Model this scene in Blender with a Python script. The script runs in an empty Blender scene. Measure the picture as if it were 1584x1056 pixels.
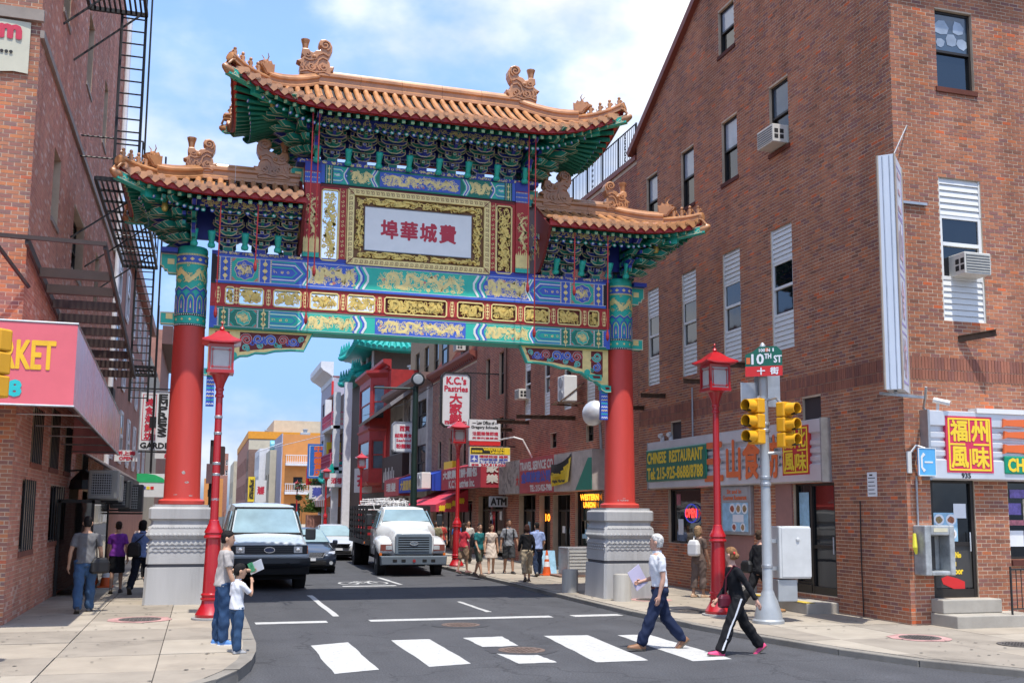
import bpy,math,random
import numpy as np
from mathutils import Vector,Matrix,noise as mnoise
PI = math.pi
S = bpy.context.scene
COL = S.collection
rnd = random.Random(7)

# ------------------------------------------------------------------ camera, world, sun, exposure
CF,CCX,CCY,CYAW,CPIT,CROL,CH = 1605.4,802.66,595.27,0.29456,0.120949,0.0069916,2.1
def _cam_axes():
 a,b,sa,sb = math.cos(CYAW),math.cos(CPIT),math.sin(CYAW),math.sin(CPIT)
 fw = Vector((sa*b,a*b,sb)); r = Vector((a,-sa,0)); u = r.cross(fw)
 cr,sr = math.cos(CROL),math.sin(CROL)
 return r*cr + u*sr,u*cr - r*sr,fw
CR,CU,CW = _cam_axes()
cd = bpy.data.cameras.new('camera'); cam = bpy.data.objects.new('camera',cd); COL.objects.link(cam)
cam.matrix_world = Matrix(((CR.x,CU.x,-CW.x,0),(CR.y,CU.y,-CW.y,0),(CR.z,CU.z,-CW.z,CH),(0,0,0,1)))
cd.sensor_width = 36; cd.lens = CF/1584*36; cd.shift_x = -(CCX-792)/1584; cd.shift_y = (CCY-528)/1584
cd.clip_start = 0.1; cd.clip_end = 6000
S.camera = cam

SUN_EL,SUN_AZ = 72.0,178.5          # azimuth clockwise from the street's far direction (+Y)
el,az = math.radians(SUN_EL),math.radians(SUN_AZ)
sund = Vector((math.cos(el)*math.sin(az),math.cos(el)*math.cos(az),math.sin(el)))
W = bpy.data.worlds.new('World'); S.world = W; W.use_nodes = True
def build_world():
 nt = W.node_tree; N = nt.nodes; L = nt.links
 bg = N['Background']; bg.inputs[1].default_value = 0.15
 sk = N.new('ShaderNodeTexSky'); sk.sky_type = 'NISHITA'; sk.sun_disc = False
 sk.sun_elevation = el; sk.sun_rotation = az; sk.air_density = 1.0; sk.dust_density = 0.6; sk.ozone_density = 1.6
 tc = N.new('ShaderNodeTexCoord'); mp = N.new('ShaderNodeMapping'); mp.inputs['Scale'].default_value = (1.0,1.0,1.7)
 mp.inputs['Location'].default_value = (0.35,0.62,0.1)
 L.new(tc.outputs['Generated'],mp.inputs[0])
 n1 = N.new('ShaderNodeTexNoise'); n1.inputs['Scale'].default_value = 2.3; n1.inputs['Detail'].default_value = 7; n1.inputs['Roughness'].default_value = 0.52
 L.new(mp.outputs[0],n1.inputs['Vector'])
 r1 = N.new('ShaderNodeMapRange'); r1.interpolation_type = 'SMOOTHSTEP'
 r1.inputs[1].default_value = 0.46; r1.inputs[2].default_value = 0.64; r1.inputs[3].default_value = 0.05; r1.inputs[4].default_value = 0.95
 L.new(n1.outputs[0],r1.inputs[0])
 n2 = N.new('ShaderNodeTexNoise'); n2.inputs['Scale'].default_value = 5.5; n2.inputs['Detail'].default_value = 6
 L.new(mp.outputs[0],n2.inputs['Vector'])
 r2 = N.new('ShaderNodeMapRange'); r2.inputs[1].default_value = 0.3; r2.inputs[2].default_value = 0.7; r2.inputs[3].default_value = 3.0; r2.inputs[4].default_value = 4.8
 L.new(n2.outputs[0],r2.inputs[0])
 cc = N.new('ShaderNodeVectorMath'); cc.operation = 'SCALE'; cc.inputs[0].default_value = (1.02,1.0,0.98)
 L.new(r2.outputs[0],cc.inputs['Scale'])
 mx = N.new('ShaderNodeMix'); mx.data_type = 'RGBA'
 sc = N.new('ShaderNodeVectorMath'); sc.operation = 'MULTIPLY'; sc.inputs[1].default_value = (0.66,0.88,1.02)
 sp = N.new('ShaderNodeSeparateXYZ'); L.new(tc.outputs['Generated'],sp.inputs[0])
 gr = N.new('ShaderNodeMapRange'); gr.inputs[1].default_value = 0.0; gr.inputs[2].default_value = 0.40; gr.inputs[3].default_value = 0.0; gr.inputs[4].default_value = 1.0; L.new(sp.outputs[2],gr.inputs[0])
 tn = N.new('ShaderNodeMix'); tn.data_type = 'RGBA'; tn.inputs[6].default_value = (0.13,0.20,0.40,1); tn.inputs[7].default_value = (0.76,0.88,1.02,1); L.new(gr.outputs[0],tn.inputs[0])
 L.new(tn.outputs[2],sc.inputs[1])
 L.new(sk.outputs[0],sc.inputs[0])
 L.new(r1.outputs[0],mx.inputs[0]); L.new(sc.outputs[0],mx.inputs[6]); L.new(cc.outputs[0],mx.inputs[7])
 L.new(mx.outputs[2],bg.inputs[0])
build_world()
sl = bpy.data.lights.new('sun','SUN'); sl.energy = 2.55; sl.angle = math.radians(0.55); sl.color = (1,0.95,0.87)
so = bpy.data.objects.new('sun',sl); COL.objects.link(so)
so.rotation_euler = sund.to_track_quat('Z','Y').to_euler()
S.view_settings.view_transform = 'Standard'; S.view_settings.look = 'None'; S.view_settings.gamma = 1; S.view_settings.use_curve_mapping = False
S.view_settings.exposure = 1.16

# measured photo points (1584x1056) carried onto real planes of the place
def _ray(x,y): return CW*CF + CR*(x-CCX) - CU*(y-CCY)
def _on(x,y,ax,v):
 d = _ray(x,y); c = Vector((0,0,CH)); return c + d*((v-c[ax])/d[ax])
def pG(x,y,z=0.0): return _on(x,y,2,z)
def pX(x,y,X): return _on(x,y,0,X)
def pY(x,y,Y): return _on(x,y,1,Y)

# ------------------------------------------------------------------ materials
def lin(r,g,b):
 f = lambda v: (v/255/12.92) if v/255 <= 0.04045 else ((v/255+0.055)/1.055)**2.4
 return (f(r),f(g),f(b))
_M = {}
def mat(name,rgb,rough=0.6,metal=0.0,var=0.14,scale=3.0,bump=0.0,bscale=60.0,spec=0.5,emit=0.0,coat=0.0,streak=False,trans=0.0,dirt=0.0):
 if name in _M: return _M[name]
 m = bpy.data.materials.new(name); m.use_nodes = True; _M[name] = m
 nt = m.node_tree; N = nt.nodes; L = nt.links; p = N['Principled BSDF']
 c = lin(*rgb) if max(rgb) > 1.0 else rgb
 p.inputs['Roughness'].default_value = rough; p.inputs['Metallic'].default_value = metal
 p.inputs['Specular IOR Level'].default_value = spec; p.inputs['Coat Weight'].default_value = coat
 p.inputs['Transmission Weight'].default_value = trans
 p.inputs['Base Color'].default_value = (*c,1)
 if emit:
  p.inputs['Emission Color'].default_value = (*c,1); p.inputs['Emission Strength'].default_value = emit
 tc = None
 if var or bump:
  tc = N.new('ShaderNodeTexCoord')
 if var:
  oi = N.new('ShaderNodeObjectInfo')
  mp = N.new('ShaderNodeMapping')
  if streak: mp.inputs['Scale'].default_value = (1,1,0.12)
  L.new(tc.outputs['Object'],mp.inputs[0])
  n = N.new('ShaderNodeTexNoise'); n.inputs['Scale'].default_value = scale; n.inputs['Detail'].default_value = 5; n.inputs['Roughness'].default_value = 0.62
  L.new(mp.outputs[0],n.inputs['Vector'])
  r = N.new('ShaderNodeMapRange'); r.inputs[1].default_value = 0.28; r.inputs[2].default_value = 0.72
  r.inputs[3].default_value = 1-var*1.25; r.inputs[4].default_value = 1+var*0.75
  L.new(n.outputs[0],r.inputs[0])
  v = N.new('ShaderNodeVectorMath'); v.operation = 'SCALE'; v.inputs[0].default_value = c
  L.new(r.outputs[0],v.inputs['Scale'])
  out = v.outputs[0]
  if dirt:
   n3 = N.new('ShaderNodeTexNoise'); n3.inputs['Scale'].default_value = scale*0.35; n3.inputs['Detail'].default_value = 8; n3.inputs['Roughness'].default_value = 0.7
   L.new(mp.outputs[0],n3.inputs['Vector'])
   r3 = N.new('ShaderNodeMapRange'); r3.inputs[1].default_value = 0.52; r3.inputs[2].default_value = 0.72; r3.inputs[3].default_value = 0; r3.inputs[4].default_value = dirt
   L.new(n3.outputs[0],r3.inputs[0])
   mx = N.new('ShaderNodeMix'); mx.data_type = 'RGBA'; mx.inputs[7].default_value = (0.06,0.052,0.045,1)
   L.new(r3.outputs[0],mx.inputs[0]); L.new(out,mx.inputs[6]); out = mx.outputs[2]
  L.new(out,p.inputs['Base Color'])
  rr = N.new('ShaderNodeMapRange'); rr.inputs[3].default_value = max(0,rough-0.08); rr.inputs[4].default_value = min(1,rough+0.1)
  L.new(n.outputs[0],rr.inputs[0]); L.new(rr.outputs[0],p.inputs['Roughness'])
 if bump:
  n2 = N.new('ShaderNodeTexNoise'); n2.inputs['Scale'].default_value = bscale; n2.inputs['Detail'].default_value = 4
  L.new(tc.outputs['Object'],n2.inputs['Vector'])
  b = N.new('ShaderNodeBump'); b.inputs['Strength'].default_value = bump; b.inputs['Distance'].default_value = 0.02
  L.new(n2.outputs[0],b.inputs['Height']); L.new(b.outputs[0],p.inputs['Normal'])
 return m

def brick_mat(name,cols,rough=0.85):
 """colour per brick: island random for joined bricks, object random for single ones"""
 if name in _M: return _M[name]
 m = bpy.data.materials.new(name); m.use_nodes = True; _M[name] = m
 nt = m.node_tree; N = nt.nodes; L = nt.links; p = N['Principled BSDF']; p.inputs['Roughness'].default_value = rough
 p.inputs['Specular IOR Level'].default_value = 0.25
 g = N.new('ShaderNodeNewGeometry'); oi = N.new('ShaderNodeObjectInfo')
 a = N.new('ShaderNodeMath'); a.operation = 'ADD'; L.new(g.outputs['Random Per Island'],a.inputs[0]); L.new(oi.outputs['Random'],a.inputs[1])
 fr = N.new('ShaderNodeMath'); fr.operation = 'FRACT'; L.new(a.outputs[0],fr.inputs[0])
 rp = N.new('ShaderNodeValToRGB'); cr = rp.color_ramp; cr.interpolation = 'CONSTANT'
 tot = sum(w for w,_ in cols); acc = 0
 for i,(w,c) in enumerate(cols):
  e = cr.elements[i] if i < 2 else cr.elements.new(min(0.999,acc/tot))
  e.position = min(0.999,acc/tot); e.color = (*lin(*c),1); acc += w
 L.new(fr.outputs[0],rp.inputs[0])
 geo = N.new('ShaderNodeNewGeometry')
 n = N.new('ShaderNodeTexNoise'); n.inputs['Scale'].default_value = 0.45; n.inputs['Detail'].default_value = 8; n.inputs['Roughness'].default_value = 0.7
 L.new(geo.outputs['Position'],n.inputs['Vector'])
 r = N.new('ShaderNodeMapRange'); r.inputs[1].default_value = 0.3; r.inputs[2].default_value = 0.7; r.inputs[3].default_value = 0.80; r.inputs[4].default_value = 1.15
 L.new(n.outputs[0],r.inputs[0])
 n3 = N.new('ShaderNodeTexNoise'); n3.inputs['Scale'].default_value = 22; n3.inputs['Detail'].default_value = 3
 L.new(geo.outputs['Position'],n3.inputs['Vector'])
 r3 = N.new('ShaderNodeMapRange'); r3.inputs[3].default_value = 0.88; r3.inputs[4].default_value = 1.12; L.new(n3.outputs[0],r3.inputs[0])
 mp = N.new('ShaderNodeMapping'); mp.inputs['Scale'].default_value = (1.1,1.1,0.07); L.new(geo.outputs['Position'],mp.inputs[0])
 n4 = N.new('ShaderNodeTexNoise'); n4.inputs['Scale'].default_value = 1.3; n4.inputs['Detail'].default_value = 6; L.new(mp.outputs[0],n4.inputs['Vector'])
 r4 = N.new('ShaderNodeMapRange'); r4.inputs[1].default_value = 0.3; r4.inputs[2].default_value = 0.62; r4.inputs[3].default_value = 0.74; r4.inputs[4].default_value = 1.06; L.new(n4.outputs[0],r4.inputs[0])
 m0 = N.new('ShaderNodeMath'); m0.operation = 'MULTIPLY'; L.new(r.outputs[0],m0.inputs[0]); L.new(r4.outputs[0],m0.inputs[1])
 mm = N.new('ShaderNodeMath'); mm.operation = 'MULTIPLY'; L.new(m0.outputs[0],mm.inputs[0]); L.new(r3.outputs[0],mm.inputs[1])
 v = N.new('ShaderNodeVectorMath'); v.operation = 'SCALE'; L.new(rp.outputs[0],v.inputs[0]); L.new(mm.outputs[0],v.inputs['Scale'])
 L.new(v.outputs[0],p.inputs['Base Color'])
 return m

def glass_mat(name,rgb=(18,22,26),rough=0.04,wav=0.02):
 if name in _M: return _M[name]
 m = mat(name,rgb,rough=rough,var=0.25,scale=1.2,spec=0.9)
 nt = m.node_tree; N = nt.nodes; L = nt.links; p = N['Principled BSDF']
 for l in list(p.inputs['Roughness'].links): L.remove(l)
 tc = N.new('ShaderNodeTexCoord'); n = N.new('ShaderNodeTexNoise'); n.inputs['Scale'].default_value = 1.6
 L.new(tc.outputs['Object'],n.inputs['Vector'])
 b = N.new('ShaderNodeBump'); b.inputs['Strength'].default_value = wav*4; b.inputs['Distance'].default_value = 0.03
 L.new(n.outputs[0],b.inputs['Height']); L.new(b.outputs[0],p.inputs['Normal'])
 return m

# ------------------------------------------------------------------ objects
LOC = {}
def thing(name,label,cat,loc=(0,0,0),group=None,rz=0.0):
 o = bpy.data.objects.new(name,None); COL.objects.link(o); o.location = loc; o.rotation_euler = (0,0,rz)
 o.empty_display_size = 0.2
 o['label'] = label; o['category'] = cat
 if group: o['group'] = group
 LOC[o.name] = Vector(loc)
 return o
def tag(o,label,cat,group=None):
 o['label'] = label; o['category'] = cat
 if group: o['group'] = group
 return o
def struct(o,kind='structure',label=None):
 o['kind'] = kind
 if label: o['label'] = label
 return o
def kids(o): return [c for c in COL.objects if c.parent == o]
_KIDS = {}
def link_child(o,parent):
 COL.objects.link(o)
 if parent is not None:
  o.parent = parent; _KIDS.setdefault(parent.name,[]).append(o)
def copy_thing(src,loc,rz=0.0,label=None,scale=None):
 def cp(o,par):
  c = o.copy(); COL.objects.link(c)
  if par is not None:
   c.parent = par; _KIDS.setdefault(par.name,[]).append(c)
  for k in list(_KIDS.get(o.name,[])):
   cp(k,c)
  return c
 r = cp(src,None); r.location = loc; r.rotation_euler = (0,0,rz)
 LOC[r.name] = Vector(loc)
 if scale: r.scale = scale
 if label: r['label'] = label
 return r
def root_loc(p):
 while p is not None and p.parent is not None: p = p.parent
 return LOC.get(p.name,Vector((0,0,0))) if p is not None else Vector((0,0,0))

class MB:
 def __init__(s): s.V = []; s.F = []; s.I = []
 def add(s,vs,fs,mi=0):
  b = len(s.V); s.V.extend([tuple(v) for v in vs])
  for f in fs: s.F.append(tuple(b+i for i in f)); s.I.append(mi)
  return s
 def box(s,a,b,mi=0):
  x0,y0,z0 = [min(p,q) for p,q in zip(a,b)]; x1,y1,z1 = [max(p,q) for p,q in zip(a,b)]
  return s.add([(x0,y0,z0),(x1,y0,z0),(x1,y1,z0),(x0,y1,z0),(x0,y0,z1),(x1,y0,z1),(x1,y1,z1),(x0,y1,z1)],
      [(0,3,2,1),(4,5,6,7),(0,1,5,4),(1,2,6,5),(2,3,7,6),(3,0,4,7)],mi)
 def fbox(s,fr,u0,u1,v0,v1,d0,d1,mi=0):
  P = [fr(u,v,d) for d in (d0,d1) for (u,v) in ((u0,v0),(u1,v0),(u1,v1),(u0,v1))]
  return s.add(P,[(3,2,1,0),(4,5,6,7),(0,1,5,4),(1,2,6,5),(2,3,7,6),(3,0,4,7)],mi)
 def beam(s,p0,p1,w,h=None,mi=0,up=(0,0,1)):
  h = h or w; p0 = Vector(p0); p1 = Vector(p1); d = (p1-p0).normalized(); u = Vector(up)
  if abs(d.dot(u)) > 0.98: u = Vector((1,0,0))
  r = d.cross(u).normalized(); u = r.cross(d)
  P = [p + r*a*w/2 + u*b*h/2 for p in (p0,p1) for a,b in ((-1,-1),(1,-1),(1,1),(-1,1))]
  return s.add(P,[(0,1,2,3)[::-1],(4,5,6,7),(0,4,5,1)[::-1],(1,5,6,2)[::-1],(2,6,7,3)[::-1],(3,7,4,0)[::-1]],mi)
 def tube(s,pts,r,n=8,mi=0,cap=True):
  pts = [Vector(p) for p in pts]; rs = r if isinstance(r,(list,tuple)) else [r]*len(pts)
  b = len(s.V); u = None
  for i,p in enumerate(pts):
   t = (pts[min(i+1,len(pts)-1)] - pts[max(i-1,0)])
   t = t.normalized() if t.length > 1e-9 else Vector((0,0,1))
   if u is None:
    u = t.orthogonal().normalized()
   else:
    u = (u - t*u.dot(t)); u = u.normalized() if u.length > 1e-6 else t.orthogonal().normalized()
   w = t.cross(u)
   for k in range(n):
    a = 2*PI*k/n; s.V.append(tuple(p + (u*math.cos(a) + w*math.sin(a))*rs[i]))
  m = len(pts)
  for i in range(m-1):
   for k in range(n):
    k2 = (k+1) % n; s.F.append((b+i*n+k,b+i*n+k2,b+(i+1)*n+k2,b+(i+1)*n+k)); s.I.append(mi)
  if cap:
   s.F.append(tuple(b+k for k in range(n))[::-1]); s.I.append(mi)
   s.F.append(tuple(b+(m-1)*n+k for k in range(n))); s.I.append(mi)
  return s
 def lathe(s,c,prof,n=16,mi=0,ax=None):
  c = Vector(c); b = len(s.V)
  if ax is None: A,B,Cc = Vector((1,0,0)),Vector((0,1,0)),Vector((0,0,1))
  else:
   Cc = Vector(ax).normalized(); A = Cc.orthogonal().normalized(); B = Cc.cross(A)
  for r,z in prof:
   for k in range(n):
    a = 2*PI*(k+0.5)/n; s.V.append(tuple(c + A*r*math.cos(a) + B*r*math.sin(a) + Cc*z))
  m = len(prof)
  for i in range(m-1):
   for k in range(n):
    k2 = (k+1) % n; s.F.append((b+i*n+k,b+i*n+k2,b+(i+1)*n+k2,b+(i+1)*n+k)); s.I.append(mi)
  s.F.append(tuple(b+k for k in range(n))[::-1]); s.I.append(mi)
  s.F.append(tuple(b+(m-1)*n+k for k in range(n))); s.I.append(mi)
  return s
 def loft(s,rings,mi=0,cap=True,closed=True):
  b = len(s.V); n = len(rings[0])
  for R in rings: s.V.extend([tuple(p) for p in R])
  for i in range(len(rings)-1):
   for k in range(n if closed else n-1):
    k2 = (k+1) % n; s.F.append((b+i*n+k,b+i*n+k2,b+(i+1)*n+k2,b+(i+1)*n+k)); s.I.append(mi)
  if cap and closed:
   s.F.append(tuple(b+k for k in range(n))[::-1]); s.I.append(mi)
   s.F.append(tuple(b+(len(rings)-1)*n+k for k in range(n))); s.I.append(mi)
  return s
 def poly(s,pts,mi=0): return s.add(pts,[tuple(range(len(pts)))],mi)
 def extr(s,fr,pts,d0,d1,mi=0,mside=None):
  """2-D outline (counter-clockwise) pushed from depth d0 (back) to d1 (front)"""
  n = len(pts); P = [fr(u,v,d0) for u,v in pts] + [fr(u,v,d1) for u,v in pts]
  s.add(P,[tuple(range(n,2*n))],mi)
  b = len(s.V)-2*n; s.F.append(tuple(b+i for i in range(n))[::-1]); s.I.append(mi if mside is None else mside)
  for i in range(n):
   j = (i+1) % n; s.F.append((b+i,b+j,b+n+j,b+n+i)); s.I.append(mi if mside is None else mside)
  return s
 def ribbon(s,fr,pts,ws,d0,d1,mi=0):
  n = len(pts)
  if n < 2: return s
  if not isinstance(ws,(list,tuple)): ws = [ws]*n
  A = []; B = []
  for i in range(n):
   p,q = pts[max(i-1,0)],pts[min(i+1,n-1)]; dx,dy = q[0]-p[0],q[1]-p[1]; l = math.hypot(dx,dy) or 1
   nx,ny = -dy/l*ws[i]/2,dx/l*ws[i]/2
   A.append((pts[i][0]+nx,pts[i][1]+ny)); B.append((pts[i][0]-nx,pts[i][1]-ny))
  V = [fr(u,v,d1) for u,v in A] + [fr(u,v,d1) for u,v in B] + [fr(u,v,d0) for u,v in A] + [fr(u,v,d0) for u,v in B]
  F = []
  for i in range(n-1):
   F.append((n+i,n+i+1,i+1,i)); F.append((i,i+1,2*n+i+1,2*n+i)); F.append((n+i+1,n+i,3*n+i,3*n+i+1))
  F.append((0,2*n,3*n,n)); F.append((n-1,2*n-1,4*n-1,3*n-1))
  return s.add(V,F,mi)
 def build(s,name,mats,parent=None,smooth=None,bev=0.0,bseg=2,link=True,glob=True):
  me = bpy.data.meshes.new(name)
  off = root_loc(parent) if (parent is not None and glob) else Vector((0,0,0))
  V = np.array(s.V,dtype=np.float64).reshape(-1,3) - np.array(off)
  me.from_pydata(V.tolist(),[],s.F)
  if not isinstance(mats,(list,tuple)): mats = [mats]
  for m in mats: me.materials.append(m)
  if len(mats) > 1: me.polygons.foreach_set('material_index',s.I)
  if smooth is not None:
   me.polygons.foreach_set('use_smooth',[True]*len(me.polygons))
   me.set_sharp_from_angle(angle=math.radians(smooth))
  me.update()
  o = bpy.data.objects.new(name,me)
  if bev:
   md = o.modifiers.new('edge','BEVEL'); md.width = bev; md.segments = bseg; md.limit_method = 'ANGLE'; md.angle_limit = math.radians(40)
   md.harden_normals = False
  if link: link_child(o,parent)
  return o

def frame(o,U,V):
 o,U,V = Vector(o),Vector(U),Vector(V); Nn = U.cross(V)
 def f(u,v,d=0.0): return o + U*u + V*v + Nn*d
 f.o,f.U,f.V,f.N = o,U,V,Nn
 return f
def frS(y,x=0.0,z=0.0): return frame((x,y,z),(1,0,0),(0,0,1))      # faces the camera side (-Y)
def frW(x,y=0.0,z=0.0): return frame((x,y,z),(0,-1,0),(0,0,1))     # right-hand walls, facing the street (-X)
def frE(x,y=0.0,z=0.0): return frame((x,y,z),(0,1,0),(0,0,1))      # left-hand walls, facing the street (+X)

_TC = {}
def text_mesh(body,res=2,offset=0.0,vert=False):
 k = (body,res,offset)
 if k in _TC: return _TC[k]
 c = bpy.data.curves.new('t','FONT'); c.body = body; c.size = 1; c.resolution_u = res; c.offset = offset
 o = bpy.data.objects.new('t',c); COL.objects.link(o)
 me = bpy.data.meshes.new_from_object(o.evaluated_get(bpy.context.evaluated_depsgraph_get()))
 V = np.zeros(len(me.vertices)*3); me.vertices.foreach_get('co',V); V = V.reshape(-1,3)
 F = [tuple(p.vertices) for p in me.polygons]
 bpy.data.objects.remove(o); bpy.data.curves.remove(c); bpy.data.meshes.remove(me)
 _TC[k] = (V,F); return _TC[k]
def text(body,fr,u0,v0,u1,v1,m,parent,bold=0.0,d=0.004,name='lettering',res=2,keep=False):
 """lettering fitted into the rectangle u0..u1, v0..v1 of a sign's own plane; a heavier stroke is several slightly shifted passes"""
 V,F = text_mesh(body,res)
 lo,hi = V[:,:2].min(0),V[:,:2].max(0); sx = (u1-u0)/(hi[0]-lo[0]); sy = (v1-v0)/(hi[1]-lo[1])
 if keep:
  sx = sy = min(sx,sy); u0 = (u0+u1)/2-(hi[0]-lo[0])*sx/2; v0 = (v0+v1)/2-(hi[1]-lo[1])*sy/2
 mb = MB(); sh = [(0,0)] if not bold else [(0,0),(bold,0),(-bold,0),(0,bold),(0,-bold),(bold*.7,bold*.7),(-bold*.7,bold*.7),(bold*.7,-bold*.7),(-bold*.7,-bold*.7)]
 for i,(a,b) in enumerate(sh):
  mb.add([fr(u0+(p[0]-lo[0])*sx+a,v0+(p[1]-lo[1])*sy+b,d+i*0.0004) for p in V],F)
 return mb.build(name,m,parent)

# ------------------------------------------------------------------ brick walls
def clip_poly(P,planes):
 for a,b,c in planes:                 # keep a*u+b*v <= c
  out = []
  for i in range(len(P)):
   p,q = P[i],P[(i+1) % len(P)]; dp,dq = a*p[0]+b*p[1]-c,a*q[0]+b*q[1]-c
   if dp <= 0: out.append(p)
   if (dp < 0 < dq) or (dq < 0 < dp):
    t = dp/(dp-dq); out.append((p[0]+(q[0]-p[0])*t,p[1]+(q[1]-p[1])*t))
  P = out
  if len(P) < 3: return []
 return P
def wall_sheet(mb,fr,u0,u1,v0,v1,ops=(),planes=(),depth=0.14,mi=0,d=0.0):
 us = sorted({u0,u1,*[min(max(o[i],u0),u1) for o in ops for i in (0,1)]}); vs = sorted({v0,v1,*[min(max(o[i],v0),v1) for o in ops for i in (2,3)]})
 for i in range(len(us)-1):
  for j in range(len(vs)-1):
   cu,cv = (us[i]+us[i+1])/2,(vs[j]+vs[j+1])/2
   if any(o[0] < cu < o[1] and o[2] < cv < o[3] for o in ops): continue
   P = [(us[i],vs[j]),(us[i+1],vs[j]),(us[i+1],vs[j+1]),(us[i],vs[j+1])]
   if planes: P = clip_poly(P,planes)
   if P: mb.poly([fr(u,v,d) for u,v in P],mi)
 for a,b,c,e in [o[:4] for o in ops]:
  mb.add([fr(a,c,d),fr(b,c,d),fr(b,e,d),fr(a,e,d),fr(a,c,d-depth),fr(b,c,d-depth),fr(b,e,d-depth),fr(a,e,d-depth)],
    [(0,1,5,4),(1,2,6,5),(2,3,7,6),(3,0,4,7)],mi)
def bricks(fr,u0,u1,v0,v1,ops,m,parent,planes=(),L=0.215,H=0.0725,gap=0.0135,proud=0.0035,single=300,seed=1,bands=(),eye=Vector((0,0,CH)),skip=None,off0=0.0):
 """running bond, every brick its own box; the ones that show largest are single objects, the rest one joined part"""
 R = random.Random(seed); lst = []
 nc = int((v1-v0)/H)
 for c in range(nc):
  va,vb = v0+c*H,v0+(c+1)*H-gap; vm = (va+vb)/2
  if any(b0 < vm < b1 for b0,b1 in bands): continue
  u = u0-(L/2 if c % 2 else 0)-off0
  while u < u1:
   a,b = max(u,u0),min(u+L-gap,u1); u += L
   if b-a < 0.02: continue
   segs = [(a,b)]
   for o in ops:
    if o[2]-0.01 < vm < o[3]+0.01:
     ns = []
     for p,q in segs:
      if q <= o[0] or p >= o[1]: ns.append((p,q))
      else:
       if o[0]-p > 0.025: ns.append((p,o[0]-0.004))
       if q-o[1] > 0.025: ns.append((o[1]+0.004,q))
     segs = ns
   for p,q in segs:
    if planes and any(a_*((p+q)/2)+b_*vm > c_-0.02 for a_,b_,c_ in planes): continue
    if skip and skip((p+q)/2,vm): continue
    lst.append((p,q,va,vb))
 if not lst: return
 def size(t):
  P = fr((t[0]+t[1])/2,(t[2]+t[3])/2); return (P-eye).length
 order = sorted(range(len(lst)),key=lambda i: size(lst[i]))
 full = [i for i in order if abs(lst[i][1]-lst[i][0]-(L-gap)) < 1e-4 and in_view(fr((lst[i][0]+lst[i][1])/2,lst[i][2]))][:single]
 fs = set(full)
 if full:
  me = None; Rm = Matrix((fr.U,fr.V,fr.N)).transposed().to_4x4(); off = root_loc(parent)
  mb = MB(); mb.fbox(lambda u,v,d: Vector((u,v,d)),-(L-gap)/2,(L-gap)/2,-(H-gap)/2,(H-gap)/2,-0.004,proud)
  o0 = mb.build('brick',m,None,link=False); me = o0.data
  for i in full:
   t = lst[i]; o = bpy.data.objects.new('brick',me)
   P = fr((t[0]+t[1])/2,(t[2]+t[3])/2,R.uniform(-0.0015,0.0025))-off
   o.matrix_local = Matrix.Translation(P) @ Rm
   link_child(o,parent)
 n = len(lst)-len(fs)
 if n:
  A = np.array([lst[i] for i in range(len(lst)) if i not in fs])
  o,U,V_,Nn = [np.array(x) for x in (fr.o,fr.U,fr.V,fr.N)]
  dd = proud + np.array([R.uniform(-0.002,0.003) for _ in range(n)])
  cs = [(A[:,0],A[:,2]),(A[:,1],A[:,2]),(A[:,1],A[:,3]),(A[:,0],A[:,3])]
  Vv = np.zeros((n,8,3))
  for k,(cu,cv) in enumerate(cs):
   base = o + cu[:,None]*U + cv[:,None]*V_
   Vv[:,k] = base - 0.004*Nn; Vv[:,k+4] = base + dd[:,None]*Nn
  Fi = np.array([(4,5,6,7),(0,1,5,4),(1,2,6,5),(2,3,7,6),(3,0,4,7)])
  F = (np.arange(n)[:,None,None]*8 + Fi[None]).reshape(-1,4)
  Vv = Vv.reshape(-1,3) - np.array(root_loc(parent))
  me = bpy.data.meshes.new('brickwork'); me.from_pydata(Vv.tolist(),[],F.tolist()); me.materials.append(m)
  ob = bpy.data.objects.new('brickwork',me); ob['kind'] = 'stuff'; link_child(ob,parent)
def project(P):
 d = Vector(P)-Vector((0,0,CH)); w = d.dot(CW)
 return (CCX+CF*d.dot(CR)/w,CCY-CF*d.dot(CU)/w) if w > 0.1 else (-9e9,0)
def in_view(P):
 x,y = project(P); return -5 < x < 1589 and -5 < y < 1061
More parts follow.
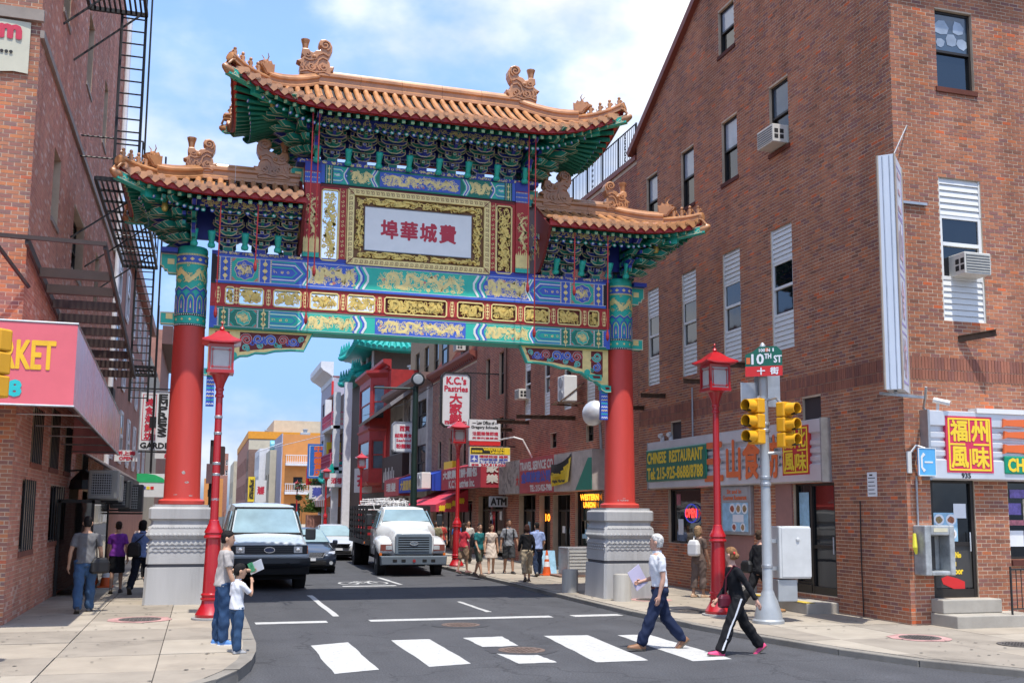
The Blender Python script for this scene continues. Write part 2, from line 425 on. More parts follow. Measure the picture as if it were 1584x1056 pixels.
# ================================================================== GROUND, ROAD, PAVEMENTS
def asphalt():
 m = mat('asphalt',(0.070,0.071,0.077),rough=0.86,var=0.16,scale=0.7,bump=0.35,bscale=55,spec=0.3)
 nt = m.node_tree; N = nt.nodes; L = nt.links; p = N['Principled BSDF']
 src = p.inputs['Base Color'].links[0].from_socket
 tc = N.new('ShaderNodeTexCoord')
 n = N.new('ShaderNodeTexNoise'); n.inputs['Scale'].default_value = 38; n.inputs['Detail'].default_value = 2; L.new(tc.outputs['Object'],n.inputs['Vector'])
 r = N.new('ShaderNodeMapRange'); r.inputs[1].default_value = 0.3; r.inputs[2].default_value = 0.75; r.inputs[3].default_value = 0.72; r.inputs[4].default_value = 1.45
 L.new(n.outputs[0],r.inputs[0])
 v = N.new('ShaderNodeVectorMath'); v.operation = 'SCALE'; L.new(src,v.inputs[0]); L.new(r.outputs[0],v.inputs['Scale'])
 # long wheel-track and seam wear running up the street
 mp = N.new('ShaderNodeMapping'); mp.inputs['Scale'].default_value = (1.3,0.05,1); L.new(tc.outputs['Object'],mp.inputs[0])
 n2 = N.new('ShaderNodeTexNoise'); n2.inputs['Scale'].default_value = 1.1; n2.inputs['Detail'].default_value = 5; L.new(mp.outputs[0],n2.inputs['Vector'])
 r2 = N.new('ShaderNodeMapRange'); r2.inputs[1].default_value = 0.35; r2.inputs[2].default_value = 0.65; r2.inputs[3].default_value = 0.90; r2.inputs[4].default_value = 1.05
 L.new(n2.outputs[0],r2.inputs[0])
 v2 = N.new('ShaderNodeVectorMath'); v2.operation = 'SCALE'; L.new(v.outputs[0],v2.inputs[0]); L.new(r2.outputs[0],v2.inputs['Scale'])
 # fine crack network, tar seams and old oil spots
 vo = N.new('ShaderNodeTexVoronoi'); vo.feature = 'DISTANCE_TO_EDGE'; vo.inputs['Scale'].default_value = 0.42
 nw = N.new('ShaderNodeTexNoise'); nw.inputs['Scale'].default_value = 1.6; nw.inputs['Detail'].default_value = 6; L.new(tc.outputs['Object'],nw.inputs['Vector'])
 ma = N.new('ShaderNodeVectorMath'); ma.operation = 'MULTIPLY_ADD'; ma.inputs[1].default_value = (1.1,1.1,0); L.new(nw.outputs['Color'],ma.inputs[0]); L.new(tc.outputs['Object'],ma.inputs[2]); L.new(ma.outputs[0],vo.inputs['Vector'])
 rc = N.new('ShaderNodeMapRange'); rc.inputs[1].default_value = 0.0; rc.inputs[2].default_value = 0.011; rc.inputs[3].default_value = 0.62; rc.inputs[4].default_value = 1.0; L.new(vo.outputs['Distance'],rc.inputs[0])
 ng = N.new('ShaderNodeTexNoise'); ng.inputs['Scale'].default_value = 0.9; ng.inputs['Detail'].default_value = 9; ng.inputs['Roughness'].default_value = 0.72; L.new(tc.outputs['Object'],ng.inputs['Vector'])
 rg = N.new('ShaderNodeMapRange'); rg.inputs[1].default_value = 0.56; rg.inputs[2].default_value = 0.74; rg.inputs[3].default_value = 1.0; rg.inputs[4].default_value = 0.66; L.new(ng.outputs[0],rg.inputs[0])
 mq = N.new('ShaderNodeMath'); mq.operation = 'MULTIPLY'; L.new(rc.outputs[0],mq.inputs[0]); L.new(rg.outputs[0],mq.inputs[1])
 v3 = N.new('ShaderNodeVectorMath'); v3.operation = 'SCALE'; L.new(v2.outputs[0],v3.inputs[0]); L.new(mq.outputs[0],v3.inputs['Scale'])
 L.new(v3.outputs[0],p.inputs['Base Color'])
 return m
ASPH = asphalt()
def concrete(name,rgb,**k):
 return mat(name,rgb,rough=0.85,var=0.13,scale=1.6,bump=0.15,bscale=70,spec=0.25,**k)
CONC = concrete('pavement_concrete',(0.335,0.290,0.232),dirt=0.35)
CONC2 = concrete('pavement_concrete_pale',(0.365,0.322,0.262),dirt=0.35)
CONC3 = concrete('pavement_concrete_grey',(0.29,0.254,0.208),dirt=0.5)
KERB = concrete('kerb_stone',(0.24,0.22,0.19),dirt=0.5)
JOINT = mat('pavement_joint',(0.085,0.075,0.065),rough=0.95)
PAINT = mat('road_paint',(0.48,0.48,0.465),rough=0.7,var=0.10,scale=5)
def worn_paint():
 m = PAINT; nt = m.node_tree; N = nt.nodes; L = nt.links; p = N['Principled BSDF']
 src = p.inputs['Base Color'].links[0].from_socket
 tc = N.new('ShaderNodeTexCoord'); n = N.new('ShaderNodeTexNoise'); n.inputs['Scale'].default_value = 14; n.inputs['Detail'].default_value = 8; n.inputs['Roughness'].default_value = 0.75
 L.new(tc.outputs['Object'],n.inputs['Vector'])
 r = N.new('ShaderNodeMapRange'); r.inputs[1].default_value = 0.55; r.inputs[2].default_value = 0.66; r.inputs[3].default_value = 0; r.inputs[4].default_value = 0.72
 L.new(n.outputs[0],r.inputs[0])
 mx = N.new('ShaderNodeMix'); mx.data_type = 'RGBA'; mx.inputs[7].default_value = (0.12,0.12,0.125,1)
 L.new(r.outputs[0],mx.inputs[0]); L.new(src,mx.inputs[6]); L.new(mx.outputs[2],p.inputs['Base Color'])
worn_paint()
mb = MB(); mb.poly([(-900,-60,0),(900,-60,0),(900,3000,0),(-900,3000,0)])
road = struct(mb.build('road',ASPH)); road['label'] = 'grey asphalt road running under the gate'

ZL,ZR = 0.15,0.10
LEFT = [(0.85,400),(0.85,16.2),(0.80,15.2),(0.70,14.3),(0.52,13.5),(0.25,12.8),(-0.15,12.2),(-0.7,11.7),(-1.5,11.3),(-3.0,11.0),(-60,10.9)]
RIGHT = [(8.5,400),(8.5,20.0),(8.62,17.5),(8.88,15.5),(9.2,13.8),(9.62,12.5),(10.4,11.2),(11.8,10.3),(14,9.9),(60,9.8)]
def half_planes(poly,inside):
 out = []
 for (x0,y0),(x1,y1) in zip(poly[:-1],poly[1:]):
  a,b = (y1-y0),-(x1-x0); c = a*x0+b*y0
  if a*inside[0]+b*inside[1] > c: a,b,c = -a,-b,-c
  l = math.hypot(a,b); out.append((a/l,b/l,c/l))
 return out
def pavement(name,line,inside,z,xs,ys,far,label,seed,mats3):
 R = random.Random(seed); hp = half_planes(line,inside); inset = [(a,b,c-0.17) for a,b,c in hp]
 mb = MB(); x0,x1 = (min(xs)-0.0,max(xs));
 P = clip_poly([(x0,ys[0]),(x1,ys[0]),(x1,400),(x0,400)],hp)
 mb.poly([(u,v,z-0.02) for u,v in P])
 base = struct(mb.build(name,JOINT)); base['label'] = label
 big = MB()
 for i in range(len(xs)-1):
  for j in range(len(ys)-1):
   g = 0.007
   a,b,c,d = xs[i]+g,xs[i+1]-g,ys[j]+g,ys[j+1]-g
   P = clip_poly([(a,c),(b,c),(b,d),(a,d)],inset)
   if len(P) < 3: continue
   ar = abs(sum(P[k][0]*P[(k+1) % len(P)][1]-P[(k+1) % len(P)][0]*P[k][1] for k in range(len(P))))/2
   if ar < 0.03: continue
   dz = R.uniform(-0.004,0.004); n = len(P)
   vis = any(in_view((u,v,z)) for u,v in P)
   m1 = MB() if vis else big
   V = [(u,v,z+dz+R.uniform(-.002,.002)) for u,v in P] + [(u,v,z-0.1) for u,v in P]
   m1.add(V,[tuple(range(n))] + [(k,n+k,n+(k+1) % n,(k+1) % n) for k in range(n)])
   if vis: m1.build('paving_slab',R.choice(mats3),base)
 P = clip_poly([(x0,ys[-1]+0.01),(x1,ys[-1]+0.01),(x1,400),(x0,400)],inset)
 n = len(P); big.add([(u,v,z) for u,v in P],[tuple(range(n))])
 o = big.build('distant_paving',mats3[0],base); o['kind'] = 'stuff'
 # kerb: single stones near, joined far off
 pts = line; farm = MB()
 for (ax,ay),(bx,by) in zip(pts[:-1],pts[1:]):
  A,B = Vector((ax,ay,0)),Vector((bx,by,0)); L_ = (B-A).length; k = max(1,int(L_/1.9)); d = (B-A)/L_
  nrm = Vector((-d.y,d.x,0))
  if nrm.dot(Vector((inside[0],inside[1],0))-A) < 0: nrm = -nrm
  for q in range(k):
   p0,p1 = A+d*(L_*q/k+0.006),A+d*(L_*(q+1)/k-0.006)
   dz = R.uniform(-.006,.006); t = R.uniform(-.006,.006)
   mid = (p0+p1)/2
   vis = in_view(mid) and mid.y < 60
   m1 = MB() if vis else farm
   Q = [p0+nrm*t,p1+nrm*t,p1+nrm*0.16,p0+nrm*0.16]
   V = [v+Vector((0,0,-0.05)) for v in Q] + [v+Vector((0,0,z+dz)) for v in Q]
   m1.add(V,[(4,5,6,7) if nrm.cross(d).z < 0 else (7,6,5,4),(0,1,5,4),(1,2,6,5),(2,3,7,6),(3,0,4,7)])
   if vis: m1.build('kerb_stone',KERB,base,bev=0.015)
 if farm.V:
  o = farm.build('distant_kerb',KERB,base); o['kind'] = 'stuff'
 return base
def cuts(a,b,st,seed,j=0.12):
 R = random.Random(seed); out = [a]
 while out[-1] < b: out.append(out[-1]+st+R.uniform(-j,j))
 return out
pavement('pavement',LEFT,(-3,40),ZL,[-34,-20,-12,-8,-5.6,-4.3,-3.15,-1.75,-0.45,0.9],cuts(10.6,46,1.55,3),46,'sunlit concrete pavement beside the market building',4,(CONC,CONC2,CONC3))
pavement('pavement',RIGHT,(12,40),ZR,[8.4,9.9,11.3,12.7,14.3,16.2,19,25,40],cuts(9.5,48,1.7,5),48,'sunlit concrete pavement before the brick corner building',6,(CONC2,CONC,CONC3))

def spots(z,xr,yr,n,seed,hp):
 R = random.Random(seed); mb = MB()
 for _ in range(n):
  x,y = R.uniform(*xr),R.uniform(*yr); r = R.uniform(.012,.034)
  if any(a*x+b*y > c-.25 for a,b,c in hp): continue
  mb.poly([(x+r*R.uniform(.7,1.2)*math.cos(2*PI*k/7),y+r*R.uniform(.7,1.2)*math.sin(2*PI*k/7),z+.0085) for k in range(7)])
 o = mb.build('gum_spots',mat('old_gum',(0.085,0.078,0.07),rough=.8)); o['kind'] = 'stuff'; o['label'] = 'dark trodden gum spots on the concrete pavement'
spots(ZL,(-3,.8),(11.5,24),130,3,half_planes(LEFT,(-3,40))); spots(ZR,(8.6,12.3),(10,36),220,4,half_planes(RIGHT,(12,40)))
# ---- painted markings, each lying 4 mm above the asphalt
def marking(name,pts,label,cat='road marking',group=None,z=0.004):
 mb = MB(); mb.poly([(p[0],p[1],z) for p in pts])
 o = mb.build(name,PAINT); o['label'] = label; o['kind'] = 'structure'
 return o
def wobble(P,n=8,j=0.012):
 out = []
 for i in range(len(P)):
  a,b = Vector(P[i]),Vector(P[(i+1) % len(P)])
  for k in range(n):
   q = a.lerp(b,k/n); out.append((q.x+rnd.uniform(-j,j),q.y+rnd.uniform(-j,j)))
 return out
ST = [('first white crossing stripe, beside the kerb with the boy',(481,998),(538,993),(586,1035),(517,1042)),
  ('second white crossing stripe from the boy',(605,990),(665,988),(729,1026),(664,1031)),
  ('short white stripe just beyond the crossing manhole',(716,986),(777,984),(803,999),(747,1000)),
  ('short white stripe just before the crossing manhole',(767,1010),(822,1009),(862,1024),(803,1026)),
  ('long white stripe before the older man',(842,983),(909,982),(1003,1021),(922,1024)),
  ('white stripe under the older man and the woman',(955,982),(1003,981),(1134,1019),(1072,1022))]
for lb,*q in ST:
 marking('crossing_stripe',wobble([tuple(pG(*p)[:2]) for p in q]),lb)
marking('stop_line',wobble([(1.05,20.05),(2.38,20.05),(2.38,20.4),(1.05,20.4)]),'white stop line before the pale van')
marking('stop_line',wobble([(3.18,20.05),(6.85,20.05),(6.85,20.4),(3.18,20.4)]),'long white stop line across the open lane')
marking('stop_line',wobble([(7.3,20.05),(8.35,20.05),(8.35,20.4),(7.3,20.4)]),'short white stop line beside the right kerb')
marking('lane_line',wobble([(2.6,21.2),(2.73,21.2),(2.73,26.5),(2.6,26.5)]),'white lane line beside the pale van')
marking('lane_line',wobble([(5.82,21.4),(5.93,21.4),(5.9,24.0),(5.79,24.0)]),'short white lane line before the stop line')
marking('lane_line',wobble([(5.5,29.8),(5.62,29.8),(5.5,33.0),(5.38,33.0)]),'white lane line beside the flatbed truck')
for k in range(5):
 marking('lane_line',[(2.6,40+k*12),(2.72,40+k*12),(2.72,43+k*12),(2.6,43+k*12)],'white lane line far along the street' )
def bike_mark():
 mb = MB(); fr = frame((0,0,0.004),(1,0,0),(0,1,0)); bx,by = 4.6,30.6
 for cx in (-0.42,0.42):
  mb.ribbon(fr,[(bx+cx+0.27*math.cos(a),by+0.55*math.sin(a)) for a in [2*PI*i/20 for i in range(21)]],0.07,0,0.001)
 for a,b in (((-.42,0),(-.12,.75)),((-.12,.75),(.3,.75)),((.3,.75),(.0,0)),((0,0),(-.42,0)),((-.12,.75),(0,0)),((.3,.95),(.42,0))):
  mb.ribbon(fr,[(bx+a[0],by+a[1]),(bx+b[0],by+b[1])],0.06,0,0.0012)
 mb.ribbon(fr,[(bx-.75,by-1.2),(bx+.75,by-1.2)],0.3,0,0.001)
 o = mb.build('bicycle_symbol',PAINT); o['kind'] = 'structure'; o['label'] = 'painted bicycle symbol in the open lane'
bike_mark()
IRON = mat('cast_iron',(0.13,0.115,0.105),rough=0.75,metal=0.4,var=0.3,scale=6)
IRON2 = mat('rusty_cover',(0.15,0.105,0.085),rough=0.8,var=0.4,scale=9)
PINK = mat('spray_paint_pink',(0.46,0.26,0.24),rough=0.85,var=0.4,scale=4)
PATCH = mat('tar_patch',(0.05,0.05,0.055),rough=0.8,var=0.2,scale=3)
def manhole(x,y,z,r,label,pink=False,m=None,ring=True,squash=1.0):
 t = thing('manhole_cover',label,'manhole cover',(x,y,z))
 mb = MB(); seg = 20
 if ring:
  mb.poly([(x+r*1.5*math.cos(2*PI*i/seg)*rnd.uniform(.93,1.07),y+r*1.5*math.sin(2*PI*i/seg)*rnd.uniform(.93,1.07),z+0.005) for i in range(seg)])
  mb.build('surround',PATCH if not pink else PINK,t); mb = MB()
 mb.lathe((x,y,z),[(r,0.0),(r,0.011),(r*.86,0.012),(r*.84,0.008),(0.01,0.008)],24)
 mb.build('rim',m or IRON,t); mb = MB()
 for i in range(-4,5):
  for j in range(-4,5):
   if i*i+j*j <= 16: mb.box((x+i*r*.19-r*.06,y+j*r*.19-r*.06,z+.008),(x+i*r*.19+r*.06,y+j*r*.19+r*.06,z+.015))
 mb.build('tread',m or IRON,t)
manhole(4.76,15.45,0,0.36,'rusty round manhole cover between two short crossing stripes',m=IRON2)
manhole(4.7,19.1,0,0.36,'rusty round manhole cover just before the long stop line',m=IRON2)
manhole(9.75,19.6,ZR,0.36,'dark round manhole cover on the pavement beside the front right lamp')
manhole(11.3,14.63,ZR,0.33,'round cover in pink paint before the corner steps',pink=True)
manhole(12.25,13.5,ZR,0.33,'dark round cover on the corner pavement before the railing',ring=False)
manhole(-0.95,19.9,ZL,0.36,'round cover in faded pink paint before the left plinth',pink=True)
manhole(10.0,22.4,ZR,0.33,'round cover in pink paint between right plinth and lamp',pink=True)
# ================================================================== RIGHT CORNER BUILDING (brick, gabled)
BRICK = brick_mat('brick_red_brown',[(5,(164,107,83)),(5,(170,111,85)),(4,(176,116,87)),(3,(152,101,85)),(2,(182,118,86)),(0.7,(196,116,76)),(0.4,(204,104,64)),(1.8,(144,99,90)),(1.2,(138,93,75))])
MORTAR = mat('mortar',(0.56,0.43,0.31),rough=0.9,var=0.2,scale=2)
SOLD = brick_mat('brick_soldier',[(3,(150,98,80)),(3,(160,104,84)),(2,(138,92,80))])
REDTRIM = mat('red_trim',(0.22,0.055,0.035),rough=0.55,var=0.15)
ALU_D = mat('bronze_frame',(0.03,0.025,0.022),rough=0.45,metal=0.3)
WHITE = mat('white_siding',(0.66,0.66,0.64),rough=0.5,var=0.06,scale=4)
WHITE2 = mat('white_frame',(0.72,0.72,0.70),rough=0.45,var=0.05)
GLASS = glass_mat('window_glass'); GLASS2 = glass_mat('window_glass_pale',(70,84,98),0.06)
DARKIN = mat('dark_interior',(0.012,0.011,0.011),rough=0.6,var=0)
STEEL = mat('stainless',(0.68,0.69,0.71),rough=0.36,metal=0.45,var=0.1,scale=1.5)
STEELD = mat('galvanised',(0.42,0.44,0.46),rough=0.45,metal=0.7,var=0.18,scale=5)
BLACK = mat('black_metal',(0.012,0.012,0.013),rough=0.5,var=0.1)
RUST = mat('rusty_steel',(0.09,0.05,0.03),rough=0.85,var=0.5,scale=7)
GREENB = mat('green_board',(0.006,0.15,0.09),rough=0.4,var=0.08)
YEL = mat('yellow_paint',(0.85,0.60,0.03),rough=0.45,var=0.04)
ORG = mat('orange_letters',(0.72,0.14,0.03),rough=0.4,var=0.05)
REDB = mat('red_board',(0.50,0.02,0.025),rough=0.4,var=0.06)
MAG = mat('crimson_board',(0.62,0.03,0.09),rough=0.4,var=0.06)
WPAPER = mat('white_paper',(0.75,0.76,0.78),rough=0.7,var=0.05)
INK = mat('black_ink',(0.015,0.015,0.015),rough=0.7,var=0)

def window(fr,u0,u1,v0,v1,parent,fm=None,split=0.5,rec=0.09,fw=0.05,sill=None,blind=None,gl=None,name='window',mull=0):
 """part window (frame) > pane, pane, sill"""
 fm = fm or ALU_D; gl = gl or GLASS
 mb = MB()
 mb.fbox(fr,u0,u0+fw,v0,v1,-rec-.05,-rec+.02); mb.fbox(fr,u1-fw,u1,v0,v1,-rec-.05,-rec+.02)
 mb.fbox(fr,u0+fw,u1-fw,v0,v0+fw,-rec-.05,-rec+.018); mb.fbox(fr,u0+fw,u1-fw,v1-fw,v1,-rec-.05,-rec+.018)
 vm = v0+(v1-v0)*split
 if split: mb.fbox(fr,u0+fw,u1-fw,vm-fw*.5,vm+fw*.5,-rec-.04,-rec+.026)
 for k in range(mull):
  uu = u0+(u1-u0)*(k+1)/(mull+1); mb.fbox(fr,uu-.02,uu+.02,v0+fw,v1-fw,-rec-.04,-rec+.012)
 w = mb.build(name,fm,parent)
 rows = [(v0+fw*.9,vm-fw*.45),(vm+fw*.45,v1-fw*.9)] if split else [(v0+fw*.9,v1-fw*.9)]
 for i,(a,b) in enumerate(rows):
  m = MB(); dd = -rec-0.03 + (0.022 if i == 1 else 0)
  m.fbox(fr,u0+fw*.9,u1-fw*.9,a,b,dd-.01,dd)
  m.build('pane',(blind if (blind and i == len(rows)-1) else gl),w)
 if sill is not None:
  m = MB(); m.fbox(fr,u0-.05,u1+.05,v0-0.10,v0-0.002,-rec,0.035); m.build('sill',sill,w)
 return w
def siding(fr,u0,u1,v0,v1,parent,m=None,n=None,rec=0.05):
 m = m or WHITE
 mb = MB(); mb.fbox(fr,u0,u1,v0,v1,-rec-.04,-rec-.012); mb.fbox(fr,u0,u0+.035,v0,v1,-rec-.012,-rec+.03); mb.fbox(fr,u1-.035,u1,v0,v1,-rec-.012,-rec+.03)
 p = mb.build('siding_panel',m,parent)
 n = n or max(2,int(round((v1-v0)/0.115)))
 h = (v1-v0)/n
 for k in range(n):
  a = v0+k*h; b = MB()
  P = [fr(u,v,d) for u in (u0+.036,u1-.036) for v,d in ((a+.002,-rec-.01),(a+.002,-rec+.026),(a+h-.003,-rec+.002),(a+h-.003,-rec-.01))]
  b.add(P,[(3,2,1,0),(4,5,6,7),(1,2,6,5),(0,1,5,4),(2,3,7,6),(3,0,4,7)]); b.build('slat',m,p)
 return p
def ac_unit(P,U,N,w=0.58,h=0.38,d=0.42,label='',m=None):
 """window air conditioner: housing, grille, side vents"""
 fr = frame(P,U,(0,0,1))
 t = thing('air_conditioner',label,'air conditioner',P)
 m = m or mat('ac_housing',(0.60,0.58,0.52),rough=0.5,var=0.08)
 mb = MB(); mb.fbox(fr,-w/2,w/2,0,h,-.1,d); mb.build('housing',m,t,bev=.015)
 gm = mat('ac_grille',(0.20,0.20,0.19),rough=0.6)
 mb = MB(); mb.fbox(fr,-w/2+.03,w/2-.03,.035,h-.035,d,d+.006); mb.build('grille',gm,t)
 mb = MB()
 for k in range(7):
  z = .05+(h-.1)*k/6; mb.fbox(fr,-w/2+.03,w/2-.03,z-.006,z+.006,d+.006,d+.014)
 mb.build('louvre',m,t)
 mb = MB()
 for s in (-1,1):
  for i in range(2):
   for j in range(2):
    a = [fr(s*w/2,.08+.13*j,.1+.14*i),fr(s*w/2,.18+.13*j,.1+.14*i),fr(s*w/2,.18+.13*j,.2+.14*i),fr(s*w/2,.08+.13*j,.2+.14*i)]
    off = fr.U*(s*.003); mb.poly([q+off for q in a])
 mb.build('side_vent',INK,t)
 return t

CX,CY0,CY1 = 12.43,16.31,28.6
WF = frW(CX,CY1); FF = frS(CY0)
yu = lambda Y: CY1-Y
cb = thing('brick_building','large red-brown brick corner building with a steep gable and white siding windows','building',(CX,CY0,ZR))
cols_up = [(19.97,20.79),(22.34,23.14),(24.73,25.52),(27.10,27.88)]
cols_lo = [(19.96,20.86),(22.32,23.20),(24.70,25.56),(27.08,27.86)]
so_ = []
for a,b in cols_up: so_.append((yu(b),yu(a),10.43,12.04))
for a,b in cols_lo: so_.append((yu(b),yu(a),5.75,8.62))
so_ += [(yu(23.22),yu(22.4),13.88,15.08),(yu(19.7),yu(19.0),4.04,4.57),(yu(26.35),yu(25.7),4.04,4.57),(yu(26.58),yu(24.6),1.28,2.75),
  (yu(23.33),yu(21.9),0.42,2.75),(yu(20.16),yu(18.6),0.42,2.75)]
fo_ = [(13.5,14.38,10.43,12.05),(13.42,14.40,5.77,8.60),(12.95,13.93,0.57,2.75),(14.7,17.2,1.26,2.75)]
gs = 0.609
gpl = [(-gs,1,13.1+gs*0.5),(gs,1,13.1+gs*(28.6-15.8))]
mb = MB(); wall_sheet(mb,WF,0,yu(CY0),0,17.6,so_,gpl); wall_sheet(mb,FF,CX,21,0,13.2,fo_)
mb.add([(CX,CY1,0),(21,CY1,0),(21,CY1,13.1),(CX,CY1,13.1)],[(0,3,2,1)])
mb.add([(21,CY0,0),(21,CY1,0),(21,CY1,13.1),(21,22.4,17.1),(21,CY0,13.1)],[(0,1,2,3,4)])
mb.build('wall',MORTAR,cb)
bands = [(4.60,5.02)]
bricks(WF,0,yu(CY0)-.0,0.05,17.3,so_,BRICK,cb,gpl,single=150,seed=11,bands=bands)
bricks(FF,CX+.0,18.8,0.05,13.1,fo_,BRICK,cb,single=150,seed=12,bands=[(4.60,5.02)],off0=0.1)
# soldier course, bricks on end
for fr,u0,u1,sd in ((WF,0.02,yu(CY0),21),(FF,CX,18.8,22)):
 ff = frame(fr(0,4.605,0),fr.V,-fr.U) if False else fr
 m1 = MB(); R = random.Random(sd); u = u0
 while u < u1:
  m1.fbox(fr,u,min(u+.0615,u1),4.615,4.80,-.004,.012+R.uniform(-.002,.002)); m1.fbox(fr,u,min(u+.0615,u1),4.812,5.045,-.004,.012+R.uniform(-.002,.002)); u += .0725
 o = m1.build('soldier_course',SOLD,cb); o['kind'] = 'stuff'
# gable coping and roof
mb = MB()
for (y0,z0,y1,z1) in ((29.0,13.16,22.42,17.17),(15.8,13.12,22.42,17.17)):
 mb.beam((CX-.05,y0,z0),(CX-.05,y1,z1),0.22,0.2)
mb.build('gable_coping',REDTRIM,cb)
mb = MB()
mb.add([(CX-.02,28.9,13.25),(21.3,28.9,13.25),(21.3,22.4,17.25),(CX-.02,22.4,17.25),(21.3,15.9,13.25),(CX-.02,15.9,13.25)],[(0,1,2,3),(3,2,4,5)])
mb.build('roof',mat('shingle',(0.10,0.07,0.06),rough=0.9),cb)
# windows
SILL = brick_mat('brick_sill',[(2,(108,62,50)),(2,(96,56,48))])
CURT = glass_mat('curtain_pane',(150,160,172),0.12,0.0)
for i,(a,b) in enumerate(cols_up):
 window(WF,yu(b),yu(a),10.43,12.04,cb,split=.52,sill=SILL,blind=CURT if i != 0 else GLASS2)
window(WF,yu(23.22),yu(22.4),13.88,15.08,cb,split=.5,sill=SILL,blind=CURT)
window(FF,13.5,14.38,10.43,12.05,cb,split=.48,sill=SILL,blind=GLASS2)
# foil sheets bunched behind the top front pane
fm = mat('crumpled_foil',(0.35,0.40,0.46),rough=0.35,metal=0.3,var=0.3,scale=2)
for (pu,pv,r,sd) in ((13.72,11.72,.2,1),(14.12,11.75,.17,2),(13.95,11.48,.17,3),(13.68,11.4,.13,4),(14.2,11.43,.14,5)):
 R = random.Random(sd); m1 = MB()
 m1.poly([FF(pu+r*math.cos(2*PI*k/7+sd)*R.uniform(.7,1),pv+r*math.sin(2*PI*k/7+sd)*R.uniform(.7,1),-.092) for k in range(7)])
 m1.build('foil_sheet',fm,cb)
def tall(fr,u0,u1,parent,z=(5.75,6.55,7.82,8.62),low=True):
 siding(fr,u0,u1,z[2],z[3],parent); siding(fr,u0,u1,z[0],z[1],parent)
 window(fr,u0,u1,z[1]+.001,z[2]-.001,parent,fm=WHITE2,rec=.05,fw=.06,split=.52)
for a,b in cols_lo: tall(WF,yu(b),yu(a),cb)
siding(FF,13.42,14.4,7.86,8.6,cb); siding(FF,13.42,14.4,5.77,6.58,cb)
window(FF,13.42,14.4,6.581,7.859,cb,fm=WHITE2,rec=.05,fw=.07,split=.55)
VENTM = mat('bricked_vent',(0.05,0.035,0.035),rough=0.8)
for a,b in ((19.0,19.7),(25.7,26.35)):
 m1 = MB(); m1.fbox(WF,yu(b),yu(a),4.04,4.57,-.12,-.06); m1.build('vent_cover',VENTM,cb)
# shop window, poster bay, doors
window(WF,yu(26.58),yu(24.6),1.28,2.75,cb,split=0,fm=ALU_D,name='shop_window',rec=.1)
BROWNP = mat('pinkish_panel',(0.30,0.15,0.13),rough=0.6)
m1 = MB(); m1.fbox(WF,yu(23.33),yu(21.9),.42,1.56,-.1,.01); m1.build('lower_panel',BROWNP,cb)
m1 = MB(); m1.fbox(WF,yu(23.33),yu(21.9),1.56,2.75,-.1,.0); m1.build('bay_panel',BROWNP,cb)
m1 = MB(); m1.fbox(WF,yu(20.85),yu(20.18),.3,2.75,.0,.035); m1.build('door_pilaster',BROWNP,cb)
def shop_door(fr,u0,u1,v0,v1,parent,posters=True):
 m1 = MB(); f = .07
 m1.fbox(fr,u0,u0+f,v0,v1,-.12,-.03); m1.fbox(fr,u1-f,u1,v0,v1,-.12,-.03); m1.fbox(fr,u0+f,u1-f,v1-f,v1,-.12,-.035); m1.fbox(fr,u0+f,u1-f,v0,v0+.16,-.12,-.035)
 m1.fbox(fr,u0+f,u1-f,v0+.95,v0+1.02,-.1,-.04)
 d = m1.build('door',ALU_D,parent)
 for a,b in ((v0+.16,v0+.95),(v0+1.02,v1-f)):
  m1 = MB(); m1.fbox(fr,u0+f,u1-f,a,b,-.1,-.08); m1.build('pane',GLASS,d)
 m1 = MB(); m1.tube([fr(u1-f-.05,v0+.85,-.02),fr(u1-f-.05,v0+1.2,-.02)],.014,6); m1.build('handle',STEEL,d)
 return d
shop_door(WF,yu(19.55),yu(18.6),.42,2.75,cb)
window(WF,yu(20.16),yu(19.56),.6,2.75,cb,split=0,name='shop_window',rec=.08)
m1 = MB(); m1.fbox(WF,yu(20.16),yu(19.56),.3,.6,-.1,-.02); m1.build('stall_riser',ALU_D,cb)
LBLUE = mat('pale_blue_print',(0.32,0.55,0.72),rough=0.4,var=0.25,scale=5)
m1 = MB(); m1.fbox(WF,yu(20.05),yu(19.68),1.35,2.55,-.085,-.075); tag(m1.build('window_poster',LBLUE),'pale blue drinks poster inside the shop window beside the side door','poster')
dr = shop_door(FF,12.95,13.93,.57,2.75,cb)
window(FF,14.7,17.2,1.26,2.75,cb,split=0,fm=ALU_D,name='shop_window',rec=.1,mull=1)
m1 = MB(); m1.fbox(FF,14.7,17.2,1.14,1.255,-.05,.05); m1.build('sill',SILL,cb)
m1 = MB(); m1.fbox(FF,13.03,13.86,.75,1.52,-.075,-.068); m1.build('door_kick_board',mat('dark_board',(0.05,0.048,0.045),rough=.5),dr)
text('禁',FF,13.2,1.28,13.34,1.46,YEL,dr,bold=.008,d=-.066); text('No',FF,13.5,1.3,13.62,1.4,YEL,dr,bold=.008,d=-.066)
text('& You',FF,13.2,1.15,13.5,1.25,YEL,dr,bold=.008,d=-.066); text('Side Door',FF,13.15,1.0,13.65,1.11,YEL,dr,bold=.008,d=-.066)
RED = mat('sign_red',(0.60,0.02,0.02),rough=.5,var=.04)
m1 = MB(); m1.extr(FF,[(13.16,.92),(13.2,.82),(13.45,.72),(13.42,.62),(13.68,.72),(13.68,.86),(13.52,.92),(13.3,.97)],-.068,-.062); m1.build('red_arrow',RED,dr)
